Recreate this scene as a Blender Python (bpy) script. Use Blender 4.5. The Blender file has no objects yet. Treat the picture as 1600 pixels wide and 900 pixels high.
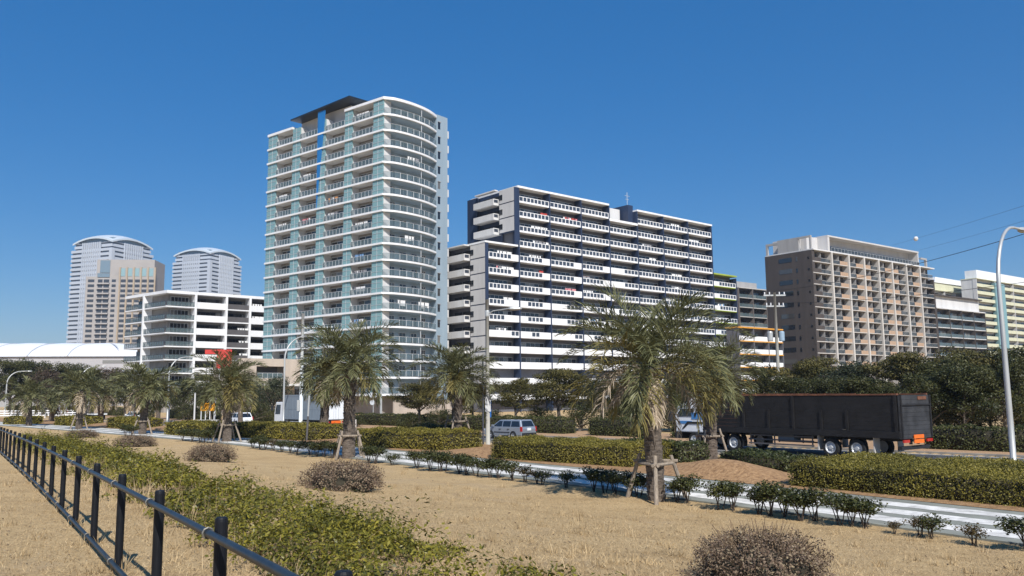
import bpy, math, random
import numpy as np
from mathutils import Vector, Matrix
rad = math.radians
SC = bpy.context.scene
COL = SC.collection
# ------------------------------------------------------------------ camera
F = 1300.0
CAMZ = 3.5
RM = Matrix.Rotation(rad(90 + 7.26), 3, 'X') @ Matrix.Rotation(-0.0096, 3, 'Z')
cd = bpy.data.cameras.new('camera')
cd.sensor_width = 36.0
cd.lens = 36.0 * F / 1600.0
cd.clip_start = 0.1
cd.clip_end = 9000
cam = bpy.data.objects.new('camera', cd)
COL.objects.link(cam)
cam.matrix_world = Matrix.Translation((0, 0, CAMZ)) @ RM.to_4x4()
SC.camera = cam

def ray(px, py):
    return RM @ Vector(((px - 800) / F, (450 - py) / F, -1))
def G(px, py, z):
    d = ray(px, py); k = (z - CAMZ) / d.z
    return (d.x * k, d.y * k)
def PY(px, py, Y):
    d = ray(px, py); k = Y / d.y
    return (d.x * k, Y, CAMZ + d.z * k)
def ZAT(px, py, Y):
    return PY(px, py, Y)[2]
def XAT(px, Y, py=600):
    return PY(px, py, Y)[0]

# ------------------------------------------------------------------ materials
MATS = {}
def newmat(name):
    m = bpy.data.materials.new(name); m.use_nodes = True
    nt = m.node_tree
    return m, nt, nt.nodes['Principled BSDF']
def N(nt, t, **kw):
    n = nt.nodes.new(t)
    for k, v in kw.items(): setattr(n, k, v)
    return n
def setin(n, **kw):
    for k, v in kw.items(): n.inputs[k].default_value = v
def ramp(nt, stops):
    r = N(nt, 'ShaderNodeValToRGB')
    e = r.color_ramp.elements
    while len(e) < len(stops): e.new(0.5)
    for i, (p, c) in enumerate(stops):
        e[i].position = p; e[i].color = (c[0], c[1], c[2], 1)
    return r
def paint(name, col, rough=0.6, var=0.08, scale=1.5, metal=0.0, streak=False, bump=0.0, spec=0.4):
    """painted / plastered / concrete surface: colour broken up by weathering noise"""
    if name in MATS: return MATS[name]
    m, nt, b = newmat(name)
    tc = N(nt, 'ShaderNodeTexCoord'); mp = N(nt, 'ShaderNodeMapping')
    nt.links.new(tc.outputs['Object'], mp.inputs['Vector'])
    if streak: mp.inputs['Scale'].default_value = (1, 1, 0.15)
    ns = N(nt, 'ShaderNodeTexNoise'); setin(ns, Scale=scale, Detail=6.0, Roughness=0.65)
    nt.links.new(mp.outputs[0], ns.inputs['Vector'])
    lo = [max(0, c * (1 - var * 1.6)) for c in col]; hi = [min(1, c * (1 + var)) for c in col]
    r = ramp(nt, [(0.3, lo), (0.62, hi)])
    nt.links.new(ns.outputs['Fac'], r.inputs[0])
    nt.links.new(r.outputs[0], b.inputs['Base Color'])
    b.inputs['Roughness'].default_value = rough; b.inputs['Metallic'].default_value = metal
    b.inputs['Specular IOR Level'].default_value = spec
    if bump:
        bp = N(nt, 'ShaderNodeBump'); setin(bp, Strength=bump, Distance=0.02)
        n2 = N(nt, 'ShaderNodeTexNoise'); setin(n2, Scale=scale * 12, Detail=4.0)
        nt.links.new(tc.outputs['Object'], n2.inputs['Vector'])
        nt.links.new(n2.outputs['Fac'], bp.inputs['Height']); nt.links.new(bp.outputs[0], b.inputs['Normal'])
    MATS[name] = m
    return m
def foliage(name, cols, rough=0.55, trans=0.25, clump=0.8, clumpmix=0.45):
    """leaf material: every leaf its own tone, clumps drift in tone"""
    if name in MATS: return MATS[name]
    m, nt, b = newmat(name)
    gi = N(nt, 'ShaderNodeNewGeometry')
    tc = N(nt, 'ShaderNodeTexCoord'); ns = N(nt, 'ShaderNodeTexNoise'); setin(ns, Scale=clump, Detail=2.0)
    nt.links.new(tc.outputs['Object'], ns.inputs['Vector'])
    mr = N(nt, 'ShaderNodeMapRange'); setin(mr, **{'From Min': 0.3, 'From Max': 0.7})
    nt.links.new(ns.outputs['Fac'], mr.inputs['Value'])
    mx = N(nt, 'ShaderNodeMix'); mx.inputs['Factor'].default_value = clumpmix
    nt.links.new(gi.outputs['Random Per Island'], mx.inputs['A']); nt.links.new(mr.outputs[0], mx.inputs['B'])
    r = ramp(nt, [(i / (len(cols) - 1) * 0.9 + 0.05, c) for i, c in enumerate(cols)])
    nt.links.new(mx.outputs[0], r.inputs[0])
    nt.links.new(r.outputs[0], b.inputs['Base Color'])
    b.inputs['Roughness'].default_value = rough; b.inputs['Specular IOR Level'].default_value = 0.3
    tr = N(nt, 'ShaderNodeBsdfTranslucent'); nt.links.new(r.outputs[0], tr.inputs['Color'])
    ms = N(nt, 'ShaderNodeMixShader'); ms.inputs[0].default_value = trans
    nt.links.new(b.outputs[0], ms.inputs[1]); nt.links.new(tr.outputs[0], ms.inputs[2])
    nt.links.new(ms.outputs[0], nt.nodes['Material Output'].inputs['Surface'])
    MATS[name] = m
    return m
def glass(name, col, rough=0.06, spec=0.8, alpha=1.0, vary=0.0, light=(0.5, 0.48, 0.42)):
    """glazing; vary: some panes have pale curtains behind them"""
    if name in MATS: return MATS[name]
    m, nt, b = newmat(name)
    b.inputs['Base Color'].default_value = (*col, 1); b.inputs['Roughness'].default_value = rough
    b.inputs['Specular IOR Level'].default_value = spec
    if vary:
        gi = N(nt, 'ShaderNodeNewGeometry'); oi = N(nt, 'ShaderNodeObjectInfo')
        ad = N(nt, 'ShaderNodeMath', operation='ADD'); fr = N(nt, 'ShaderNodeMath', operation='FRACT')
        nt.links.new(gi.outputs['Random Per Island'], ad.inputs[0]); nt.links.new(oi.outputs['Random'], ad.inputs[1])
        nt.links.new(ad.outputs[0], fr.inputs[0])
        r = ramp(nt, [(0.0, col), (1 - vary, col), (1 - vary * 0.55, [c * 0.45 for c in light]), (1.0, light)])
        nt.links.new(fr.outputs[0], r.inputs[0]); nt.links.new(r.outputs[0], b.inputs['Base Color'])
    if alpha < 1: b.inputs['Alpha'].default_value = alpha
    MATS[name] = m
    return m

# ------------------------------------------------------------------ mesh builder
class MB:
    def __init__(s): s.v = []; s.f = []; s.m = []
    def add(s, vs, fs, mi=0):
        o = len(s.v); s.v.extend(vs)
        for f in fs: s.f.append(tuple(i + o for i in f)); s.m.append(mi)
    def box(s, x0, x1, y0, y1, z0, z1, mi=0):
        s.add([(x0, y0, z0), (x1, y0, z0), (x1, y1, z0), (x0, y1, z0), (x0, y0, z1), (x1, y0, z1), (x1, y1, z1), (x0, y1, z1)],
              [(0, 3, 2, 1), (4, 5, 6, 7), (0, 1, 5, 4), (1, 2, 6, 5), (2, 3, 7, 6), (3, 0, 4, 7)], mi)
        return s
    def prism(s, poly, z0, z1, mi=0, flip=False):
        n = len(poly)
        a = sum(poly[i][0] * poly[(i + 1) % n][1] - poly[(i + 1) % n][0] * poly[i][1] for i in range(n))
        if a < 0: poly = poly[::-1]
        vs = [(p[0], p[1], z0) for p in poly] + [(p[0], p[1], z1) for p in poly]
        fs = [tuple(range(n))[::-1], tuple(range(n, 2 * n))] + [(i, (i + 1) % n, n + (i + 1) % n, n + i) for i in range(n)]
        s.add(vs, fs, mi); return s
    def side(s, poly, y0, y1, mi=0, taper=None):
        """extrude an (x,z) outline across y"""
        n = len(poly)
        a = sum(poly[i][0] * poly[(i + 1) % n][1] - poly[(i + 1) % n][0] * poly[i][1] for i in range(n))
        if a < 0: poly = poly[::-1]
        t = taper or (lambda z: 0.0)
        vs = [(p[0], y0 + t(p[1]), p[1]) for p in poly] + [(p[0], y1 - t(p[1]), p[1]) for p in poly]
        fs = [tuple(range(n)), tuple(range(n, 2 * n))[::-1]] + [((i + 1) % n, i, n + i, n + (i + 1) % n) for i in range(n)]
        s.add(vs, fs, mi); return s
    def tube(s, pts, r, n=8, mi=0, cap=True):
        pts = [Vector(p) for p in pts]
        rs = r if isinstance(r, (list, tuple)) else [r] * len(pts)
        vs = []
        up = None
        for i, p in enumerate(pts):
            d = (pts[min(i + 1, len(pts) - 1)] - pts[max(i - 1, 0)]).normalized()
            if up is None:
                up = Vector((0, 0, 1)) if abs(d.z) < 0.95 else Vector((1, 0, 0))
            a = d.cross(up).normalized(); b = a.cross(d).normalized(); up = b
            for k in range(n):
                t = 2 * math.pi * k / n
                vs.append(tuple(p + (a * math.cos(t) + b * math.sin(t)) * rs[i]))
        fs = []
        for i in range(len(pts) - 1):
            for k in range(n):
                k2 = (k + 1) % n
                fs.append((i * n + k, i * n + k2, (i + 1) * n + k2, (i + 1) * n + k))
        if cap:
            fs.append(tuple(range(n))); fs.append(tuple(range((len(pts) - 1) * n, len(pts) * n))[::-1])
        s.add(vs, fs, mi); return s
    def lathe(s, prof, n=20, mi=0, axis='Z', c=(0, 0, 0), cap=True):
        vs = []; fs = []
        for (r, h) in prof:
            for k in range(n):
                t = 2 * math.pi * k / n
                a, b = r * math.cos(t), r * math.sin(t)
                vs.append((c[0] + a, c[1] + b, c[2] + h) if axis == 'Z' else (c[0] + a, c[1] + h, c[2] + b))
        for i in range(len(prof) - 1):
            for k in range(n):
                k2 = (k + 1) % n
                fs.append((i * n + k, i * n + k2, (i + 1) * n + k2, (i + 1) * n + k))
        if cap: fs.append(tuple(range(n))[::-1]); fs.append(tuple(range((len(prof) - 1) * n, len(prof) * n)))
        s.add(vs, fs, mi); return s
    def mesh(s, name, mats, smooth=False):
        me = bpy.data.meshes.new(name)
        me.from_pydata(s.v, [], s.f)
        for m in (mats if isinstance(mats, (list, tuple)) else [mats]): me.materials.append(m)
        if len(me.materials) > 1: me.polygons.foreach_set('material_index', s.m)
        if smooth: me.polygons.foreach_set('use_smooth', [True] * len(me.polygons))
        me.update(); return me
    def build(s, name, mats, parent=None, loc=(0, 0, 0), rz=0.0, smooth=False):
        return ob(name, s.mesh(name, mats, smooth), parent, loc, rz)
def ob(name, data, parent=None, loc=(0, 0, 0), rz=0.0):
    o = bpy.data.objects.new(name, data); COL.objects.link(o)
    o.location = loc; o.rotation_euler = (0, 0, rz)
    if parent: o.parent = parent
    return o
def np_mesh(name, V, Fc, mats, matidx=None, smooth=False):
    """big meshes (all faces with the same vertex count) from numpy arrays"""
    me = bpy.data.meshes.new(name)
    n, k = Fc.shape
    me.vertices.add(len(V)); me.vertices.foreach_set('co', np.ascontiguousarray(V, dtype=np.float32).ravel())
    me.loops.add(n * k); me.loops.foreach_set('vertex_index', np.ascontiguousarray(Fc, dtype=np.int32).ravel())
    me.polygons.add(n)
    me.polygons.foreach_set('loop_start', np.arange(0, n * k, k, dtype=np.int32))
    me.polygons.foreach_set('loop_total', np.full(n, k, dtype=np.int32))
    for m in (mats if isinstance(mats, (list, tuple)) else [mats]): me.materials.append(m)
    if matidx is not None: me.polygons.foreach_set('material_index', np.asarray(matidx, dtype=np.int32))
    if smooth: me.polygons.foreach_set('use_smooth', [True] * n)
    me.update(calc_edges=True); me.validate()
    return me
def tag(o, label=None, cat=None, group=None, kind=None):
    if label: o['label'] = label
    if cat: o['category'] = cat
    if group: o['group'] = group
    if kind: o['kind'] = kind
    return o
def empty(name, loc, rz=0.0, label=None, cat=None, group=None):
    o = bpy.data.objects.new(name, None); COL.objects.link(o)
    o.location = loc; o.rotation_euler = (0, 0, rz); o.empty_display_size = 0.3
    return tag(o, label, cat, group)
def copy_tree(o, parent=None):
    c = o.copy(); COL.objects.link(c)
    if parent: c.parent = parent
    for ch in list(o.children): copy_tree(ch, c)
    return c

# ------------------------------------------------------------------ leaves
def cards(rng, P, nrm, size, aspect=0.55, jitter=0.7, droop=0.0, shape='leaf'):
    """one small folded leaf face per point; nrm = preferred facing"""
    n = len(P)
    nn = nrm + rng.normal(0, jitter, (n, 3)); nn /= np.linalg.norm(nn, axis=1)[:, None] + 1e-9
    t = rng.normal(0, 1, (n, 3)); t[:, 2] -= droop
    t -= nn * (t * nn).sum(1)[:, None]; t /= np.linalg.norm(t, axis=1)[:, None] + 1e-9
    b = np.cross(nn, t)
    L = size[:, None]; W = L * aspect
    V = np.stack([P - t * L * 0.5, P + b * W * 0.5 - t * L * 0.05, P + t * L * 0.5, P - b * W * 0.5 - t * L * 0.05], 1).reshape(-1, 3)
    Fc = np.arange(4 * n).reshape(-1, 4)
    return V, Fc
def ellipsoid_pts(rng, n, c, r, inner=0.55):
    d = rng.normal(0, 1, (n, 3)); d /= np.linalg.norm(d, axis=1)[:, None]
    k = rng.uniform(inner, 1.0, n) ** 0.6
    return c + d * k[:, None] * np.array(r), d
def join_arrays(parts):
    V = []; Fs = []; o = 0
    for v, f in parts:
        V.append(v); Fs.append(f + o); o += len(v)
    return np.concatenate(V), np.concatenate(Fs)
# ------------------------------------------------------------------ terrain
# near edge of the striped path, right to left
PATH = [(17.5, -2.0), (12, 6.9), (8, 13), (5.0, 17.4), (1.05, 22.9), (-3.2, 28.4), (-9, 35.9), (-16.6, 45.2), (-26.8, 56), (-45, 74.5), (-75, 104), (-130, 158)]
def smooth_line(pts, k=6):
    """Catmull-Rom through the points"""
    P = [Vector(p) for p in pts]; out = []
    for i in range(len(P) - 1):
        a, b, c, d = P[max(i - 1, 0)], P[i], P[i + 1], P[min(i + 2, len(P) - 1)]
        for j in range(k):
            t = j / k
            out.append(0.5 * ((2 * b) + (c - a) * t + (2 * a - 5 * b + 4 * c - d) * t * t + (3 * b - a - 3 * c + d) * t ** 3))
    out.append(P[-1]); return out
PL = np.array([(p.x, p.y) for p in smooth_line([Vector((x, y)) for x, y in PATH])])
PD = PL[1:] - PL[:-1]; PLEN = np.linalg.norm(PD, axis=1); PDN = PD / PLEN[:, None]
def offset_np(X, Y):
    """signed distance from the path's near edge (positive on the road side)"""
    best = np.full(X.shape, 1e9); sg = np.zeros(X.shape)
    for i in range(len(PD)):
        rx = X - PL[i, 0]; ry = Y - PL[i, 1]
        t = np.clip(rx * PDN[i, 0] + ry * PDN[i, 1], 0, PLEN[i])
        dx = rx - t * PDN[i, 0]; dy = ry - t * PDN[i, 1]
        d = np.hypot(dx, dy); m = d < best - 1e-9
        s = PDN[i, 0] * ry - PDN[i, 1] * rx
        best = np.where(m, d, best); sg = np.where(m, np.where(s > 0, -1.0, 1.0), sg)
    return best * sg
def path_pt(k, off):
    """point at arc index k (float) with an offset towards the road"""
    i = min(int(k), len(PD) - 1); f = k - i
    p = PL[i] + PD[i] * f; d = PDN[i]
    return np.array([p[0] + d[1] * off, p[1] - d[0] * off])
RU = Vector((-0.69, 0.725)).normalized(); RN = Vector((-RU.y * -1, -RU.x)).normalized()   # road direction, and across it (away from us)
RN = Vector((RU.y, -RU.x))
def road_pt(s, t): return (RN.x * s + RU.x * t, RN.y * s + RU.y * t)
ROAD_NEAR, ROAD_FAR = 41.3, 48.6
MOUNDS = []          # (x, y, radius, height)
def gz_np(X, Y):
    o = offset_np(X, Y)
    zf = np.clip(1.87 - 0.0125 * (Y - 5), 1.15, 1.9)
    zf = np.where(Y > 60, 1.1, zf)
    xs = np.array([-10.0, -1.0, 3.4, 4.6, 8.0, 12.0, 18.0])
    base = np.interp(o, xs[1:], [1.12, 1.10, 1.12, 1.15, 0.75, 0.0])
    k = np.clip((o + 10.0) / 9.0, 0, 1); k = k * k * (3 - 2 * k)
    base = np.where(o < -1.0, zf * (1 - k) + 1.12 * k, base)
    rs = X * RN.x + Y * RN.y
    base = np.where(rs > ROAD_NEAR - 3, np.minimum(base, 0.0), base)
    base = np.where(rs > ROAD_FAR + 0.15, 0.10, base)
    for (mx, my, r, h) in MOUNDS:
        d = np.hypot(X - mx, Y - my) / r
        msk = np.clip((o - 3.35) / 1.3, 0, 1); base = base + np.where(d < 1, h * (0.5 + 0.5 * np.cos(np.pi * np.minimum(d, 1))), 0) * msk * msk * (3 - 2 * msk)
    lawn = (o < -0.5)
    base = base + np.where(lawn, 0.018 * np.sin(X * 1.7 + Y * 0.9) + 0.012 * np.sin(X * 3.1 - Y * 2.3), 0)
    return base
def gz(x, y): return float(gz_np(np.array([float(x)]), np.array([float(y)]))[0])
def GG(px, py):
    z = 1.1
    for _ in range(25):
        x, y = G(px, py, z); z = 0.5 * z + 0.5 * gz(x, y)
    return x, y, z
for px, py, r, h in ((1110, 728, 2.9, 0.50), (715, 700, 2.7, 0.35), (500, 684, 2.8, 0.35), (385, 672, 2.8, 0.3), (250, 668, 2.6, 0.25), (160, 662, 2.6, 0.2)):
    x, y = G(px, py, 1.45 if px > 400 else 1.3); MOUNDS.append((x, y, r, h))

def lin(a, b, st): return list(np.arange(a, b, st))
def graded(lo, hi, st, far):
    m = lin(lo, hi + st * 0.5, st); a = []; s = st; x = hi
    while x < far:
        s *= 1.25; x += s; a.append(x)
    b = []; s = st; x = lo
    while x > -far:
        s *= 1.25; x -= s; b.append(x)
    return np.array(b[::-1] + m + a)
gx = graded(-48, 34, 0.4, 4200); gy = graded(-4, 66, 0.4, 4200)
X, Y = np.meshgrid(gx, gy); Zg = gz_np(X, Y)
Vg = np.stack([X.ravel(), Y.ravel(), Zg.ravel()], 1)
nx, ny = len(gx), len(gy)
I = np.arange((nx) * (ny)).reshape(ny, nx)
Fg = np.stack([I[:-1, :-1].ravel(), I[:-1, 1:].ravel(), I[1:, 1:].ravel(), I[1:, :-1].ravel()], 1)

def ground_mat():
    m, nt, b = newmat('dry_lawn')
    tc = N(nt, 'ShaderNodeTexCoord')
    def noise(s, d=5, r=0.6, v=None):
        n = N(nt, 'ShaderNodeTexNoise'); setin(n, Scale=s, Detail=float(d), Roughness=r)
        nt.links.new(v or tc.outputs['Object'], n.inputs['Vector']); return n
    mp = N(nt, 'ShaderNodeMapping'); setin(mp, Rotation=(0, 0, 0.9)); mp.inputs['Scale'].default_value = (1.0, 3.0, 1.0)
    nt.links.new(tc.outputs['Object'], mp.inputs['Vector'])
    nb = noise(0.35, 6, 0.65, mp.outputs[0]); nm = noise(2.2, 8, 0.78, mp.outputs[0]); nf = noise(30, 5, 0.8)
    r1 = ramp(nt, [(0.28, (0.33, 0.222, 0.112)), (0.48, (0.52, 0.372, 0.196)), (0.72, (0.59, 0.435, 0.24))])
    r2 = ramp(nt, [(0.30, (0.29, 0.192, 0.10)), (0.50, (0.52, 0.372, 0.196)), (0.72, (0.61, 0.455, 0.262))])
    nt.links.new(nb.outputs['Fac'], r1.inputs[0]); nt.links.new(nm.outputs['Fac'], r2.inputs[0])
    mx = N(nt, 'ShaderNodeMix', data_type='RGBA'); mx.inputs['Factor'].default_value = 0.5
    nt.links.new(r1.outputs[0], mx.inputs['A']); nt.links.new(r2.outputs[0], mx.inputs['B'])
    r3 = ramp(nt, [(0.34, (0.42, 0.38, 0.34)), (0.5, (0.94, 0.94, 0.94)), (0.68, (1.34, 1.3, 1.22))])
    nt.links.new(nf.outputs['Fac'], r3.inputs[0])
    mu = N(nt, 'ShaderNodeMix', data_type='RGBA', blend_type='MULTIPLY'); mu.inputs['Factor'].default_value = 0.85
    nt.links.new(mx.outputs['Result'], mu.inputs['A']); nt.links.new(r3.outputs[0], mu.inputs['B'])
    # bare sandy soil patches
    ns = noise(0.55, 5, 0.6); rs = ramp(nt, [(0.56, (0, 0, 0)), (0.66, (1, 1, 1))]); nt.links.new(ns.outputs['Fac'], rs.inputs[0])
    sv = N(nt, 'ShaderNodeMath', operation='MULTIPLY'); nt.links.new(rs.outputs[0], sv.inputs[0]); sv.inputs[1].default_value = 0.5
    so = N(nt, 'ShaderNodeMix', data_type='RGBA'); nt.links.new(sv.outputs[0], so.inputs['Factor'])
    nt.links.new(mu.outputs['Result'], so.inputs['A']); so.inputs['B'].default_value = (0.44, 0.325, 0.195, 1)
    nt.links.new(so.outputs['Result'], b.inputs['Base Color'])
    b.inputs['Roughness'].default_value = 0.95; b.inputs['Specular IOR Level'].default_value = 0.1
    ad = N(nt, 'ShaderNodeMath', operation='ADD'); nt.links.new(nf.outputs['Fac'], ad.inputs[0]); nt.links.new(nm.outputs['Fac'], ad.inputs[1])
    bp = N(nt, 'ShaderNodeBump'); setin(bp, Strength=0.8, Distance=0.035)
    nt.links.new(ad.outputs[0], bp.inputs['Height']); nt.links.new(bp.outputs[0], b.inputs['Normal'])
    return m
M_LAWN = ground_mat()
gmesh = np_mesh('ground', Vg, Fg, M_LAWN, smooth=True)
tag(ob('ground', gmesh), kind='structure')

def ribbon(pts_a, pts_b, lift, name, mat, zf=None):
    V = []; Fs = []
    for a, b in zip(pts_a, pts_b):
        for p in (a, b): V.append((p[0], p[1], (zf(p[0], p[1]) if zf else 0) + lift))
    for i in range(len(pts_a) - 1): Fs.append((2 * i, 2 * i + 1, 2 * i + 3, 2 * i + 2))
    return V, Fs
# --- striped path: one slab, its white bands just above it
PW = 3.3
M_PATH = paint('path_asphalt', (0.225, 0.230, 0.195), 0.9, 0.2, 0.9, bump=0.3)
M_WHITE_LINE = paint('path_white_paint', (0.63, 0.61, 0.565), 0.85, 0.26, 3.0)
ks = np.arange(0, len(PD) - 0.01, 0.5)
m = MB()
for i in range(len(ks) - 1):
    for (o0, o1, mi, lift) in ((-0.1, PW + 0.1, 0, 0.03),):
        a, b = path_pt(ks[i], o0), path_pt(ks[i], o1); c, d = path_pt(ks[i + 1], o1), path_pt(ks[i + 1], o0)
        m.add([(a[0], a[1], 1.12 + lift), (b[0], b[1], 1.12 + lift), (c[0], c[1], 1.12 + lift), (d[0], d[1], 1.12 + lift)], [(0, 1, 2, 3)])
        m.add([(a[0], a[1], 1.0), (a[0], a[1], 1.12 + lift), (d[0], d[1], 1.12 + lift), (d[0], d[1], 1.0)], [(0, 1, 2, 3)])
        m.add([(b[0], b[1], 1.12 + lift), (b[0], b[1], 1.0), (c[0], c[1], 1.0), (c[0], c[1], 1.12 + lift)], [(0, 1, 2, 3)])
tag(m.build('path', M_PATH), kind='structure')
rs_ = random.Random(5)
def wob(k, a, ph): return a * (math.sin(k * 1.3 + ph) + 0.6 * math.sin(k * 3.7 + ph * 2) + 0.4 * math.sin(k * 9.1 + ph * 3))
m = MB()
kk = np.arange(0, len(PD) - 0.01, 0.2)
for (o0, o1, ph) in ((0.30, 0.92, 0.3), (1.32, 1.88, 1.7), (2.35, 2.92, 3.1)):
    for i in range(len(kk) - 1):
        q = [path_pt(kk[i], o0 + wob(kk[i], 0.03, ph)), path_pt(kk[i], o1 + wob(kk[i], 0.03, ph + 5)),
             path_pt(kk[i + 1], o1 + wob(kk[i + 1], 0.03, ph + 5)), path_pt(kk[i + 1], o0 + wob(kk[i + 1], 0.03, ph))]
        m.add([(p[0], p[1], 1.154) for p in q], [(0, 1, 2, 3)])
tag(m.build('path_markings', M_WHITE_LINE), kind='structure')
# --- road
M_ROAD = paint('road_asphalt', (0.060, 0.061, 0.064), 0.85, 0.22, 0.4, bump=0.25)
M_KERB = paint('kerb_concrete', (0.27, 0.25, 0.22), 0.9, 0.2, 1.0)
ts = [-120, -60, 0, 60, 120, 300, 700]
m = MB()
for a, b in zip(ts[:-1], ts[1:]):
    q = [road_pt(ROAD_NEAR, a), road_pt(ROAD_FAR, a), road_pt(ROAD_FAR, b), road_pt(ROAD_NEAR, b)]
    m.add([(p[0], p[1], 0.015) for p in q], [(0, 1, 2, 3)])
tag(m.build('road', M_ROAD), kind='structure')
M_LINE = paint('road_white_paint', (0.72, 0.72, 0.70), 0.7, 0.12, 1.5)
m = MB()
def strip(s0, s1, t0, t1, z=0.021):
    q = [road_pt(s0, t0), road_pt(s1, t0), road_pt(s1, t1), road_pt(s0, t1)]
    m.add([(p[0], p[1], z) for p in q], [(0, 1, 2, 3)])
strip(44.1, 44.27, -120, 700); strip(ROAD_FAR - 0.55, ROAD_FAR - 0.4, -120, 700); strip(ROAD_NEAR + 0.35, ROAD_NEAR + 0.5, -120, 700)
tag(m.build('road_markings', M_LINE), kind='structure')
m = MB()
for (s0, s1) in ((ROAD_NEAR - 0.2, ROAD_NEAR), (ROAD_FAR, ROAD_FAR + 0.2)):
    for a, b in zip(ts[:-1], ts[1:]):
        q = [road_pt(s0, a), road_pt(s1, a), road_pt(s1, b), road_pt(s0, b)]
        m.prism(q, -0.05, 0.14)
tag(m.build('kerb', M_KERB), kind='structure')
# --- dry orange verge beyond the road and mulch on the palm mounds
def verge_mat(name, a, b_, c):
    m_, nt, b = newmat(name)
    tc = N(nt, 'ShaderNodeTexCoord'); n1 = N(nt, 'ShaderNodeTexNoise'); setin(n1, Scale=9.0, Detail=8.0, Roughness=0.75)
    nt.links.new(tc.outputs['Object'], n1.inputs['Vector'])
    r = ramp(nt, [(0.34, a), (0.5, b_), (0.66, c)]); nt.links.new(n1.outputs['Fac'], r.inputs[0])
    nt.links.new(r.outputs[0], b.inputs['Base Color']); setin(b, Roughness=0.95)
    bp = N(nt, 'ShaderNodeBump'); setin(bp, Strength=0.8, Distance=0.05); nt.links.new(n1.outputs['Fac'], bp.inputs['Height'])
    nt.links.new(bp.outputs[0], b.inputs['Normal'])
    return m_
M_VERGE = verge_mat('dry_verge', (0.25, 0.15, 0.08), (0.40, 0.25, 0.135), (0.47, 0.31, 0.18))
M_MULCH = verge_mat('straw_mulch', (0.15, 0.08, 0.035), (0.32, 0.185, 0.085), (0.45, 0.28, 0.14))
m = MB()
for a, b in zip(ts[:-1], ts[1:]):
    q = [road_pt(ROAD_FAR + 0.2, a), road_pt(ROAD_FAR + 9, a), road_pt(ROAD_FAR + 9, b), road_pt(ROAD_FAR + 0.2, b)]
    m.add([(p[0], p[1], 0.125) for p in q], [(0, 1, 2, 3)])
tag(m.build('verge', M_VERGE), kind='structure')
# planting strip between path and road: same sheet height + 6 mm, mulch colour
st = np.arange(0, len(PD) - 0.01, 0.5); offs = np.arange(PW + 0.12, 17.0, 0.45)
P2 = np.array([[path_pt(k, o) for o in offs] for k in st])
Z2 = gz_np(P2[:, :, 0], P2[:, :, 1]) + 0.055
V2 = np.concatenate([P2.reshape(-1, 2), Z2.reshape(-1, 1)], 1)
I2 = np.arange(len(st) * len(offs)).reshape(len(st), len(offs))
F2 = np.stack([I2[:-1, :-1].ravel(), I2[:-1, 1:].ravel(), I2[1:, 1:].ravel(), I2[1:, :-1].ravel()], 1)
rr = V2[:, 0] * RN.x + V2[:, 1] * RN.y
F2 = F2[(rr[F2] < ROAD_NEAR - 1.0).all(1)]
tag(ob('planting_bed', np_mesh('planting_bed', V2, F2, M_MULCH, smooth=True)), kind='structure')
# ------------------------------------------------------------------ palms
M_FROND = foliage('frond_green', [(0.044, 0.048, 0.019), (0.130, 0.133, 0.056), (0.245, 0.240, 0.118)], 0.5, 0.18, 1.2, 0.35)
M_FROND_Y = foliage('frond_yellowing', [(0.085, 0.078, 0.024), (0.20, 0.168, 0.052), (0.31, 0.255, 0.10)], 0.55, 0.2, 1.2, 0.3)
M_FROND_D = foliage('frond_dead', [(0.24, 0.19, 0.13), (0.42, 0.34, 0.25), (0.52, 0.44, 0.34)], 0.8, 0.15, 1.2, 0.3)
def bark_mat(name, a, b_, scale=(6, 6, 22), bump=1.0):
    m_, nt, b = newmat(name)
    tc = N(nt, 'ShaderNodeTexCoord'); mp = N(nt, 'ShaderNodeMapping'); mp.inputs['Scale'].default_value = scale
    nt.links.new(tc.outputs['Object'], mp.inputs['Vector'])
    n1 = N(nt, 'ShaderNodeTexNoise'); setin(n1, Scale=1.0, Detail=6.0, Roughness=0.7); nt.links.new(mp.outputs[0], n1.inputs['Vector'])
    r = ramp(nt, [(0.32, a), (0.66, b_)]); nt.links.new(n1.outputs['Fac'], r.inputs[0]); nt.links.new(r.outputs[0], b.inputs['Base Color'])
    setin(b, Roughness=0.95)
    bp = N(nt, 'ShaderNodeBump'); setin(bp, Strength=bump, Distance=0.04); nt.links.new(n1.outputs['Fac'], bp.inputs['Height'])
    nt.links.new(bp.outputs[0], b.inputs['Normal'])
    return m_
M_PBARK = bark_mat('palm_bark', (0.050, 0.038, 0.030), (0.215, 0.175, 0.14))
M_BARK = bark_mat('tree_bark', (0.05, 0.04, 0.03), (0.20, 0.17, 0.135), (9, 9, 3))
M_STAKE = bark_mat('stake_wood', (0.17, 0.135, 0.10), (0.36, 0.30, 0.235), (30, 30, 3), 0.5)

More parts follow.
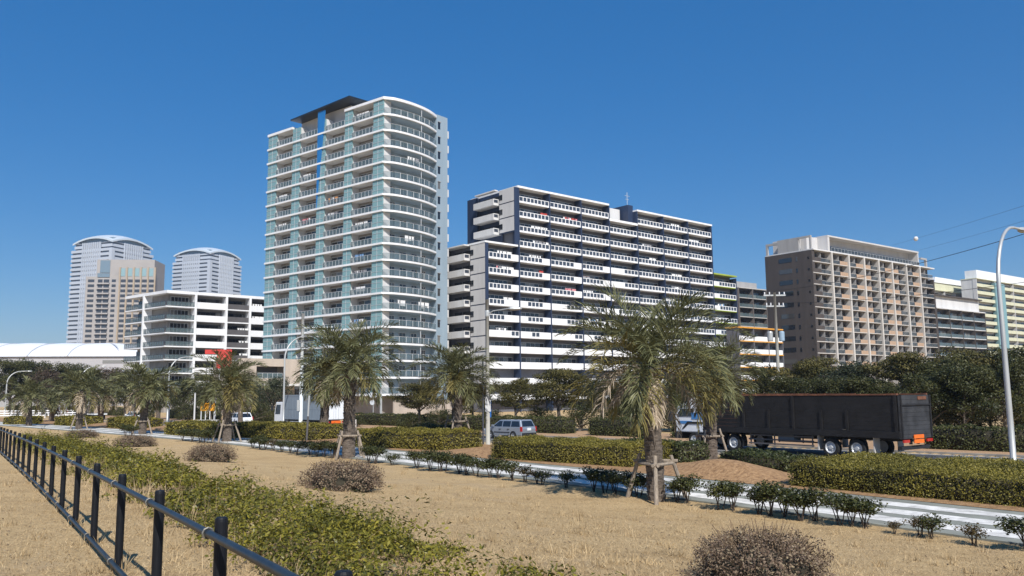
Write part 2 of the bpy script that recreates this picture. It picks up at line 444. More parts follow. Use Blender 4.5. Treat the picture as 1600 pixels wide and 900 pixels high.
def frond_arrays(rng, az, el, L, curl, twist=0.0, nl=32, ll=0.62, lw=0.026, hang=0.25, side_up=0.55):
    """one feather frond: arching midrib, two rows of leaflets that droop at their tips"""
    ns = 14
    s = np.linspace(0, 1, ns)
    ang = el - curl * s ** 1.35
    dr = np.cos(ang) * L / (ns - 1); dz = np.sin(ang) * L / (ns - 1)
    r = np.concatenate([[0], np.cumsum(dr[:-1])]); z = np.concatenate([[0], np.cumsum(dz[:-1])])
    sway = 0.12 * rng.normal() * s ** 2 * L
    ca, sa = math.cos(az), math.sin(az)
    C = np.stack([r * ca - sway * sa, r * sa + sway * ca, z], 1)
    T = np.gradient(C, axis=0); T /= np.linalg.norm(T, axis=1)[:, None]
    B = np.stack([-sa * np.ones(ns), ca * np.ones(ns), np.zeros(ns)], 1); U = np.cross(T, B)
    U *= np.where(U[:, 2:3].sum() < 0, -1, 1)
    V = []; Fs = []; o = 0
    w = np.interp(s, [0, 0.3, 1], [0.030, 0.016, 0.006])                    # midrib as a flat V
    for i in range(ns): V += [C[i] - B[i] * w[i], C[i] + U[i] * w[i] * 0.8, C[i] + B[i] * w[i]]
    for i in range(ns - 1):
        for k in (0, 1): Fs.append((3 * i + k, 3 * i + k + 1, 3 * i + 4 + k, 3 * i + 3 + k))
    o = 3 * ns
    for side in (-1, 1):
        for j in range(nl):
            u = 0.14 + 0.84 * (j + rng.uniform(0, 0.7)) / nl
            f = u * (ns - 1); i = min(int(f), ns - 2); f -= i
            p = C[i] * (1 - f) + C[i + 1] * f; t = T[i]; b = B[i] * side; up = U[i]
            l = ll * np.interp(u, [0.14, 0.35, 0.7, 1.0], [0.62, 1.0, 0.9, 0.42]) * rng.uniform(0.85, 1.12)
            fw = np.interp(u, [0.1, 0.6, 1.0], [0.55, 0.75, 1.6])
            d = b * rng.uniform(0.6, 1.0) + t * fw * rng.uniform(0.75, 1.3) + up * (side_up * rng.uniform(0.3, 1.7)) + rng.normal(0, 0.13, 3); d /= np.linalg.norm(d)
            d2 = d + np.array([0, 0, -hang * 2.2 * rng.uniform(0.5, 1.5)]) - up * side_up * 0.3; d2 /= np.linalg.norm(d2)
            wv = np.cross(d, up); wv /= np.linalg.norm(wv) + 1e-9
            wv = wv * 0.75 + up * 0.5 * rng.normal(); wv /= np.linalg.norm(wv) + 1e-9
            h = lw * rng.uniform(0.8, 1.2) * 0.5
            a0 = p; a1 = p + d * l * 0.55; a2 = a1 + d2 * l * 0.45
            V += [a0 - wv * h * 0.5, a0 + wv * h * 0.5, a1 + wv * h, a1 - wv * h, a2 + wv * h * 0.25, a2 - wv * h * 0.25]
            Fs += [(o, o + 1, o + 2, o + 3), (o + 3, o + 2, o + 4, o + 5)]; o += 6
    return np.array(V), np.array(Fs)

def crown_mesh(name, seed, nf=40, L=1.75, lw=0.030, nl=32, dead=3, low=-0.75):
    rng = np.random.default_rng(seed); parts = []; mi = []
    for i in range(nf):
        k = (i + 0.5) / nf
        el = 1.18 - k * (1.18 - low) + rng.normal(0, 0.10)
        az = i * 2.39996 + rng.normal(0, 0.2)
        l = L * (0.80 + 0.28 * math.sin(math.pi * min(1, 0.25 + k * 0.8))) * rng.uniform(0.9, 1.1)
        curl = 0.85 + 0.75 * math.cos(el) + rng.normal(0, 0.14)
        v, f = frond_arrays(rng, az, el, l, curl, nl=nl, lw=lw, hang=0.05 + 0.26 * k)
        v = v + np.array([math.cos(az) * 0.10, math.sin(az) * 0.10, 0.22 * (1 - k)])
        parts.append((v, f)); q = rng.random(); mi += [(2 if q < 0.22 else 1 if q < 0.75 else 0) if k > 0.76 else (1 if k > 0.45 and q < 0.18 else 0)] * len(f)
    for i in range(dead):
        az = rng.uniform(0, 6.28)
        v, f = frond_arrays(rng, az, -0.7, L * 0.8, 0.85, nl=22, lw=lw * 1.15, ll=0.36, hang=0.6, side_up=0.1)
        v = v + np.array([math.cos(az) * 0.12, math.sin(az) * 0.12, -0.1]); parts.append((v, f)); mi += [2] * len(f)
    V, Fc = join_arrays(parts)
    return np_mesh(name, V, Fc, [M_FROND, M_FROND_Y, M_FROND_D], mi)
def trunk_mesh(name, seed, h, r0, r1):
    """trunk ringed with old leaf bases"""
    rng = random.Random(seed); m = MB()
    pts = []; rs = []; n = int(h / 0.12)
    for i in range(n + 1):
        z = h * i / n; k = z / h
        pts.append((0.03 * math.sin(z * 1.3 + seed), 0.03 * math.sin(z * 0.9 + seed * 2), z - 0.15 if i == 0 else z)); rs.append((r0 + (r1 - r0) * k) * (1 + 0.05 * rng.random()))
    m.tube(pts, rs, 14)
    nr = int(h / 0.105)
    for i in range(nr):
        z = h * (i + 0.5) / nr; k = z / h; r = r0 + (r1 - r0) * k
        nb = 9
        for j in range(nb):
            a = (j + 0.5 * (i % 2) + rng.uniform(-0.18, 0.18)) * 2 * math.pi / nb
            w = 2 * math.pi * r / nb * 0.62; hh = 0.07 * rng.uniform(0.8, 1.4); out = rng.uniform(0.012, 0.045) * (1 + 1.2 * max(0, k - 0.75) * 4)
            ca, sa = math.cos(a), math.sin(a); tx, ty = -sa, ca
            def q(rr, t, zz): return (ca * rr + tx * t, sa * rr + ty * t, zz)
            m.add([q(r * 0.96, -w, z - hh), q(r * 0.96, w, z - hh), q(r + out, w * 0.75, z + hh), q(r + out, -w * 0.75, z + hh), q(r * 0.9, -w * 0.7, z + hh * 1.1), q(r * 0.9, w * 0.7, z + hh * 1.1)],
                  [(0, 1, 2, 3), (3, 2, 5, 4), (0, 3, 4), (1, 5, 2)])
    for j in range(26):                                                     # cut leaf stalks under the crown
        a = rng.uniform(0, 6.28); z = h - rng.uniform(0.0, 0.75); L = rng.uniform(0.12, 0.30)
        p = Vector((math.cos(a) * r1 * 0.9, math.sin(a) * r1 * 0.9, z)); d = Vector((math.cos(a) * 0.75, math.sin(a) * 0.75, 0.8))
        m.tube([p, p + d * L], [0.035, 0.018], 5)
    return m.mesh(name, M_PBARK)
CROWNS = [crown_mesh('crown', 11, 38, 2.08, 0.026, 52, 1, -0.28), crown_mesh('crown', 23, 46, 2.15, 0.032, 42, 3, -0.5), crown_mesh('crown', 37, 44, 2.2, 0.036, 36, 5, -0.5)]
CROWNS_F = [crown_mesh('crown', 51, 42, 2.15, 0.055, 26, 3, -0.6), crown_mesh('crown', 67, 40, 2.15, 0.055, 26, 3, -0.6)]
TRUNKS = {}
def palm(x, y, z, h, cm, label, group, scale=1.0, rz=0.0, r0=0.20, r1=0.165, extra=None):
    t = empty('palm_tree', (x, y, z), rz, label, 'palm tree', group); _r = random.Random(int(x * 7 + y)); t.rotation_euler[0] = _r.uniform(-0.05, 0.05); t.rotation_euler[1] = _r.uniform(-0.05, 0.05)
    key = (round(h, 1), round(r0, 2))
    if key not in TRUNKS: TRUNKS[key] = trunk_mesh('trunk', len(TRUNKS) + 3, h, r0, r1)
    ob('trunk', TRUNKS[key], t)
    c = ob('crown', cm, t, (0, 0, h)); c.scale = (scale * _r.uniform(0.92, 1.06), scale * _r.uniform(0.92, 1.06), scale * _r.uniform(0.94, 1.08))
    if extra: extra(t, h)
    return t
def stake_frame(x, y, z, label, h=1.0, reach=0.75, rz=0.3, s=1.0, n=4):
    t = empty('palm_support', (x, y, z), rz, label, 'wooden support', 'wooden stake frames holding the palms')
    rng = random.Random(int(x * 10) + 7)
    for k in range(n):
        a = k * 2 * math.pi / n + 0.785
        m = MB(); b = Vector((math.cos(a) * reach, math.sin(a) * reach, -0.15)); tp = Vector((math.cos(a) * 0.40, math.sin(a) * 0.40, h * rng.uniform(0.98, 1.12)))
        m.tube([b, (b + tp) / 2, tp], [0.052 * s, 0.048 * s, 0.043 * s], 8); o = m.build('stake', M_STAKE, t, smooth=False)
    for k in range(n):
        a = k * 2 * math.pi / n + 0.785; a2 = a + 2 * math.pi / n
        p = Vector((math.cos(a) * 0.44, math.sin(a) * 0.44, h * 0.86 + 0.05 * (k % 2))); q = Vector((math.cos(a2) * 0.44, math.sin(a2) * 0.44, h * 0.86 + 0.05 * (k % 2)))
        d = (q - p).normalized() * 0.12
        m = MB(); m.tube([p - d, q + d], 0.04 * s, 7); m.build('crossbar', M_STAKE, t)
    return t
def hanging_fronds(t, h):
    rng = np.random.default_rng(4)
    for (az, L, e) in ((-1.50, 1.35, -0.75), (-2.6, 1.05, -0.45)):
        v, f = frond_arrays(rng, az, e, L, 0.75, nl=46, lw=0.042, ll=0.36, hang=0.9, side_up=0.05)
        v = v + np.array([math.cos(az) * 0.16, math.sin(az) * 0.16, 0.0])
        o = ob('dead_frond', np_mesh('dead_frond', v, f, M_FROND_D), t, (0, 0, h - 0.08))
        o['label'] = 'bleached dead frond hanging down the trunk'
PG1 = 'palms along the lawn side of the striped path'; PG2 = 'palms on the mounds beyond the striped path'
# (px, py of the foot, crown-centre py, crown mesh, scale, label)
ROW1 = [(1026, 783, 577, 0, 1.0, 'largest palm, nearest the camera, with bleached dead fronds hanging in front of its trunk'),
        (545, 716, 572, 1, 1.0, 'tall palm with bare ringed trunk in front of the curved-balcony tower'),
        (354, 691, 604, 2, 1.0, 'palm with grey drooping dead fronds beside the orange board, left of the box truck'),
        (222, 679, 606, 1, 1.0, 'palm on the lawn in front of the white saloon car'),
        (123, 671, 612, 2, 1.0, 'palm by the fence bend, below the white domed roof'),
        (45, 666, 622, 0, 1.0, 'hazy palm at the far left end of the lawn row')]
for i, (px, py, cy, ci, sc, lab) in enumerate(ROW1):
    x, y, z = GG(px, py); zc = ZAT(px, cy, y); h = zc - z
    cm = CROWNS[ci] if i < 3 else CROWNS_F[ci % 2]
    palm(x, y, z, h, cm, lab, PG1, sc, i * 1.3, 0.175 if i == 0 else 0.22, 0.15 if i == 0 else 0.18, hanging_fronds if i == 0 else None)
    if i < 5: stake_frame(x, y, z, ['weathered stakes propping the largest palm nearest the camera', 'stakes around the palm in front of the curved-balcony tower', 'stakes around the palm beside the orange board', 'stakes around the palm in front of the white saloon car', 'stakes around the palm by the fence bend'][i], [0.95, 1.0, 1.05, 1.0, 1.0][i], [0.82, 0.8, 0.9, 0.9, 0.9][i], [-2.53, 0.3, 0.6, 0.4, 0.5][i], n=4 if i else 3)
ROW2 = [(1110, 721, 590, 1, 0.98, 'palm on the orange mulch mound directly in front of the black truck cab'),
        (714, 696, 590, 1, 0.95, 'palm on a mound beside the concrete lamp column, left of the silver wagon'),
        (505, 683, 594, 2, 0.95, 'palm half hidden behind the tall bare-trunk palm, in front of the box truck'),
        (376, 671, 606, 0, 0.9, 'small palm showing just right of the palm beside the orange board'),
        (247, 664, 612, 1, 0.95, 'palm on a mound just right of the white saloon car'),
        (157, 661, 620, 0, 0.95, 'palm on a mound left of the flatbed lorry'),
        (80, 659, 626, 1, 0.95, 'palm by the parked pale van on the far left')]
for i, (px, py, cy, ci, sc, lab) in enumerate(ROW2):
    x, y, z = GG(px, py); h = ZAT(px, cy, y) - z
    palm(x, y, z, h, CROWNS[ci] if i < 2 else CROWNS_F[ci % 2], lab, PG2, sc, i * 2.1 + 0.7, 0.24, 0.2)
    if i < 2: stake_frame(x, y, z, ['stakes around the palm in front of the black truck cab', 'stakes around the palm left of the silver wagon'][i], 1.3 if i else 1.1, 0.95 if i else 0.8, 0.2 + i * 0.3, 0.9)

# ------------------------------------------------------------------ hedges (clipped, leaf by leaf over a dark twiggy core)
M_HEDGE = foliage('hedge_leaf', [(0.048, 0.046, 0.012), (0.125, 0.112, 0.022), (0.220, 0.185, 0.032), (0.29, 0.235, 0.040)], 0.5, 0.2, 0.9, 0.5)
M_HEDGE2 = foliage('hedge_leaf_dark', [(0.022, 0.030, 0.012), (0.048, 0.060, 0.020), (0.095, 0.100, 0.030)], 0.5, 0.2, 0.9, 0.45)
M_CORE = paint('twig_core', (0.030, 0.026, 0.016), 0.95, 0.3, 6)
def hedge_mesh(name, L, W, H, seed, leaf=0.09, dens=260, mat=None, rough=0.06, core_in=0.10):
    """L along x, W along y, foot at z=0; soft rounded top, uneven"""
    rng = np.random.default_rng(seed)
    def prof(x, y): return H * (1 + 0.05 * np.sin(x * 2.1 + seed) + 0.04 * np.sin(x * 4.7 + y * 3)) * (1 - 0.10 * np.abs(2 * y / W) ** 4) * (1 - 0.35 * np.clip(np.abs(2 * x / L) - (1 - 0.5 / L), 0, 1) ** 2)
    nt_ = int(L * W * dens); P = []; Nn = []
    x = rng.uniform(-L / 2, L / 2, nt_); y = rng.uniform(-W / 2, W / 2, nt_); z = prof(x, y) + rng.normal(0, rough * 0.6, nt_) - 0.02
    P.append(np.stack([x, y, z], 1)); Nn.append(np.tile([0, 0, 1.0], (nt_, 1)))
    for s in (-1, 1):
        n = int(L * H * dens); x = rng.uniform(-L / 2, L / 2, n); z = rng.uniform(0.02, 1, n); zz = z * prof(x, np.full(n, s * W * 0.45))
        y = s * (W / 2 - 0.03 - 0.10 * z ** 3 + rng.normal(0, rough * 0.6, n)); P.append(np.stack([x, y, zz], 1)); Nn.append(np.tile([0, s * 1.0, 0.35], (n, 1)))
        n = int(W * H * dens); y = rng.uniform(-W / 2, W / 2, n); z = rng.uniform(0.02, 1, n); zz = z * prof(np.full(n, s * L * 0.48), y)
        x = s * (L / 2 - 0.03 - 0.12 * z ** 3 + rng.normal(0, rough * 0.6, n)); P.append(np.stack([x, y, zz], 1)); Nn.append(np.tile([s * 1.0, 0, 0.35], (n, 1)))
    P = np.concatenate(P); Nn = np.concatenate(Nn)
    size = rng.uniform(0.7, 1.3, len(P)) * leaf
    V, Fc = cards(rng, P, Nn, size, 0.6, 0.75)
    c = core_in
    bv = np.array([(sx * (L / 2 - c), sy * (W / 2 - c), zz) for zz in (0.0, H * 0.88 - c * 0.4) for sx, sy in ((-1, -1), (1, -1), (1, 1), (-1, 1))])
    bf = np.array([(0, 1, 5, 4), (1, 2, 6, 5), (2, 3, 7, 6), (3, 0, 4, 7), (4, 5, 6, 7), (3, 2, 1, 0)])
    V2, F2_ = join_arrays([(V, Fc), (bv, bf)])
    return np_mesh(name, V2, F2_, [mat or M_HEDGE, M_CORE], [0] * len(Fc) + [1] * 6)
def hedge_line(x0, y0, x1, y1, W, H, label, group, seed, leaf=0.09, dens=260, mat=None, z=None):
    """front foot from (x0,y0) to (x1,y1); the hedge lies on the far side of that line"""
    d = Vector((x1 - x0, y1 - y0)); L = d.length; d.normalize(); n = Vector((-d.y, d.x))
    if n.y < 0: n = -n
    c = Vector(((x0 + x1) / 2, (y0 + y1) / 2)) + n * W / 2
    zz = gz(c.x, c.y) if z is None else z
    o = ob('hedge', hedge_mesh('hedge', L, W, H, seed, leaf, dens, mat), None, (c.x, c.y, zz - 0.03), math.atan2(d.y, d.x))
    return tag(o, label, 'hedge', group)
HG = 'clipped hedges between the path and the road'
def hedge_px(a, b, W, H, label, seed, leaf=0.09, dens=300, mat=None):
    x0, y0, _ = GG(*a); x1, y1, _ = GG(*b)
    return hedge_line(x0, y0, x1, y1, W, H, label, HG, seed, leaf, dens, mat)
hedge_px((1232, 762), (1660, 803), 4.2, 0.66, 'long wide olive hedge by the right edge, in front of the black truck', 1, 0.043, 1700)
hedge_px((766, 718), (985, 733), 2.6, 0.76, 'clipped olive hedge just below the silver wagon', 2, 0.052, 1200)
hedge_px((540, 699), (690, 706), 2.6, 0.85, 'clipped olive hedge between the tall bare-trunk palm and the concrete lamp column', 3, 0.072, 620)
hedge_px((352, 684), (482, 690), 2.6, 0.86, 'clipped olive hedge below the cab of the white box truck', 4, 0.085, 450)
hedge_px((256, 680), (340, 687), 2.2, 0.88, 'clipped olive hedge below the orange board', 5, 0.12, 230)
hedge_px((166, 669), (208, 672), 2.2, 0.85, 'small olive hedge left of the palm standing before the white saloon car', 6, 0.14, 200)
hedge_px((84, 665), (118, 667), 2.2, 0.8, 'small olive hedge below the parked pale van', 7, 0.15, 180)
hedge_px((4, 664), (40, 664), 2.2, 0.8, 'small olive hedge at the left edge behind the fence', 8, 0.15, 180)
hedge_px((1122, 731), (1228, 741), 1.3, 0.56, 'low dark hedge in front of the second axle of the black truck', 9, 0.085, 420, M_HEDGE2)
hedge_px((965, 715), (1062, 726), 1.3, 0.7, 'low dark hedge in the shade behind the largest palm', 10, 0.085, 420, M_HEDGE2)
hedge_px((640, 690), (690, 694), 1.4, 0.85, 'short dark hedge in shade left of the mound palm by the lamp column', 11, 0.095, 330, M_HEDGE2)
HG = 'dark clipped hedges on the verge beyond the road'
def verge_hedge(pxa, pxb, s, W, H, label, seed, leaf=0.12, dens=170):
    """front line at road coordinate s between two picture columns"""
    pts = []
    for px in (pxa, pxb):
        d = ray(px, 650); k = s / (d.x * RN.x + d.y * RN.y); pts.append((d.x * k, d.y * k))
    return hedge_line(pts[0][0], pts[0][1], pts[1][0], pts[1][1], W, H, label, HG, seed, leaf, dens, M_HEDGE2B, 0.1)
M_HEDGE2B = foliage('verge_hedge_leaf', [(0.030, 0.036, 0.012), (0.066, 0.074, 0.022), (0.125, 0.122, 0.034)], 0.5, 0.2, 0.9, 0.45)
verge_hedge(918, 1012, 51.5, 1.6, 1.45, 'dark hedge beyond the road between the largest palm and the silver wagon', 21)
verge_hedge(1046, 1120, 52.2, 1.6, 1.5, 'dark hedge beyond the road behind the cab of the black truck', 22)
verge_hedge(1440, 1640, 51.0, 1.8, 1.35, 'dark hedge beyond the road behind the tail of the black truck', 23)
verge_hedge(620, 880, 52.0, 1.6, 1.4, 'long dark hedge beyond the road behind the silver wagon', 24)
verge_hedge(545, 640, 54.5, 1.6, 1.3, 'dark hedge beyond the road below the entrance of the curved-balcony tower', 25)
verge_hedge(372, 424, 53.0, 1.6, 1.6, 'dark hedge beyond the road in front of the cab of the box truck', 26, 0.16, 110)
verge_hedge(262, 330, 53.0, 1.6, 1.6, 'dark hedge beyond the road left of the orange board', 27, 0.18, 90)
verge_hedge(10, 180, 55.0, 1.6, 1.6, 'long dark hedge beyond the road on the far left', 28, 0.22, 60)

# ------------------------------------------------------------------ small shrubs along the path's near edge
M_SHRUB = foliage('shrub_leaf', [(0.022, 0.030, 0.010), (0.055, 0.062, 0.018), (0.120, 0.112, 0.030)], 0.45, 0.2, 2.5, 0.4)
M_SHRUB_R = foliage('shrub_leaf_bronze', [(0.045, 0.032, 0.016), (0.095, 0.070, 0.028), (0.15, 0.11, 0.04)], 0.5, 0.2, 2.5, 0.4)
M_TWIG = paint('shrub_twig', (0.060, 0.045, 0.034), 0.9, 0.3, 8)
def shrub(seed, mat, h=0.72, w=0.36, full=1.0):
    rng = np.random.default_rng(seed); rr = random.Random(seed)
    m = MB(); tips = []
    for i in range(5):
        a = i * 1.256 + rr.uniform(-0.4, 0.4); r = rr.uniform(0.3, 0.8) * w
        p0 = Vector((rr.uniform(-0.05, 0.05), rr.uniform(-0.05, 0.05), -0.05)); p2 = Vector((math.cos(a) * r, math.sin(a) * r, h * rr.uniform(0.62, 0.9)))
        p1 = p0.lerp(p2, 0.5) + Vector((0, 0, 0.08)); m.tube([p0, p1, p2], [0.013, 0.010, 0.006], 5); tips.append(p2)
        for k in range(2):
            q = p1 + Vector((rr.uniform(-1, 1) * w * 0.6, rr.uniform(-1, 1) * w * 0.6, h * rr.uniform(0.15, 0.35))); m.tube([p1, q], [0.007, 0.004], 4); tips.append(q)
    stem = m.mesh('stem', M_TWIG)
    P = []; Nn = []
    for t in tips:
        p, d = ellipsoid_pts(rng, int(62 * full), np.array(t), (0.19, 0.19, 0.16), 0.2); P.append(p); Nn.append(d)
    P = np.concatenate(P); Nn = np.concatenate(Nn)
    V, Fc = cards(rng, P, Nn + np.array([0, 0, 0.5]), rng.uniform(0.045, 0.08, len(P)), 0.6, 0.6)
    return stem, np_mesh('foliage', V, Fc, mat)
SHR = [shrub(1, M_SHRUB), shrub(2, M_SHRUB, 0.68, 0.38), shrub(3, M_SHRUB, 0.75, 0.34), shrub(4, M_SHRUB_R, 0.6, 0.34, 0.5), shrub(5, M_SHRUB, 0.58, 0.33, 0.6)]
# (px of the foot, kind, scale) from the right edge leftwards
spots = [(1592, 1, .85), (1512, 3, .62), (1450, 4, .72), (1432, 3, .6), (1398, 3, .4), (1352, 1, .88), (1335, 2, .8), (1312, 0, .85), (1266, 2, .9), (1246, 1, .95), (1226, 0, .9), (1204, 2, .95), (1190, 1, .85), (1149, 2, .88), (1122, 0, .92),
         (1080, 2, .85), (1063, 1, .85), (1000, 0, .85), (984, 2, .88), (966, 1, .9), (950, 0, .9), (932, 2, .88), (880, 4, .85), (852, 4, .75), (836, 3, .7), (820, 3, .85), (796, 4, .95), (782, 1, .9), (764, 2, .85), (745, 0, .85), (730, 1, .95), (714, 2, .95), (698, 0, .95), (684, 1, .95), (668, 2, .95), (652, 0, .95),
         (612, 4, .8), (588, 1, 1.0), (577, 2, .9), (520, 1, .95), (508, 0, .95), (496, 2, .95), (484, 1, .95), (466, 0, .95), (455, 2, .9), (440, 1, .9), (428, 3, .95), (416, 0, .9), (404, 2, .9), (392, 1, .9),
         (322, 0, 1.1), (310, 1, 1.1), (298, 2, 1.1), (286, 0, 1.1), (205, 1, 1.1), (195, 2, 1.1)]
def edge_at(px, off):
    """point on the path's edge line seen in that picture column"""
    best = None
    for i in range(len(PD)):
        for f in (0, .25, .5, .75):
            p = path_pt(i + f, off)
            if p[1] < 2: continue
            d = Vector((p[0], p[1], 1.1 - CAMZ)); c = RM.transposed() @ d
            q = 800 - F * c.x / c.z
            if best is None or abs(q - px) < best[0]: best = (abs(q - px), p)
    return best[1]
def near(px):
    """what a shrub stands beside, in words"""
    marks = [(1590, 'at the right edge of the picture'), (1430, 'before the right end of the long wide hedge'), (1333, 'below the long wide hedge'), (1228, 'between the largest palm and the right edge'), (1136, 'just right of the stakes of the largest palm'), (1070, 'behind the right stake of the largest palm'),
             (965, 'just left of the largest palm'), (845, 'below the hedge of the silver wagon'), (760, 'below the lamp column'), (690, 'below the mound with the staked palm'), (590, 'just right of the bare-trunk palm'), (490, 'left of the bare-trunk palm'), (415, 'below the box truck cab'), (300, 'left of the orange board palm'), (200, 'by the palm of the white saloon')]
    return min(marks, key=lambda t: abs(t[0] - px))[1]
cnt = {}
for px, k, s in spots: cnt.setdefault(near(px), []).append(px)
ORD = ['rightmost', 'second from right', 'third from right', 'fourth from right', 'fifth from right', 'sixth from right', 'seventh from right', 'eighth from right']
rr = random.Random(9)
for px, k, s in spots:
    p = edge_at(px, -0.38 - rr.uniform(0, 0.22)); nm = near(px); lst = cnt[nm]
    look = {0: 'leafy dark green shrub', 1: 'bushy dark green shrub', 2: 'upright dark green shrub', 3: 'sparse bronze shrub', 4: 'thin green shrub'}[k]
    lab = '%s %s, %s' % (look, nm, ORD[lst.index(px)] if len(lst) > 1 else 'alone')
    t = empty('path_shrub', (p[0], p[1], gz(*p)), rr.uniform(0, 6.28), lab, 'shrub', 'small shrubs along the striped path')
    t.scale = (s * 1.06, s * 1.06, s * rr.uniform(0.80, 0.95))
    ob('stem', SHR[k][0], t); ob('foliage', SHR[k][1], t)

# ------------------------------------------------------------------ dead brown bushes on the lawn
M_DEAD = foliage('dead_bush_leaf', [(0.070, 0.045, 0.032), (0.145, 0.100, 0.070), (0.23, 0.170, 0.115), (0.32, 0.26, 0.16)], 0.9, 0.1, 3.0, 0.3)
M_DTWIG = paint('dead_twig', (0.17, 0.115, 0.07), 0.9, 0.25, 8)
def dead_bush(seed, R, H, n=9000, leaf=0.034, twigs=160):
    rng = np.random.default_rng(seed); rr = random.Random(seed)
    m = MB()
    for i in range(twigs):
        a = rr.uniform(0, 6.28); k = math.sqrt(rr.random()); h = H * math.sqrt(max(0.05, 1 - (k * 0.93) ** 2.6)) * rr.uniform(0.9, 1.34)
        e = Vector((math.cos(a) * R * k, math.sin(a) * R * k, h)); b = Vector((math.cos(a) * R * 0.35 * k, math.sin(a) * R * 0.35 * k, -0.03))
        mid = b.lerp(e, 0.5) + Vector((rr.uniform(-.06, .06), rr.uniform(-.06, .06), 0.05)); m.tube([b, mid, e], [0.007, 0.005, 0.0025], 4)
    tw = m.mesh('twigs', M_DTWIG)
    d = rng.normal(0, 1, (n, 3)); d[:, 2] = np.abs(d[:, 2]); d /= np.linalg.norm(d, axis=1)[:, None]
    ph = np.arctan2(d[:, 1], d[:, 0])
    lump = 1 + 0.12 * np.sin(ph * 5 + seed) * (1 - d[:, 2]) + 0.10 * np.sin(ph * 8 + d[:, 2] * 9) + 0.08 * np.sin(d[:, 0] * 11 + seed) * np.sin(d[:, 1] * 12)
    k = rng.uniform(0.55, 1.03, n) ** 0.5 * lump
    sq = 1 / np.maximum(1e-6, (np.abs(d[:, 0]) ** 2.6 + np.abs(d[:, 1]) ** 2.6 + np.abs(d[:, 2]) ** 3.2) ** (1 / 2.8))
    P = d * (k * sq)[:, None] * np.array([R, R, H]) * 0.9; P[:, 2] += 0.04
    hol = np.sin(P[:, 0] * 13 + seed) * np.sin(P[:, 1] * 12 + 1.3 * seed) * np.sin(P[:, 2] * 15 + 0.7) > 0.28
    P, d = P[~hol], d[~hol]; n = len(P)
    V, Fc = cards(rng, P, d, rng.uniform(0.6, 1.5, n) * leaf, 0.7, 0.9)
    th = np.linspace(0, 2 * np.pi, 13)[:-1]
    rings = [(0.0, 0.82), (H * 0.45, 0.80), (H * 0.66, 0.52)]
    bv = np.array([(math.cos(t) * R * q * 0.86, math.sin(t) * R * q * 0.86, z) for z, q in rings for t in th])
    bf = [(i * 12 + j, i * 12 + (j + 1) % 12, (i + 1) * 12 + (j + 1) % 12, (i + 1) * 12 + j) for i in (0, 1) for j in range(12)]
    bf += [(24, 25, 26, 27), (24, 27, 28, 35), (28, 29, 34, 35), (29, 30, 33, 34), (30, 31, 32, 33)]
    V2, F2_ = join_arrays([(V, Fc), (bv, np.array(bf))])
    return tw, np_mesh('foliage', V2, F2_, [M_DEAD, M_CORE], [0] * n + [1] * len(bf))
DB = [dead_bush(1, 0.80, 0.60, 16000, 0.026, 260), dead_bush(2, 0.95, 0.66, 11000, 0.034, 160)]
DBG = 'dead brown bushes on the lawn'
for (px, py, k, sx, sz, lab) in ((1188, 909, 0, 0.88, 0.78, 'dead brown bush nearest the camera, cut by the lower edge'), (535, 765, 1, 1.0, 0.9, 'wide dead brown bush on the lawn below the bare-trunk palm'),
                              (330, 721, 1, 0.90, 0.86, 'dead brown bush on the lawn below the palm of the orange board'), (212, 698, 1, 1.05, 0.8, 'dead brown bush below the palm of the white saloon car'), (127, 684, 1, 1.1, 0.7, 'dead brown bush by the palm at the fence bend')):
    x, y, z = GG(px, py)
    t = empty('dead_bush', (x, y, z), px * 0.1, lab, 'dead bush', DBG); t.scale = (sx, sx, sz)
    ob('twigs', DB[k][0], t); ob('foliage', DB[k][1], t)

# ------------------------------------------------------------------ thicket beside the fence, dry grass, scattered litter  (uncountable)
M_THK = foliage('thicket_leaf', [(0.040, 0.043, 0.008), (0.110, 0.108, 0.016), (0.215, 0.190, 0.025), (0.32, 0.27, 0.042)], 0.42, 0.25, 1.3, 0.35)
M_DRY = foliage('dry_grass', [(0.27, 0.185, 0.095), (0.49, 0.36, 0.195), (0.63, 0.49, 0.29)], 0.9, 0.2, 1.5, 0.4)
FENCE = [(1.4, -0.6), (0.33, 1.2), (-0.62, 2.95), (-1.68, 4.82), (-2.72, 6.45), (-3.77, 8.07), (-4.89, 9.85), (-5.92, 11.5), (-7.0, 13.1), (-8.05, 14.75), (-9.15, 16.45), (-10.25, 18.15), (-11.4, 19.9), (-12.55, 21.7), (-13.75, 23.5), (-14.95, 25.3), (-16.2, 27.1), (-17.5, 29.0), (-18.85, 30.9), (-20.2, 32.9), (-21.6, 35.2), (-23.1, 37.6), (-24.6, 40.0), (-26.1, 42.4)]
def _top(px, py, h=0.93):
    y = 6.0
    for _ in range(12): x, y = G(px, py, 1.87 - 0.0125 * (y - 5) + h)
    return (x, y)
FENCE[3:6] = [_top(342, 808), _top(247, 762), _top(193, 735)]
_r = Vector(_top(470, 900, 0.835)); _r = _r + (Vector(FENCE[3]) - _r).orthogonal().normalized() * -0.0
_d = (_r - Vector(FENCE[3])).normalized()
FENCE[0:3] = [tuple(Vector(FENCE[3]) + _d * q) for q in (5.9, 3.95, 1.98)]
_fy = np.array([p[1] for p in FENCE]); _c = np.polyfit(_fy, [p[0] for p in FENCE], 5, w=1 / (np.abs(_fy - 5) + 4))
_yy = np.linspace(-1.2, 44, 900); _xx = np.polyval(_c, _yy); _al = np.concatenate([[0], np.cumsum(np.hypot(np.diff(_xx), np.diff(_yy)))])
_a0 = np.interp(FENCE[3][1], _yy, _al); _q = [_a0 + 1.95 * k for k in range(-3, 23) if 0 <= _a0 + 1.95 * k <= _al[-1]]
FENCE = [(float(np.interp(a, _al, _xx)), float(np.interp(a, _al, _yy))) for a in _q]
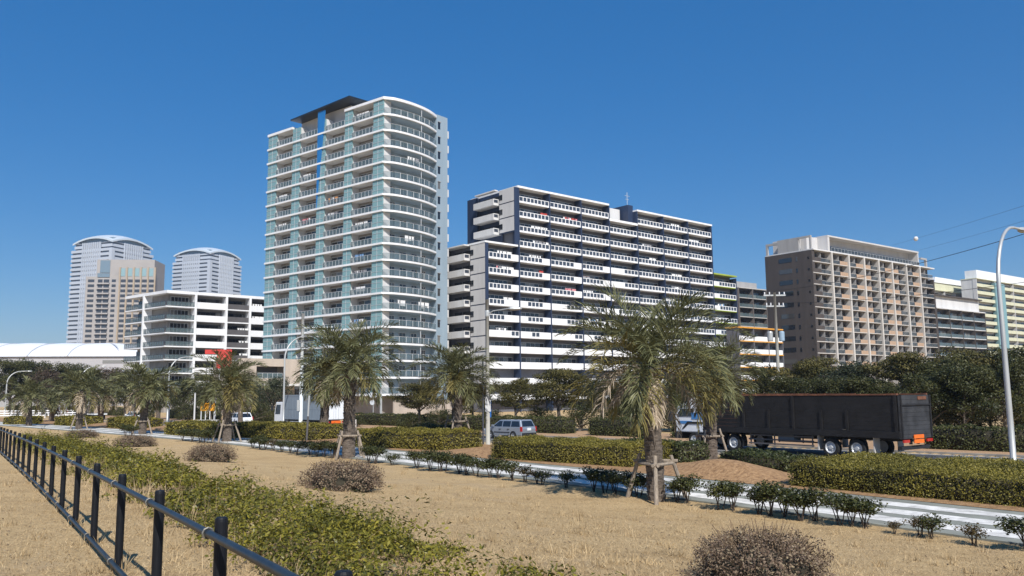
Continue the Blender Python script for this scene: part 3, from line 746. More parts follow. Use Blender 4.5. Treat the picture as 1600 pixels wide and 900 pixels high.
rng = np.random.default_rng(77)
fl = np.array([(p.x, p.y) for p in smooth_line([Vector(p) for p in FENCE], 8)])
fd = np.gradient(fl, axis=0); fd /= np.linalg.norm(fd, axis=1)[:, None]; fn = np.stack([fd[:, 1], -fd[:, 0]], 1)     # towards the lawn
# clumps: rosettes of leaves on short stems, band 1.2 m to ~4.5 m from the fence
nc = 2600
ii = (rng.random(nc) ** 0.85 * (len(fl) - 2)).astype(int)
yy = fl[ii, 1]
wid_out = np.interp(yy, [2, 5, 9, 14, 22, 38], [2.5, 2.85, 3.0, 3.0, 3.2, 3.0]); wid_in = np.interp(yy, [0, 6, 10, 16, 38], [1.15, 1.15, 1.15, 1.1, 0.9])
oo = wid_in + (wid_out - wid_in) * rng.random(nc) + rng.normal(0, 0.12, nc)
C = fl[ii] + fn[ii] * oo[:, None] + rng.normal(0, 0.1, (nc, 2))
edge = np.minimum(oo - wid_in, wid_out - oo)
hump = 0.5 + 0.5 * np.sin(C[:, 0] * 2.3 + 1.1 * np.sin(C[:, 1] * 1.7)) * np.cos(C[:, 1] * 1.9 - 0.8 * C[:, 0])
Hc = (0.14 + 0.60 * hump ** 1.5) * rng.uniform(0.75, 1.2, nc) * np.clip(0.5 + edge * 1.1, 0.35, 1.0)
bare = (np.sin(C[:, 0] * 1.1 + 2.0) * np.sin(C[:, 1] * 0.9 + 0.4) > 0.78)
keep = ~bare; C = C[keep]; Hc = Hc[keep]
zc = gz_np(C[:, 0], C[:, 1])
parts = []
per = np.where(C[:, 1] < 13, 46, 22)
for lo, nper, sz in ((True, 92, 0.050), (False, 30, 0.078)):
    sel = (C[:, 1] < 12) == lo
    c = C[sel]; h = Hc[sel]; z0 = zc[sel]; n = len(c) * nper
    rep = np.repeat(np.arange(len(c)), nper)
    d = rng.normal(0, 1, (n, 3)); d[:, 2] = np.abs(d[:, 2]) * 0.9; d /= np.linalg.norm(d, axis=1)[:, None]
    k = rng.uniform(0.5, 1.0, n) ** 0.5
    P = np.stack([c[rep, 0] + d[:, 0] * 0.20 * k, c[rep, 1] + d[:, 1] * 0.20 * k, z0[rep] + h[rep] * (0.30 + 0.75 * d[:, 2] * k)], 1)
    v, f = cards(rng, P, d + np.array([0, 0, 0.6]), rng.uniform(0.6, 1.35, n) * sz, 0.42, 0.5)
    parts.append((v, f))
V, Fc = join_arrays(parts)
tag(ob('shrubbery', np_mesh('shrubbery', V, Fc, M_THK)), 'tangled low green shrubbery running along the lawn side of the black fence', 'shrubbery', kind='stuff')
# dry stalks and twigs poking through it, dry blades around the fence feet
def blades(rng, P, L, w, lean=0.35):
    n = len(P); a = rng.uniform(0, 6.28, n); ln = rng.normal(0, lean, n)
    top = P + np.stack([np.cos(a) * ln * L, np.sin(a) * ln * L, L], 1); b = rng.uniform(0, 6.28, n)
    wv = np.stack([np.cos(b) * w, np.sin(b) * w, np.zeros(n)], 1)
    mid = P * 0.45 + top * 0.55 + np.stack([np.zeros(n), np.zeros(n), 0.08 * L], 1)
    V = np.stack([P - wv, P + wv, mid + wv * 0.7, mid - wv * 0.7, top + wv * 0.15, top - wv * 0.15], 1).reshape(-1, 3)
    i = np.arange(n) * 6
    Fc = np.concatenate([np.stack([i, i + 1, i + 2, i + 3], 1), np.stack([i + 3, i + 2, i + 4, i + 5], 1)])
    return V, Fc
n = 3600
ii = (rng.random(n) ** 0.9 * (len(fl) - 2)).astype(int); ww = np.interp(fl[ii, 1], [0, 6, 10, 16, 38], [1.15, 1.15, 1.15, 1.1, 0.9])
tuft = 0.5 + 0.5 * np.sin(fl[ii, 0] * 3.1 + fl[ii, 1] * 2.2)
oo = np.where(rng.random(n) < 0.55, ww + rng.normal(0.0, 0.22, n), ww + rng.random(n) * 1.9)
p2 = fl[ii] + fn[ii] * oo[:, None] + rng.normal(0, 0.12, (n, 2)); P = np.concatenate([p2, gz_np(p2[:, 0], p2[:, 1])[:, None]], 1)
b1 = blades(rng, P, rng.uniform(0.08, 0.36, n) * (0.45 + 0.8 * tuft), 0.0042, 0.6)
# mown dead grass close to the camera, thinning out with distance
n = 130000
yy = 2.5 + 19 * rng.random(n) ** 1.7; xx = (rng.random(n) * 1.30 - 0.66) * yy * 1.02
o_ = offset_np(xx, yy); ok = (o_ < -0.2); xx, yy = xx[ok], yy[ok]; n = len(xx)
P = np.stack([xx, yy, gz_np(xx, yy) - 0.004], 1)
nt2 = 420; ty = 4 + 26 * rng.random(nt2) ** 1.3; tx = (rng.random(nt2) * 1.3 - 0.66) * ty; ok = (offset_np(tx, ty) < -0.6); tx, ty = tx[ok], ty[ok]
tx = np.repeat(tx, 26) + rng.normal(0, 0.05, 26 * len(tx)); ty = np.repeat(ty, 26) + rng.normal(0, 0.05, 26 * len(ty))
b3 = blades(rng, np.stack([tx, ty, gz_np(tx, ty)], 1), rng.uniform(0.03, 0.13, len(tx)), 0.004, 0.8)
b2 = blades(rng, P, rng.uniform(0.012, 0.045, n), 0.0035, 1.5)
fq = np.array(FENCE[:14]); fq = np.repeat(fq, 40, axis=0) + rng.normal(0, 0.07, (40 * 14, 2))
b4 = blades(rng, np.stack([fq[:, 0], fq[:, 1], gz_np(fq[:, 0], fq[:, 1])], 1), rng.uniform(0.04, 0.16, len(fq)), 0.004, 0.6)
V, Fc = join_arrays([b1, b2, b3, b4])
tag(ob('dry_grass', np_mesh('dry_grass', V, Fc, M_DRY)), 'bleached dry grass blades and stalks scattered over the lawn and fence foot', 'grass', kind='stuff')

n = 5200
yy = 3 + 24 * rng.random(n) ** 1.4; xx = (rng.random(n) * 1.3 - 0.66) * yy
dens_ = 0.5 + 0.5 * np.sin(xx * 0.9 + 1.2) * np.sin(yy * 0.7); ok = (offset_np(xx, yy) < -0.3) & (rng.random(n) < 0.25 + 0.75 * dens_ ** 2); xx, yy = xx[ok], yy[ok]; n = len(xx)
P = np.stack([xx, yy, gz_np(xx, yy) + 0.014], 1)
V, Fc = cards(rng, P, np.tile([0, 0, 1.0], (n, 1)), rng.uniform(0.018, 0.062, n), 0.5, 0.25)
M_LIT = foliage('fallen_leaf', [(0.045, 0.028, 0.016), (0.12, 0.078, 0.042), (0.26, 0.185, 0.105)], 0.9, 0.05, 2.0, 0.2)
tag(ob('leaf_litter', np_mesh('leaf_litter', V, Fc, M_LIT)), 'small brown fallen leaves and twigs strewn thinly over the dry lawn', 'leaf litter', kind='stuff')
# ------------------------------------------------------------------ trees
M_PINE = foliage('pine_leaf', [(0.026, 0.027, 0.008), (0.066, 0.062, 0.016), (0.125, 0.105, 0.027), (0.185, 0.145, 0.040)], 0.6, 0.2, 0.35, 0.5)
M_BROAD = foliage('broadleaf', [(0.018, 0.024, 0.008), (0.050, 0.055, 0.016), (0.108, 0.102, 0.028)], 0.5, 0.2, 0.35, 0.5)
M_OLIVE = foliage('olive_leaf', [(0.022, 0.030, 0.014), (0.050, 0.060, 0.030), (0.095, 0.105, 0.055)], 0.55, 0.2, 0.35, 0.5)
M_BROWN = foliage('bare_twig_leaf', [(0.035, 0.028, 0.020), (0.085, 0.060, 0.042), (0.13, 0.092, 0.062)], 0.8, 0.15, 0.35, 0.5)
def tree_meshes(kind, seed, h, w, trunk_h, leaf, n=5200, mat=None):
    rng = np.random.default_rng(seed); rr = random.Random(seed)
    m = MB(); cl = []
    nb = 9 if kind == 'pine' else 11
    lean = rr.uniform(-0.3, 0.3)
    m.tube([(0, 0, -0.2), (lean * 0.3, 0.1, trunk_h * 0.6), (lean, 0.15, trunk_h * 1.1), (lean * 1.2, 0.1, h * 0.72)], [0.17, 0.14, 0.11, 0.05], 8)
    for i in range(nb):
        a = i * 2.4 + rr.uniform(-0.4, 0.4); k = (i + 0.5) / nb
        z0 = trunk_h * rr.uniform(0.75, 1.0) + (h * 0.6 - trunk_h * 0.8) * k
        rmax = w * (0.98 - 0.55 * k ** 1.5) * rr.uniform(0.7, 1.0)
        e = Vector((lean + math.cos(a) * rmax, math.sin(a) * rmax, z0 + h * 0.20 + 0.10 * h * k))
        b = Vector((lean * z0 / h, 0.1, z0)); mid = b.lerp(e, 0.5) + Vector((0, 0, 0.12 * h * rr.uniform(0.2, 1)))
        m.tube([b, mid, e], [0.075, 0.05, 0.02], 6)
        for t in (0.45, 0.75, 1.0):
            c = b.lerp(e, t) + Vector((rr.uniform(-.4, .4), rr.uniform(-.4, .4), rr.uniform(0, 0.06 * h)))
            r = w * rr.uniform(0.24, 0.36)
            cl.append((c, (r, r, r * (0.42 if kind == 'pine' else 0.75))))
    for i in range(7):
        a = rr.uniform(0, 6.28); q = rr.uniform(0, 0.45) * w; c = Vector((lean + math.cos(a) * q, math.sin(a) * q, h * rr.uniform(0.78, 0.93))); r = w * rr.uniform(0.22, 0.34)
        cl.append((c, (r, r, r * (0.45 if kind == 'pine' else 0.72))))
    P = []; Nn = []; per = n // len(cl)
    for c, r in cl:
        p, d = ellipsoid_pts(rng, per, np.array(c), r, 0.35); P.append(p); Nn.append(d)
    P = np.concatenate(P); Nn = np.concatenate(Nn)
    keep = P[:, 2] < h * 1.03
    P = P[keep]; Nn = Nn[keep]
    V, Fc = cards(rng, P, Nn + np.array([0, 0, 0.4]), rng.uniform(0.6, 1.4, len(P)) * leaf, 0.6, 0.6)
    return m.mesh('trunk', M_BARK), np_mesh('crown', V, Fc, mat)
TM = {'pine': [tree_meshes('pine', s, 5.6, 3.0, 1.9, 0.125, 15000, M_PINE) for s in (1, 2, 3, 4)],
      'broad': [tree_meshes('broad', s, 6.4, 3.0, 1.2, 0.15, 14000, M_BROAD) for s in (5, 6, 7)],
      'olive': [tree_meshes('broad', s, 5.4, 2.9, 0.9, 0.13, 14000, M_OLIVE) for s in (8, 9)],
      'brown': [tree_meshes('broad', s, 6.0, 2.8, 1.2, 0.14, 9000, M_BROWN) for s in (12,)],
      'bush': [tree_meshes('broad', s, 2.4, 1.7, 0.2, 0.10, 5000, M_BROAD) for s in (14, 15)]}
BASEH = {'pine': 5.6, 'broad': 6.4, 'olive': 5.4, 'brown': 6.0, 'bush': 2.4}
TG = 'trees standing behind the road'
tcount = 0
def tree(kind, px, topy, Y, label, wscale=1.0, cat='tree'):
    global tcount
    x = XAT(px, Y, 640); z0 = 0.1; h = ZAT(px, topy, Y) - z0
    s = h / BASEH[kind]
    mm = TM[kind][tcount % len(TM[kind])]; tcount += 1
    t = empty({'pine': 'pine_tree', 'broad': 'broadleaf_tree', 'olive': 'olive_tree', 'brown': 'bare_tree', 'bush': 'bush'}[kind], (x, Y, z0), tcount * 1.9, label, cat, TG if kind != 'bush' else 'dark bushes below the trees')
    t.scale = (s * wscale, s * wscale, s)
    ob('trunk', mm[0], t); ob('crown', mm[1], t)
TREES = [('pine', 657, 596, 84, 'low flat-topped pine in front of the foot of the curved-balcony tower', 1.35),
 ('pine', 740, 594, 83, 'pine behind the concrete lamp column', 1.1),
 ('pine', 806, 588, 80, 'flat-topped pine directly behind the silver wagon, its pale trunk in view', 1.05),
 ('pine', 876, 574, 79, 'broad pine with a domed crown right of the silver wagon', 1.25),
 ('pine', 936, 590, 77, 'pine partly behind the left fronds of the largest palm', 1.0),
 ('broad', 985, 588, 76, 'dark tree behind the trunk of the largest palm', 1.1),
 ('broad', 1062, 580, 75, 'dark tree above the cab of the black truck', 1.0),
 ('broad', 1128, 576, 74, 'dark tree behind the front bed of the black truck', 1.0),
 ('broad', 1196, 572, 73, 'dark tree left of the utility pole', 0.9),
 ('pine', 1262, 557, 71, 'rounded ochre tree in front of the brown block, above the black truck', 1.15),
 ('olive', 1322, 566, 68, 'grey-green tree right of the ochre tree, above the black truck', 1.25),
 ('pine', 1420, 549, 66, 'wide ochre tree behind the tail of the black truck', 1.2),
 ('broad', 1478, 556, 62, 'dark tree right of the truck tail', 1.1),
 ('pine', 1530, 541, 64, 'ochre tree left of the tall curved street lamp', 1.2),
 ('broad', 1600, 540, 60, 'dark tree cut by the right edge, behind the tall curved street lamp', 1.2),
 ('broad', 1395, 600, 60, 'low dark tree just above the tail of the black truck', 1.0),
 ('broad', 1548, 585, 58, 'dark low tree behind the right hedge', 1.1),
 ('broad', 1290, 590, 64, 'low dark tree over the middle of the black truck bed', 1.3),
 ('broad', 1350, 586, 62, 'low dark tree between the grey-green tree and the wide ochre tree', 1.3),
 ('broad', 1450, 575, 55, 'dense dark tree rising right of the truck tail', 1.2),
 ('broad', 1505, 572, 54, 'dense dark tree between truck tail and curved street lamp', 1.2),
 ('broad', 1240, 585, 66, 'low dark tree right of the utility pole', 1.2),
 ('broad', 1565, 562, 55, 'dense dark tree directly behind the tall curved street lamp', 1.1),
 ('broad', 18, 562, 175, 'dark green tree at the left edge below the white domed roof', 1.2),
 ('broad', 47, 560, 180, 'tall dark tree below the middle of the white domed roof', 1.2),
 ('brown', 74, 573, 170, 'brown bare tree below the white domed roof', 1.1),
 ('broad', 106, 567, 172, 'dark tree below the near corner of the domed hall', 1.1),
 ('broad', 135, 571, 160, 'dark tree with a curved street lamp in front', 1.0),
 ('brown', 166, 572, 165, 'reddish bare tree left of the white apartment block', 1.3),
 ('broad', 196, 580, 150, 'dark tree in front of the left end of the white apartment block', 1.0),
 ('broad', 288, 588, 125, 'dark tree behind the orange board', 1.0),
 ('broad', 240, 592, 130, 'dark tree below the first balconies of the white apartment block', 1.2),
 ('broad', 330, 594, 118, 'dark tree right of the orange board, under the red sign', 1.1),
 ('olive', 428, 588, 112, 'green tree above the cab of the box truck', 0.9),
 ('olive', 385, 592, 115, 'grey-green tree right of the palm beside the orange board', 1.0)]
for k, px, ty, Yv, lab, ws in TREES: tree(k, px, ty, Yv, lab, ws)
for px, ty, Yv, lab in ((640, 645, 82, 'dark bush at the left foot of the low flat-topped pine'), (690, 640, 80, 'dark bush behind the staked mound palm'), (770, 640, 80, 'dark bush behind the lamp column'), (845, 636, 78, 'dark bush above the silver wagon'), (905, 630, 76, 'dark bush below the domed pine'),
                    (955, 632, 75, 'dark bush left of the largest palm trunk'), (1010, 632, 74, 'dark bush behind the largest palm trunk'), (560, 650, 92, 'round bush right of the white box truck'), (1515, 640, 58, 'dark bush at the foot of the ochre tree on the right'), (1460, 640, 59, 'dark bush beyond the truck tail'), (1585, 640, 57, 'dark bush behind the tall curved street lamp'), (1100, 625, 72, 'dark bush behind the truck cab'),
                    (300, 630, 115, 'dark bush left of the orange board'), (225, 632, 120, 'dark bush above the white saloon car'), (400, 630, 108, 'dark bush left of the box truck'), (1050, 628, 73, 'dark bush left of the truck cab')):
    tree('bush', px, ty, Yv, lab, 1.25, 'bush')
# ------------------------------------------------------------------ building kit
M_WHITE = paint('white_wall_paint', (0.75, 0.76, 0.77), 0.6, 0.06, 0.35, streak=True)
M_OFFW = paint('offwhite_render', (0.59, 0.585, 0.575), 0.7, 0.08, 0.4, streak=True)
M_LGREY = paint('light_grey_tile', (0.52, 0.51, 0.50), 0.6, 0.07, 0.5, streak=True)
M_GREY = paint('grey_render', (0.34, 0.335, 0.33), 0.7, 0.08, 0.5, streak=True)
M_DGREY = paint('dark_grey_panel', (0.095, 0.090, 0.092), 0.5, 0.1, 0.6)
M_NAVY = paint('navy_paint', (0.022, 0.036, 0.075), 0.45, 0.12, 0.5, streak=True)
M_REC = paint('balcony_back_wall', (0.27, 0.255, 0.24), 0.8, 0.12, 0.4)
M_RECB = paint('brown_balcony_back_wall', (0.085, 0.075, 0.068), 0.8, 0.12, 0.4)  # wall colour darkened to give the brown block's balcony recesses their shade
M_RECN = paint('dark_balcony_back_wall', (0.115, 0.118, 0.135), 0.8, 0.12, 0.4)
M_BLUEW = paint('pale_blue_render', (0.25, 0.325, 0.385), 0.6, 0.06, 0.4, streak=True)
M_BLUEF = paint('bright_blue_paint', (0.02, 0.16, 0.42), 0.4, 0.08, 0.5)
M_TAN = paint('tan_stone', (0.44, 0.375, 0.315), 0.75, 0.08, 0.6, streak=True)
M_BRICK = paint('brown_tile', (0.066, 0.055, 0.049), 0.65, 0.10, 0.8, streak=True)
M_TERRA = paint('terracotta_panel', (0.41, 0.285, 0.195), 0.65, 0.08, 0.8)
M_BEIGE = paint('beige_fin', (0.50, 0.475, 0.44), 0.7, 0.07, 0.5, streak=True)
M_ROOFD = paint('dark_roof_metal', (0.022, 0.030, 0.040), 0.35, 0.1, 0.5, metal=0.3)
M_CREAM = paint('cream_render', (0.56, 0.555, 0.40), 0.7, 0.06, 0.4, streak=True)
M_GREEN = paint('lime_edge_paint', (0.30, 0.38, 0.06), 0.5, 0.08, 0.5)
M_ORANGE = paint('orange_edge_paint', (0.62, 0.29, 0.035), 0.5, 0.08, 0.5)
M_RED = paint('red_panel_paint', (0.56, 0.055, 0.045), 0.45, 0.10, 0.8)
M_WIN = glass('window_glass', (0.018, 0.022, 0.028), 0.06, 0.9, 1, 0.34, (0.34, 0.33, 0.30))
M_WIN2 = glass('window_glass_dark', (0.014, 0.017, 0.022), 0.06, 0.9, 1, 0.14, (0.26, 0.25, 0.23))
M_TEAL = glass('teal_glass_panel', (0.20, 0.34, 0.355), 0.12, 0.6)
M_RAILG = glass('balustrade_glass', (0.125, 0.175, 0.19), 0.10, 0.6, 0.5)
M_RAILK = glass('smoked_balustrade_glass', (0.07, 0.08, 0.085), 0.10, 0.6, 0.5)
M_RAILD = glass('dark_balustrade_glass', (0.045, 0.055, 0.075), 0.10, 0.8)
M_ALU = paint('aluminium_frame', (0.52, 0.54, 0.55), 0.4, 0.05, 2, metal=0.2)
M_DFRAME = paint('dark_frame', (0.045, 0.045, 0.05), 0.4, 0.1, 2)
M_MEMB = paint('white_membrane', (0.78, 0.79, 0.80), 0.5, 0.05, 0.12)
M_LAUN = {'white': paint('white_cloth', (0.74, 0.74, 0.73), 0.9, 0.06, 3), 'pink': paint('pink_cloth', (0.60, 0.22, 0.24), 0.9, 0.08, 3), 'blue': paint('blue_cloth', (0.18, 0.33, 0.55), 0.9, 0.08, 3),
          'red': paint('red_cloth', (0.45, 0.06, 0.05), 0.9, 0.08, 3), 'orange': paint('orange_cloth', (0.60, 0.26, 0.08), 0.9, 0.08, 3), 'grey': paint('grey_cloth', (0.25, 0.25, 0.27), 0.9, 0.08, 3)}
def tface(px, py, X0, Y0, dx, dy):
    """distance along a facade line through (X0,Y0) where a picture column meets it"""
    d = ray(px, py); r = d.x / d.y
    return (Y0 * r - X0) / (dx - dy * r)
RZL = -math.pi / 2
class Bld:
    """a building: origin at its nearest corner, x along the right-hand face, y along the left-hand face"""
    def __init__(s, name, X0, Y0, rz, label, group=None, cat='building'):
        s.o = empty(name, (X0, Y0, 0), rz, label, cat, group); s.X0, s.Y0, s.rz = X0, Y0, rz
        s.c, s.s = math.cos(rz), math.sin(rz)
    def part(s, name, mb, mats, loc=(0, 0, 0), rz=0): return mb.build(name, mats, s.o, loc, rz)
    def inst(s, name, me, loc, rz=0, parent=None): return ob(name, me, parent or s.o, loc, rz)
    def z(s, px, py, lx=0, ly=0): return ZAT(px, py, s.Y0 + lx * s.s + ly * s.c)
    def tr(s, px, py): return tface(px, py, s.X0, s.Y0, s.c, s.s)
    def tl(s, px, py): return tface(px, py, s.X0, s.Y0, -s.s, s.c)
    def world(s, lx, ly, z): return (s.X0 + lx * s.c - ly * s.s, s.Y0 + lx * s.s + ly * s.c, z)
def window_row(w, z0=0.15, z1=2.15, n=4, y=0.0, margin=0.3, split=None, frame=True):
    """sliding windows: mats 0 glass, 1 frame"""
    m = MB(); ww = (w - 2 * margin) / n
    for i in range(n):
        if split and i in split: continue
        x0 = margin + i * ww
        m.box(x0 + 0.05, x0 + ww - 0.05, y - 0.03, y + 0.05, z0 + 0.05, z1 - 0.05, 0)
    if frame:
        m.box(margin - 0.06, w - margin + 0.06, y - 0.06, y + 0.04, z1, z1 + 0.09, 1); m.box(margin - 0.06, w - margin + 0.06, y - 0.06, y + 0.04, z0 - 0.08, z0, 1)
        for i in range(n + 1): m.box(margin + i * ww - 0.035, margin + i * ww + 0.035, y - 0.06, y + 0.04, z0, z1, 1)
    return m
def rail_mb(w, h=1.12, post=0.9, y=0.0, x0=0.0, base=0.0, top=0.06):
    """mats 0 glass, 1 frame"""
    m = MB(); n = max(1, round(w / post))
    m.box(x0, x0 + w, y + 0.01, y + 0.035, base + 0.08, base + h - 0.05, 0)
    m.box(x0, x0 + w, y - 0.02, y + 0.06, base + h - 0.05, base + h + top - 0.05, 1)
    m.box(x0, x0 + w, y - 0.02, y + 0.05, base + 0.02, base + 0.08, 1)
    for i in range(n + 1):
        x = x0 + w * i / n; m.box(max(x0, x - 0.03), min(x0 + w, x + 0.03), y - 0.025, y + 0.055, base + 0.08, base + h - 0.05, 1)
    return m
LG = 'washing hung on the balconies'
LAUNDRY = []
def laundry_mesh(seed, cols, w):
    rr = random.Random(seed); m = MB(); mats = [M_LAUN[c] for c in cols]; x = 0.0
    m.tube([(-0.1, 0, 0.02), (w + 0.1, 0, 0.02)], 0.015, 4, 0)
    while x < w - 0.2:
        k = rr.choice(['sheet', 'shirt', 'towel', 'shirt']); mi = rr.randrange(len(mats))
        a = {'sheet': 1.0, 'shirt': 0.5, 'towel': 0.45}[k] * rr.uniform(0.8, 1.2); d = {'sheet': 1.0, 'shirt': 0.68, 'towel': 0.8}[k] * rr.uniform(0.85, 1.15)
        nseg = 5; vs = []; fs = []
        for i in range(nseg + 1):
            for j in range(3):
                u = i / nseg; vv = j / 2; wd = a * (1.0 if k != 'shirt' or j < 1 else 0.72)
                vs.append((x + a / 2 + (u - 0.5) * wd, 0.035 * math.sin(u * 9 + seed) * vv + 0.02, -d * vv))
        for i in range(nseg):
            for j in range(2): fs.append((i * 3 + j, i * 3 + j + 1, i * 3 + j + 4, i * 3 + j + 3))
        o = len(m.v); m.add(vs, fs, mi); m.add([(p[0], p[1] + 0.03, p[2]) for p in vs], [f[::-1] for f in fs], mi)
        x += a + rr.uniform(0.04, 0.3)
    return m.mesh('laundry', mats)
def hang(b, lx, ly, z, rot, seed, cols, w, label):
    o = ob('laundry', laundry_mesh(seed, cols, w), None, b.world(lx, ly, z), b.rz + rot)
    tag(o, label, 'laundry', LG)
NTH = ['top', 'second', 'third', 'fourth', 'fifth', 'sixth', 'seventh', 'eighth', 'ninth', 'tenth', 'eleventh', 'twelfth', 'thirteenth', 'fourteenth', 'fifteenth', 'sixteenth']

ACM = MB().box(0, 0.82, 0, 0.32, 0, 0.62, 0).lathe([(0.0, -0.03), (0.22, -0.03), (0.25, 0.01)], 12, 1, 'Y', (0.33, 0, 0.32)).mesh('air_conditioner', [M_OFFW, M_DFRAME])
# ================================================================== the tower with the curved balconies
cx, cy = XAT(597, 147, 400), 147.0
T = Bld('apartment_tower', cx, cy, math.atan2(0.78, 0.627), 'tall pale blue and white apartment tower with curved glass balconies on its right corner')
FH = 3.0
zt = T.z(597, 152) ; NF = 17
zr = [zt - FH * k for k in range(0, 20)]
LT = T.tl(420, 212)
py_ref = 350
br = [T.tl(400 + x / 3.215, 140 + 700 / 3.215) for x in (582, 475, 437, 338, 300, 210, 173, 92, 50)]
br = [0.0] + br            # 0 | panel | b1 | balc | b2 | panel ...
SL = 0.34                  # slab edge thickness
W_R = T.tr(698, 360)       # far end of the right-hand wall
W_C = T.tr(681, 360)       # end of the curved balconies
NARC = 18
def arc_y(x, b=1.6): return -b * (math.sin(math.pi * (0.5 + 0.5 * x / W_C) ** 1.0 * 1.0) ** 0.8 if False else (1 - (abs(2 * x / W_C - 0.92) / 1.08) ** 2.2))
arc = [(W_C * i / NARC, 0) for i in range(NARC + 1)]
def arcpts(off=0.0): return [(0.02 + (W_C - 0.02) * i / NARC, min(-0.02, arc_y(W_C * i / NARC) * (min(1, i / 1.5) if i < 2 else 1) * (1 if i < NARC else 0.0)) - off) for i in range(NARC + 1)]
yb = br[-1]
# body
m = MB()
m.prism([(2.0, 1.9), (W_R, 1.9), (W_R, yb - 1.0), (2.0, yb - 1.0)], 0, zr[1])
m.prism([(2.0, 1.92), (W_R, 1.92), (W_R, br[3] + 1), (2.0, br[3] + 1)], zr[1], zr[0] - SL)
m.prism([(2.0, br[7] + 0.4), (W_R, br[7] + 0.4), (W_R, yb - 1.05), (2.0, yb - 1.05)], zr[1], zr[0] - SL)
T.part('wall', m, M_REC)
m = MB(); m.prism([(W_C, -0.15), (W_R + 0.05, -0.15), (W_R + 0.05, 4.5), (W_C, 4.5)], 0, zr[0] + 0.35)
m.prism([(W_C - 1.2, 1.2), (W_C, 1.2), (W_C, 4.4), (W_C - 1.2, 4.4)], 0, zr[0] - SL)
T.part('end_wall', m, M_BLUEW)
# slabs: left face edge + curved edge in one plate per floor
for k in range(0, NF + 2):
    z = zr[k]; m = MB()
    if k == 0:
        P1 = [(-0.15, -0.1)] + [(x, y) for x, y in arcpts(0.15)] + [(W_C, 1.95), (2.05, 1.95), (2.05, br[3]), (-0.15, br[3])]
        m.prism(P1, z - SL, z + 0.15)
        m.prism([(-0.15, br[7]), (2.05, br[7]), (2.05, yb + 0.1), (-0.15, yb + 0.1)], z - SL, z + 0.15)
        m.prism([(2.06, br[7] + 0.02), (W_R - .1, br[7] + 0.02), (W_R - .1, yb - 1.1), (2.06, yb - 1.1)], z - 0.3, z + 0.05)
        m.prism([(2.06, 1.96), (W_R - .1, 1.96), (W_R - .1, br[3] + 0.9), (2.06, br[3] + 0.9)], z - 0.3, z + 0.05)
    else:
        P1 = [(-0.18, -0.1)] + [(x, y) for x, y in arcpts(0.15)] + [(W_C, 1.95), (2.05, 1.95), (2.05, yb + 0.1), (-0.18, yb + 0.1)]
        m.prism(P1, z - SL, z)
    T.part('floor_slab' if k else 'roof', m, M_WHITE)
# teal glazed panels between the loggias (with mullions)
for i in range(0, 9, 2):
    a, b = br[i], br[i + 1] if i + 1 < len(br) else br[i] + 2
    if i == 8: a, b = br[8], br[9]
    top = zr[0] - SL if i not in (4,) else zr[0] - SL
    m = MB()
    if i == 0: a = 0.12
    m.box(0.06, 0.30, a, b, zr[NF + 1], top, 0)
    for k in range(0, NF + 1):
        for q in (0.33, 0.66):
            z = zr[k + 1] + (zr[0] - zr[1]) * q - 0.2; m.box(0.02, 0.06, a, b, z - 0.03, z + 0.03, 1)
    m.box(0.02, 0.06, (a + b) / 2 - 0.03, (a + b) / 2 + 0.03, zr[NF + 1], top, 1)
    m.box(0.30, 2.0, a + 0.05, a + 0.2, zr[NF + 1], top, 2); m.box(0.30, 2.0, b - 0.2, b - 0.05, zr[NF + 1], top, 2)
    T.part('glazed_panel', m, [M_TEAL, M_ALU, M_OFFW])
# loggias: rail with a window as its sub-part
for i in range(1, 8, 2):
    a, b = br[i], br[i + 1]; w = b - a - 0.1
    rm = rail_mb(w, 1.10, 0.95).mesh('balcony', [M_RAILG, M_ALU])
    wm = window_row(w, 0.1, 2.1, 3, margin=0.35 * w / 5).mesh('window', [M_WIN, M_ALU])
    for k in range(1, NF + 2):
        o = T.inst('balcony', rm, (-0.02, b - 0.05, zr[k]), RZL); ob('window', wm, o, (0, 1.86, 0))
        if (k * 7 + i * 3) % 5 < 3: ob('air_conditioner', ACM, o, (w * (0.12 if (k + i) % 2 else 0.78), 1.35, 0.02))
# curved glass balconies (wide frame in the middle) and windows behind
ap = arcpts(0.0)
m = MB()
for i in range(NARC):
    (x0, y0), (x1, y1) = ap[i], ap[i + 1]
    h = 1.12
    m.add([(x0, y0, 0.05), (x1, y1, 0.05), (x1, y1, h), (x0, y0, h)], [(0, 1, 2, 3)], 0)
    m.tube([(x0, y0, h), (x1, y1, h)], 0.035, 5, 1)
    if 3 <= i <= 14:
        for hh in (0.1, 0.62 if False else 0.1): m.tube([(x0, y0 - 0.03, hh), (x1, y1 - 0.03, hh)], 0.035, 4, 1)
        i % 2 or m.tube([(x0, y0 - 0.03, 0.05), (x0, y0 - 0.03, h)], 0.045, 4, 1)
cm = m.mesh('curved_balcony', [M_RAILG, M_ALU])
ww = W_C - 4.2
wm = MB()
for (x0, x1) in ((2.6, 4.0), (5.3, 6.9), (8.3, 9.7), (11.0, 12.0)):
    if x1 < W_C - 0.6: wm.box(x0, x1, -0.06, 0.05, 0.05, 2.05, 0); wm.box(x0 - 0.06, x0, -0.08, 0.04, 0.05, 2.1, 1); wm.box(x1, x1 + 0.06, -0.08, 0.04, 0.05, 2.1, 1); wm.box((x0 + x1) / 2 - .03, (x0 + x1) / 2 + .03, -0.08, 0.04, 0.05, 2.05, 1); wm.box(x0, x1, -0.08, 0.04, 2.05, 2.12, 1)
wm = wm.mesh('window', [M_WIN2, M_ALU])
dm = MB().box(-0.05, 0.05, 0, 1.9, 0.0, FH - SL).mesh('partition', M_BLUEW)
pm = MB(); pm.tube([(0, 0, 0), (0, 0, FH - SL)], 0.07, 8); pm = pm.mesh('post', M_ALU)
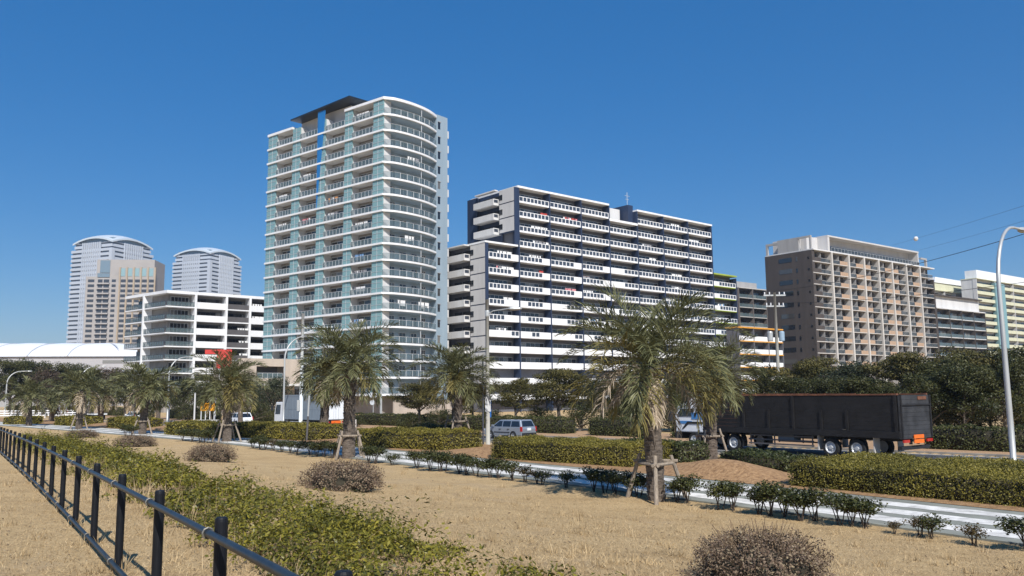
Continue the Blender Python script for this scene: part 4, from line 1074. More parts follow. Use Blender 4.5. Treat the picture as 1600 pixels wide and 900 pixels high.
sf = MB(); sf.prism([(p[0], p[1] + 0.18) for p in arcpts(0)[1:]] + [(W_C - 0.1, 1.1), (0.6, 1.1)], -SL - 0.06, -SL - 0.004); sf = sf.mesh('soffit', M_BLUEW)
bw = MB().box(0.6, W_C - 1.2, 0, 0.2, 0, FH - SL).mesh('back_wall', M_BLUEW)
for k in range(1, NF + 2):
    o = T.inst('curved_balcony', cm, (0, 0, zr[k])); ob('window', wm, o, (0, 1.12, 0)); ob('back_wall', bw, o, (0, 1.16, 0)); ob('soffit', sf, o, (0, 0, FH))
    q = ap[11]; ob('post', pm, o, (q[0], q[1] + 0.15, 0))
# little windows and the balcony boxes on the far right of the blue end wall
sw = MB().box(W_C + 0.35, W_C + 1.0, -0.19, -0.1, 0.5, 1.9, 0).box(W_C + 0.28, W_C + 1.07, -0.32, -0.1, 1.9, 2.0, 1).mesh('small_window', [M_WIN2, M_GREY])
bx = MB().box(0, 1.5, 0.3, 3.4, -0.3, 1.2).mesh('rear_balcony', M_OFFW)
for k in range(1, NF + 1):
    T.inst('small_window', sw, (0, 0, zr[k])); T.inst('rear_balcony', bx, (W_R + 0.05, 0.6, zr[k]))
# dark sloping canopy over the open middle bays + bright blue fin
m = MB(); c0, c1 = br[3] - 0.2, T.tl(457, 190)
zc0 = T.z(553, 157, 0, c0); zc1 = T.z(458, 190, 0, c1)
m.add([(-0.5, c0 - 1.6, zc0 + 0.2), (-0.5, c1, zc1), (9, c1, zc1 + 0.4), (9, c0 - 1.6, zc0 + 0.6), (-0.5, c0 - 1.6, zc0 + 0.5), (-0.5, c1, zc1 + 0.3), (9, c1, zc1 + 0.7), (9, c0 - 1.6, zc0 + 0.9)],
      [(0, 1, 2, 3), (7, 6, 5, 4), (0, 4, 5, 1), (1, 5, 6, 2), (2, 6, 7, 3), (3, 7, 4, 0)])
T.part('canopy', m, M_ROOFD)
m = MB(); m.prism([(2.4, br[3] + 1.05), (8, br[3] + 1.05), (8, br[7] + 0.35), (2.4, br[7] + 0.35)], zr[1], zc1 + 0.5); T.part('penthouse_wall', m, M_OFFW)
fy = (br[4] + br[5]) / 2 + 0.6
fy = br[5] - 0.1; ft = zr[0] + 1.4
m = MB(); m.add([(-0.12, fy, ft), (-0.12, fy - 2.3, ft), (-0.12, fy, zr[6]), (0.01, fy, ft), (0.01, fy - 2.3, ft), (0.01, fy, zr[6])], [(0, 2, 1), (3, 4, 5), (0, 3, 5, 2), (1, 4, 3, 0), (2, 5, 4, 1)])
T.part('blue_fin', m, M_BLUEF)
# foot: dark open entrance, low beige walls
m = MB(); m.box(-1.0, 16, -4.5, -4.2, 0, 2.6); m.box(9, 15, -7.5, -7.2, 0, 2.2); T.part('entrance_wall', m, M_TAN)
for k, fl_, x0, col, sd, w in ((4, 'curved', 5.0, ['white', 'grey'], 1, 3.0),(9, 'curved', 4.5, ['white'], 2, 2.4), (13, 'curved', 3.0, ['white'], 3, 2.0), (13, 'curved2', 8.0, ['white'], 4, 2.2)):
    hang(T, x0, arc_y(x0) + 0.35, zr[k] + 1.75, 0.0, sd, col, w, 'white washing on a curved balcony of the tower, %s floor from the roof%s' % (NTH[k - 1], ', right half' if fl_ == 'curved2' else ''))
for k, bay, col, sd in ((1, 1, ['white', 'orange', 'white'], 11), (4, 5, ['white'], 12), (6, 3, ['white', 'orange', 'grey'], 13), (7, 5, ['pink', 'white', 'pink'], 14), (7, 3, ['white', 'grey'], 15), (8, 1, ['white'], 16), (7, 7, ['white'], 18), (10, 1, ['blue', 'white'], 19), (11, 1, ['white', 'grey'], 20), (14, 1, ['white', 'blue'], 21), (12, 1, ['grey', 'white'], 22), (5, 7, ['white', 'white'], 23)):
    bn = {1: 'nearest', 3: 'second', 5: 'third', 7: 'fourth'}[bay]
    hang(T, 0.35, br[bay + 1] - 0.9, zr[k] + 1.55, RZL, sd, col, 2.6, 'washing on the flat face of the curved tower, %s floor down, %s bay from corner' % (NTH[k - 1], bn))

# ================================================================== the navy and white apartment block
cx, cy = XAT(802, 161, 400), 161.0
Bm = Bld('apartment_block', cx, cy, math.atan2(0.645, 0.76), 'long white apartment block with navy columns and stepped roof, rows of white balconies')
cols_px = [811, 859.7, 909, 953, 997, 1037.5, 1076, 1112.7]
bays = [Bm.tr(p, 400) for p in cols_px]
bl = Bm.tr(763, 420) ; blc = Bm.tr(758, 420)
bays = [bl] + bays + [Bm.tr(1151, 470)]
zu = Bm.z(811, 290, bays[1], 0)                       # roof edge of the high part
RF = 3.0; zrow = [zu - 0.35 - RF * (k + 1) for k in range(14)]
def bal_mesh(w, cells, side, total=8, edge=M_WHITE):
    """white parapet, some cells open with dark glass behind white bars; mats 0 white, 1 glass, 2 slab edge"""
    m = MB(); d = 1.7
    m.box(0, w, 0, d, -0.02, 0.16, 2 if edge is not M_WHITE else 0)
    g0 = 0.0; cw = (w - 0.3) / total
    x0 = 0.15 if side == 'l' else (w - 0.15 - cells * cw if side == 'r' else (w - cells * cw) / 2); x1 = x0 + cells * cw
    if cells == 0: m.box(0, w, 0, 0.12, 0.16, 1.28, 0)
    else:
        if x0 > 0.16: m.box(0, x0, 0, 0.12, 0.16, 1.28, 0)
        else: m.box(0, x0, 0, 0.12, 0.16, 1.28, 0)
        m.box(x1, w, 0, 0.12, 0.16, 1.28, 0)
        m.box(x0, x1, 0, 0.12, 0.16, 0.36, 0); m.box(x0, x1, 0, 0.12, 1.16, 1.28, 0)
        for i in range(cells + 1):
            if 0 < i < cells: m.box(x0 + i * cw - 0.09, x0 + i * cw + 0.09, 0.005, 0.115, 0.36, 1.16, 0)
        m.box(x0, x1, 0.05, 0.09, 0.36, 1.16, 1)
    return m.mesh('balcony', [M_WHITE, M_RAILD, edge])
_bc = {}
def bal(w, cells, side, edge):
    k = (round(w, 2), cells, side, edge.name)
    if k not in _bc: _bc[k] = bal_mesh(w, cells, side, 8, edge)
    return _bc[k]
m = MB(); bz0 = zrow[3] + RF
m.prism([(bays[1], 1.75), (bays[8], 1.75), (bays[8], 15.2), (bays[1], 15.2)], 0, zrow[0] + 0.1)
m.prism([(bays[1], 1.76), (bays[4], 1.76), (bays[4], 15.1), (bays[1], 15.1)], zrow[0] + 0.1, zu - 0.4)
m.prism([(bays[5], 1.76), (bays[8], 1.76), (bays[8], 15.1), (bays[5], 15.1)], zrow[0] + 0.1, zu - 0.4)
zlow = zrow[3] + 0.0
m.prism([(bays[0], 1.77), (bays[1], 1.77), (bays[1], 15.3), (bays[0], 15.3)], 0, zrow[3])
m.prism([(bays[8], 1.77), (bays[9], 1.77), (bays[9], 15.3), (bays[8], 15.3)], 0, zrow[3])
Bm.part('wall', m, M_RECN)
rfm = MB()
rfm.box(bays[1] - 0.3, bays[4], -0.15, 15.25, zu - 0.4, zu); Bm.part('roof', rfm, M_WHITE)
rfm = MB(); rfm.box(bays[5], bays[8] + 0.3, -0.15, 15.25, zu - 0.4, zu); Bm.part('roof', rfm, M_WHITE)
rfm = MB(); rfm.box(bays[4], bays[5], -0.14, 15.2, zrow[0] + RF - 0.4 - RF, zrow[0] + RF - RF + 0.1); Bm.part('roof', rfm, M_WHITE)
rfm = MB(); rfm.box(blc - 0.1, bays[1] - 0.35, -0.15, 15.35, zrow[3] - 0.05, zrow[3] + 0.3); Bm.part('roof', rfm, M_WHITE)
rfm = MB(); rfm.box(bays[8] + 0.3, bays[9] + 0.3, -0.15, 15.35, zrow[3] - 0.05, zrow[3] + 0.3); Bm.part('roof', rfm, M_GREEN)
m = MB(); m.tube([(bays[5] - 0.9, 2, zu + 1.0), (bays[5] - 0.9, 2, zu + 4.2)], 0.06, 6); m.tube([(bays[5] - 1.7, 2, zu + 3.4), (bays[5] - 0.1, 2, zu + 3.4)], 0.05, 5); m.tube([(bays[5] - 1.5, 2, zu + 2.6), (bays[5] - 0.3, 2, zu + 2.6)], 0.05, 5); Bm.part('aerial', m, M_ALU)
m = MB(); m.box(bays[4] + 0.5, bays[5] - 2.2, 3.2, 9, zrow[0] + 0.1, zu + 0.2, 0); m.box(bays[5] - 1.6, bays[5] + 0.05, 1.2, 6, zrow[0] + 0.1, zu + 1.1, 1); Bm.part('penthouse', m, [M_OFFW, M_NAVY])
# navy columns between bays
for i in range(1, 10):
    top = zu - 0.01 if i in (1, 2, 3, 4, 5, 6, 7, 8) else zrow[3]
    m = MB(); m.box(bays[i] - 0.13, bays[i] + 0.13, -0.12, 1.74, 0, top - 0.4); Bm.part('column', m, M_NAVY)
m = MB(); m.box(bays[1] - 1.15, bays[1] - 0.13, -0.08, 0.04, zrow[3] + 0.3, zu - 0.42); m.box(blc, bays[0] - 0.02, -0.08, 0.04, 0, zrow[3] - 0.06); Bm.part('corner_strip', m, M_NAVY)
wmc = {}
n_b = 0
for r in range(0, 12):
    for i in range(9):
        if r < 4 and i in (0, 8): continue
        if r == 0 and i == 4: continue
        if r < 4: cells, side = 8, 'c'
        elif i == 8: cells, side = 6, 'r'
        else:
            base = {4: 6, 5: 6, 6: 6, 7: 4, 8: 4, 9: 2, 10: 0, 11: 0}[r]
            cells = base if i < 4 else min(8, base + (2 if i < 6 else 4 if r < 9 else 2)); 
            if i == 4 and r in (4, 5): cells = 4
            side = 'l' if r in (4, 5, 6) and i < 4 else ('c' if i % 2 else 'r')
            if i == 0 and r in (7,8): side = 'l'
        w = bays[i + 1] - bays[i] - 0.26
        edge = M_GREEN if i == 8 else M_WHITE
        o = Bm.inst('balcony', bal(w, cells, side, edge), (bays[i] + 0.13, 0, zrow[r])); n_b += 1
        k = round(w, 2)
        if k not in wmc: wmc[k] = window_row(w, 0.2, 2.2, 6, margin=0.5).mesh('window', [M_WIN, M_ALU])
        ob('window', wmc[k], o, (0, 1.72, 0))
m = MB()
for r in (12, 13):
    m.box(bays[0], bays[9], 0.02, 1.7, zrow[r], zrow[r] + 1.2)
o = Bm.part('lower_balconies', m, M_WHITE); o['kind'] = 'stuff'
# end walls: grey panels with shadow joints, jutting balconies, navy rear
def end_wall(x, z0, z1, ny, first, ztops):
    m = MB(); rows = int((z1 - z0) / RF)
    for k, z in enumerate(ztops):
        m.box(x, x + 0.4, 0.0 + first, 4.6, z + 0.22, min(z1, z + RF) - 0.001, 0)
        m.box(x + 0.06, x + 0.4, 0.0 + first, 4.6, z, z + 0.22, 1)
    m.box(x + 0.8, x + 1.0, 4.6, 12.0, z0, z1, 1)
    m.box(x + 0.05, x + 0.5, 12.0, 15.3, z0, z1, 2)
    Bm.part('end_wall', m, [M_LGREY, M_NAVY, M_NAVY])
    bm = MB(); bm.box(-1.2, 0.8, 5.0, 11.6, 0.0, 0.2, 0); bm.box(-1.2, -1.05, 5.0, 11.6, 0.2, 1.3, 0); bm.box(-1.05, 0.8, 5.0, 5.12, 0.2, 0.5, 0); bm.box(-1.05, 0.8, 5.0, 5.12, 1.15, 1.3, 0); bm.box(-1.05, 0.0, 5.03, 5.1, 0.5, 1.15, 1); bm.box(-0.02, 0.8, 5.0, 5.12, 0.5, 1.15, 0); bm.box(-1.05, 0.8, 11.48, 11.6, 0.2, 1.3, 0)
    bm = bm.mesh('end_balcony', [M_OFFW, M_RAILD])
    wm_ = MB().box(0.74, 0.82, 5.6, 8.0, 0.2, 2.2, 0).box(0.74, 0.82, 8.4, 10.8, 0.2, 2.2, 0).mesh('window', [M_WIN2])
    sw_ = MB().box(-0.05, 0.05, 3.6, 4.55, 0.9, 2.0, 0).mesh('side_window', [M_WIN2])
    for z in ztops:
        o = Bm.inst('end_balcony', bm, (x, 0, z)); ob('window', wm_, o); Bm.inst('side_window', sw_, (x, 0, z))
end_wall(bays[1] - 1.15 - 0.02, zrow[3] + 0.3, zu - 0.42, 0, 0.045, [zrow[0], zrow[1], zrow[2]])
end_wall(blc - 0.02, 0, zrow[3] - 0.06, 0, 0.045, [zrow[r] for r in range(4, 13)])
m = MB(); m.box(bays[1] - 2.0, bays[1] - 1.2, 5.0, 11.6, zu - 0.4, zu - 0.15); Bm.part('eave', m, M_OFFW); m = MB(); m.box(blc - 1.3, blc - 0.1, 5.0, 11.6, zrow[3] - 0.1, zrow[3] + 0.15); Bm.part('eave', m, M_OFFW)
for r, i, x0, cl, sd, w in ((2, 1, 3.6, ['white', 'white'], 31, 4.4), (1, 1, 6.2, ['red', 'white'], 32, 1.8), (3, 1, 4.0, ['white', 'grey'], 33, 4.0), (1, 2, 4.2, ['pink', 'red', 'white'], 34, 4.0), (0, 6, 3.4, ['white'], 35, 2.4), (4, 1, 3.0, ['white'], 36, 3.0), (3, 5, 4.2, ['white'], 37, 2.4), (6, 3, 0.4, ['white', 'white'], 38, 3.2), (6, 2, 4.4, ['white', 'pink'], 39, 3.0), (4, 0, 2.5, ['white', 'grey'], 40, 3.6), (5, 0, 2.2, ['white', 'pink', 'grey'], 41, 4.0), (5, 1, 5.6, ['red'], 42, 1.2), (5, 3, 0.4, ['orange', 'grey'], 43, 1.8), (4, 6, 3.0, ['white'], 44, 3.2), (1, 7, 0.5, ['white', 'white'], 45, 3.8), (5, 6, 2.8, ['white', 'grey'], 46, 3.2), (6, 6, 0.6, ['white'], 47, 3.4), (2, 5, 2.0, ['white', 'grey'], 48, 3.0), (7, 0, 4.0, ['white'], 49, 2.2), (9, 0, 2.0, ['white', 'grey'], 50, 2.4), (8, 3, 2.0, ['white', 'blue'], 51, 2.4), (6, 8, 2.0, ['white', 'blue'], 52, 2.5)):
    hang(Bm, bays[i] + x0, 0.30, zrow[r] + 1.72, 0.0, sd, cl, w, 'washing on the navy and white block, %s floor from top, %s bay from left' % (NTH[r], ['first', 'second', 'third', 'fourth', 'fifth', 'sixth', 'seventh', 'eighth', 'ninth'][i]))
# aerials on the roof
# ================================================================== brown tiled block
cx, cy = XAT(1273, 215, 480), 215.0
Bb = Bld('apartment_block', cx, cy, math.atan2(0.60, 0.80), 'brown tiled apartment block with terracotta balcony panels and a setback grey top floor')
zb = Bb.z(1271, 390)
bpx = [1273, 1302, 1328.5, 1352.5, 1375, 1396, 1418, 1439, 1460.5]
bb = [0] + [Bb.tr(p, 470) for p in bpx[1:]]
RB = (zb - Bb.z(1278, 570)) / 10.0
DL = Bb.tl(1196, 420)
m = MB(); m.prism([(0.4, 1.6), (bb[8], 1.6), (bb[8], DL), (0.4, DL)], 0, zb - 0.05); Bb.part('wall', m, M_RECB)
m = MB(); m.box(0, 0.45, 0.0, DL + 0.05, 0, zb + 0.02); m.box(0.45, 1.2, 0.0, 0.3, 0, zb + 0.02); Bb.part('tiled_end_wall', m, M_BRICK); m = MB(); m.box(bb[8] - 0.2, bb[8] + 0.6, -0.02, DL, 0, zb - 3.2); Bb.part('tiled_end_wall', m, M_BRICK)
wm1 = MB().box(-0.05, 0.05, DL * 0.42, DL * 0.70, 0.55, 1.75, 0).mesh('window', [M_WIN2]); wm2 = MB().box(-0.05, 0.05, DL * 0.30, DL * 0.335, 0.5, 1.6, 0).mesh('slit_window', [M_WIN2])
wm3 = MB().box(-0.05, 0.05, DL * 0.055, DL * 0.09, 0.7, 1.3, 0).mesh('slit_window', [M_WIN2])
tb = {}
zbr = [zb - RB * (k + 1) for k in range(13)]
for r in range(11):
    Bb.inst('window', wm1, (0, 0, zbr[r])); Bb.inst('slit_window', wm2, (0, 0, zbr[r])); Bb.inst('slit_window', wm3, (0, 0, zbr[r]))
for i in range(1, 8):
    m = MB(); m.box(bb[i] - 0.30, bb[i] + 0.30, -0.45, 1.6, 0, zb + (0 if i != 1 else 0)); Bb.part('fin', m, M_BEIGE)
def bb_mesh(w, kind, n_):
    m = MB(); m.box(0, w, 0, 1.6, -0.06, 0.14, 0)
    a = w * 0.48
    if kind == 'b': m.box(0, w * 0.46, 0.02, 0.14, 0.14, 1.2, 3); g0, g1 = w * 0.46, w
    elif kind == 'l': m.box(w - a, w, 0.02, 0.14, 0.14, 1.15, 1); g0, g1 = 0, w - a
    elif kind == 'r': m.box(0, a, 0.02, 0.14, 0.14, 1.15, 1); g0, g1 = a, w
    else: g0, g1 = 0, w
    m.box(g0, g1, 0.05, 0.08, 0.2, 1.12, 2); m.box(g0, g1, 0.03, 0.1, 1.12, 1.18, 0)
    m.box(w * 0.5 - 0.06, w * 0.5 + 0.06, 0.3, 1.6, 0.14, RB - 0.2, 4)
    return m.mesh('balcony', [M_BEIGE, M_TERRA, M_RAILK, M_BRICK, M_GREY])
kinds = ['b', 'l', 'l', 'r', 'l', 'r', 'l', 'n']
for r in range(10):
    for i in range(8):
        kd = kinds[i]
        if (r == 0 and i == 2): kd = 'l'
        w = bb[i + 1] - bb[i] - 0.44; key = (i, kd)
        if key not in tb: tb[key] = (bb_mesh(w, kd, 0), window_row(w, 0.15, 2.1, 4, margin=0.5).mesh('window', [M_WIN2, M_DFRAME]))
        o = Bb.inst('balcony', tb[key][0], (bb[i] + 0.22, -0.05, zbr[r])); ob('window', tb[key][1], o, (0, 1.62, 0))
        if (r * 5 + i * 3) % 4: ob('air_conditioner', ACM, o, (w * (0.62 if kd != 'r' else 0.2) + 0.3 * ((r + i) % 3), 1.1, 0.16))
m = MB(); m.box(0.2, bb[8] + 0.5, -0.4, DL, zb + 0.02, zb + 0.35); Bb.part('ledge', m, M_OFFW)
ztp = Bb.z(1300, 368, bb[1], 0)
m = MB(); m.prism([(2.5, 3.0), (bb[1] + 0.3, 3.0), (bb[1] + .3, 2.6), (bb[7] - 0.5, 2.6), (bb[7] - 0.5, DL - 1), (2.5, DL - 1)], zb + 0.35, ztp - 0.35); Bb.part('penthouse', m, M_LGREY)
m = MB(); m.box(bb[1] - 1.2, bb[7] + 0.3, -0.2, DL - 0.8, ztp - 0.4, ztp); m.box(bb[1] - 1.2, bb[1] - 0.3, -0.1, DL - 3, zb + 0.36, ztp - 0.41); m.box(bb[7] - 0.3, bb[7] + 0.2, -0.1, 3, zb + 0.36, ztp - 0.41); Bb.part('roof', m, M_LGREY)
m = MB(); m.box(0.3, 0.8, 0.3, 0.8, zb + .35, ztp - 1.2); m.box(0.3, 0.8, 4.0, 4.6, zb + .35, ztp - 1.0); m.box(0.3, 0.8, DL - 0.8, DL - 0.2, zb + .35, ztp - 1.8); m.box(0.3, 0.8, 0.3, 4.6, ztp - 1.2, ztp - 0.7)
m.box(0.3, 2.4, 4.6, DL - 4.0, zb + 0.35, ztp - 0.7); m.box(0.3, 0.8, DL - 4.0, DL - 0.2, ztp - 1.8, ztp - 1.2); Bb.part('roof_frame', m, M_GREY); m = MB(); m.box(bb[8] - 3, bb[8] - 2.4, 0.3, 0.9, zb + .35, ztp - 2.0); m.box(bb[8] - 6, bb[8] - 2.4, 0.3, 0.9, ztp - 2.0, ztp - 1.5); Bb.part('roof_frame', m, M_GREY)
m = MB(); wn = window_row(bb[7] - bb[1] - 2, 0.2, 2.0, 16, margin=0.3); Bb.part('window', wn, [M_WIN, M_ALU], (bb[1] + 0.5, 2.55, zb + 0.5))
m = rail_mb(bb[7] - bb[1], 1.1, 1.6); Bb.part('roof_rail', m, [M_RAILK, M_ALU], (bb[1], -0.3, zb + 0.35))

# ================================================================== low white block left of the tower
cx, cy = XAT(258, 186, 520), 186.0
Bl = Bld('apartment_block', cx, cy, math.atan2(0.645, 0.76), 'low white apartment block with corner glass balconies and one dark bay, left of the tower')
zl = Bl.z(258, 455); RL = 3.0
lb = [0] + [Bl.tr(p, 520) for p in (303.5, 352, 389)]; lb.append(lb[3] + 8.5); lb.append(lb[4] + 8.5); lb.append(lb[5] + 8.5)
dl = Vector((-0.78, 0.627)); lu = Vector((dl.x * Bl.c + dl.y * Bl.s, -dl.x * Bl.s + dl.y * Bl.c))    # left face direction in local axes
def lp(t, off=0.0): n = Vector((lu.y, -lu.x)); return (lu.x * t + n.x * off, lu.y * t + n.y * off)
tA = tface(224.5, 520, Bl.X0, Bl.Y0, dl.x, dl.y); tB = tface(197, 520, Bl.X0, Bl.Y0, dl.x, dl.y)
zlr = [zl - 0.4 - RL * (k + 1) for k in range(8)]
m = MB(); q = lp(tB - 2, 1.9); m.prism([(1.0, 1.9), (lb[6], 1.9), (lb[6], 14), (q[0] + 6, 18), q], 0, zl - 0.3); Bl.part('wall', m, M_REC)
m = MB(); m.prism([(-0.1, -0.4), (lb[6], -0.4), (lb[6], 14), (lp(tB)[0] + 6, 18.3), lp(tB + 0.4, -0.4), ], zl - 0.4, zl + 0.25); Bl.part('roof', m, M_WHITE)
nL = Vector((lu.y, -lu.x))
for r in range(7):
    z = zlr[r]; m = MB()
    m.prism([(-0.1, -0.3), (lb[1], -0.3), (lb[1], 1.95), (1, 1.95), lp(tB - 1.0, 1.95), lp(tB + 0.3, -0.3)], z - 0.12, z + 0.14); Bl.part('floor_slab', m, M_WHITE)
    o = Bl.part('glass_balcony', rail_mb(lb[1] - 0.2, 1.12, 1.0), [M_RAILG, M_DFRAME], (0.05, -0.2, z + 0.14))
    ob('window', window_row(4.4, 0.1, 2.3, 5, margin=0.2).mesh('window', [M_WIN2, M_ALU]), o, (1.3, 2.08, 0))
    aL = math.atan2(-lu.y, -lu.x)
    p = lp(tA - 0.1, -0.2); Bl.part('glass_balcony', rail_mb(tA - 0.2, 1.12, 1.0), [M_RAILG, M_DFRAME], (p[0], p[1], z + 0.14), aL)
    p = lp(tB + 0.2, -0.2); Bl.part('glass_balcony', rail_mb(tB - tA - 0.1, 1.12, 1.0), [M_RAILG, M_DFRAME], (p[0], p[1], z + 0.14), aL)
    p = lp(tA - 2.0, 1.86); Bl.part('window', window_row(tA - 4, 0.2, 2.3, 4, margin=0.3), [M_WIN2, M_DFRAME], (p[0], p[1], z + 0.1), aL)
    p = lp(tB - 1.5, 1.86); Bl.part('window', window_row(tB - tA - 3, 0.2, 2.3, 2, margin=0.3), [M_WIN2, M_DFRAME], (p[0], p[1], z + 0.1), aL)
    for i in range(1, 6):
        w = lb[i + 1] - lb[i] - 0.5; mm = MB(); mat = M_DGREY if i == 2 else M_WHITE
        mm.box(0, w, 0, 1.9, -0.12, 0.14, 0); mm.box(0, w, 0, 0.14, 0.14, 1.35, 1)
        o = Bl.part('balcony', mm, [M_WHITE, mat], (lb[i] + 0.25, -0.18, z)); ob('window', window_row(w, 0.2, 2.3, 5, margin=0.4).mesh('window', [M_WIN2, M_DFRAME]), o, (0, 1.98, 0))
for i in range(1, 7):
    m = MB(); m.box(lb[i] - 0.25, lb[i] + 0.25, -0.45, 2.0, 0, zl - 0.41); Bl.part('fin', m, M_WHITE)
m = MB(); a, b = lp(tA - 0.2, -0.5), lp(tA + 0.2, -0.5); c, d = lp(tA + 0.2, 1.95), lp(tA - 0.2, 1.95); m.prism([a, b, c, d], 0, zl - 0.41); Bl.part('fin', m, M_WHITE)
for r, i, x0, cl, sd in ((2, 2, 3.0, ['white'], 61), (3, 2, 3.4, ['white'], 62), (1, 3, 0.8, ['white'], 63), (4, 2, 3.6, ['white', 'white'], 64), (0, 3, 0.8, ['white'], 65)):
    hang(Bl, lb[i] + x0, 0.25, zlr[r] + 1.78, 0, sd, cl, 2.2, 'white washing on the low white block, %s floor down, %s' % (NTH[r], 'dark bay' if i == 2 else 'bay right of the dark bay'))

# ================================================================== podium with the red sign
Pd = Bld('podium_building', XAT(372, 150, 590), 150.0, math.atan2(0.645, 0.76), 'low tan podium building with dark openings at the foot of the tower')
zp = ZAT(430, 559, 150)
pe = Pd.tr(470, 580)
m = MB(); m.box(0, pe, 0, 0.3, zp - 1.4, zp); m.box(0, pe * 0.28, 0, 0.3, zp - 3.6, zp - 1.401); m.box(pe * 0.72, pe, 0, 0.3, zp - 3.6, zp - 1.401); m.box(0, pe, 0.31, 12, zp - 0.9, zp - 0.4); m.box(0, pe, 0, 0.3, zp - 4.6, zp - 3.601); m.box(0, pe, 2.5, 12, 0, zp - 0.91); Pd.part('wall', m, M_TAN)
m = MB(); m.box(0, pe, -0.5, 2.4, zp - 5.0, zp - 4.61); Pd.part('canopy', m, M_OFFW)
m = MB(); m.box(pe * 0.3, pe * 0.7, 2.4, 2.52, zp - 3.5, zp - 1.45); Pd.part('opening', m, M_DGREY)
m = rail_mb(pe * 0.4, 1.0, 0.9); Pd.part('railing', m, [M_RAILG, M_ALU], (pe * 0.3, 0.05, zp - 3.6))
Y = 140.0; x0 = XAT(339, Y, 550); x1 = XAT(361, Y, 550); xl = XAT(321, Y, 550); z1 = ZAT(350, 546, Y); z0 = ZAT(350, 566, Y)
t = empty('red_sign', (x0, Y, 0), 0.15, 'red sign wall with a side arm in front of the low white block', 'sign')
m = MB(); m.box(0, x1 - x0, 0, 0.5, z0 - 1.0, z1); m.build('board', M_RED, t)
m = MB(); m.box(xl - x0, -0.003, 0.05, 0.45, z1 - 0.75, z1 - 0.02); m.build('arm', M_RED, t)
m = MB(); m.box(0.3, 0.6, 0.1, 0.4, 0, z0 - 1.003); m.box(x1 - x0 - 0.6, x1 - x0 - 0.3, 0.1, 0.4, 0, z0 - 1.003); m.build('post', M_GREY, t)

# ================================================================== far twin towers, tan hotel, domed hall
def far_tower(pxl, pxr, topy, Yd, label):
    xc = XAT((pxl + pxr) / 2, Yd, 500); W = (XAT(pxr, Yd, 500) - XAT(pxl, Yd, 500)) / 2
    a = W * 0.665                                     # half side of the square plan, seen nearly corner-on
    H = ZAT((pxl + pxr) / 2, topy, Yd + a * 1.1)
    t = empty('office_tower', (XAT((pxl + pxr) / 2, Yd + a * 1.1, 500), Yd + a * 1.1, 0), rad(69), label, 'building', 'far twin office towers')
    hb = H - 0.42 * a; hs = hb - 0.30 * a
    fl_ = 4.2; nfl = int(hs / fl_)
    m = MB(); m.box(-a + 0.8, a - 0.8, -a + 0.8, a - 0.8, 0, hs); m.box(-a * 0.93 + .8, a * 0.93 - .8, -a * .93 + .8, a * .93 - .8, hs, hb); m.build('glazing', M_WIN2B, t)
    m = MB()
    for k in range(nfl + 4):
        z = k * fl_; q = a if z < hs else a * 0.93
        if z > hb: break
        m.box(-q, q, -q, q, z, min(z + fl_ * 0.60, hb))
    m.build('spandrel', M_FARW, t)
    m = MB()
    for s in (0, 1):                                  # upright fins in the middle of the two visible faces
        for i in range(9):
            x = -0.42 * a + 0.84 * a * i / 8
            q = a
            if s == 0: m.box(x - 0.55, x + 0.55, -q - 0.8, -q + 0.5, 0, hb)
            else: m.box(-q - 0.8, -q + 0.5, x - 0.55, x + 0.55, 0, hb)
    for s in (-1, 1):
        m.box(-a - 0.5, -a + 3, -a - 0.5, -a + 3, 0, hs) if s == 1 else None
    m.build('fin', M_FARW, t)
    # shallow vaulted roof, arched on every face
    n = 16; V = []; Fs = []
    for i in range(n + 1):
        for j in range(n + 1):
            u, v = 2 * i / n - 1, 2 * j / n - 1
            V.append((u * a * 0.98, v * a * 0.98, hb + 0.02 * a + 0.20 * a * (1 - u * u) + 0.20 * a * (1 - v * v)))
    for i in range(n):
        for j in range(n): Fs.append((i * (n + 1) + j, (i + 1) * (n + 1) + j, (i + 1) * (n + 1) + j + 1, i * (n + 1) + j + 1))
    m = MB(); m.add(V, Fs, 0); b_ = [(x, y, z - 1.6) for x, y, z in V]; m.add(b_, [f[::-1] for f in Fs], 0)
    o = len(V); rim = [i * (n + 1) for i in range(n + 1)] + [n * (n + 1) + j for j in range(1, n + 1)] + [i * (n + 1) + n for i in range(n - 1, -1, -1)] + [j for j in range(n - 1, -1, -1)]
    for p, q in zip(rim[:-1], rim[1:]): m.add([V[p], V[q], b_[q], b_[p]], [(3, 2, 1, 0)], 0)
    m.build('roof', M_FARR, t, smooth=True)
    m = MB(); m.box(-a * 0.86, a * 0.86, -a * 0.86, a * 0.86, hb, hb + 0.17 * a); m.build('roof_glazing', M_FARG, t)
    m = MB()
    for s in (-1, 1):
        m.box(s * a * 0.80 - 2, s * a * 0.80 + 2, -a * 0.95, -a * 0.8, hb, hb + 0.06 * a); m.box(-a * 0.95, -a * 0.8, s * a * 0.80 - 2, s * a * 0.80 + 2, hb, hb + 0.06 * a)
    m.build('roof_pier', M_FARW, t)
    return t
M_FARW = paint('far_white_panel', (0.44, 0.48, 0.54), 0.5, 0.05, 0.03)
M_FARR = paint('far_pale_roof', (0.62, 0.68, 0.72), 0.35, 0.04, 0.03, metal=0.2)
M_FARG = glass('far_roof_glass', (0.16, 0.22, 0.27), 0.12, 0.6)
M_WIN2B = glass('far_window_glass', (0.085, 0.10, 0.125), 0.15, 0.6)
far_tower(107, 236, 369, 760, 'far left white office tower with vaulted roof, taller of the twin pair')
far_tower(265, 377.5, 388, 860, 'smaller looking of the twin white office towers, above the low white block')
xh, Yh = XAT(147, 600, 500), 600.0
Hh = Bld('hotel_tower', xh, Yh, 0.10, 'tan hotel tower with a grid of dark windows, in front of a white tower')
wR = Hh.tr(240, 450); zH = Hh.z(200, 405); wL = 20.0
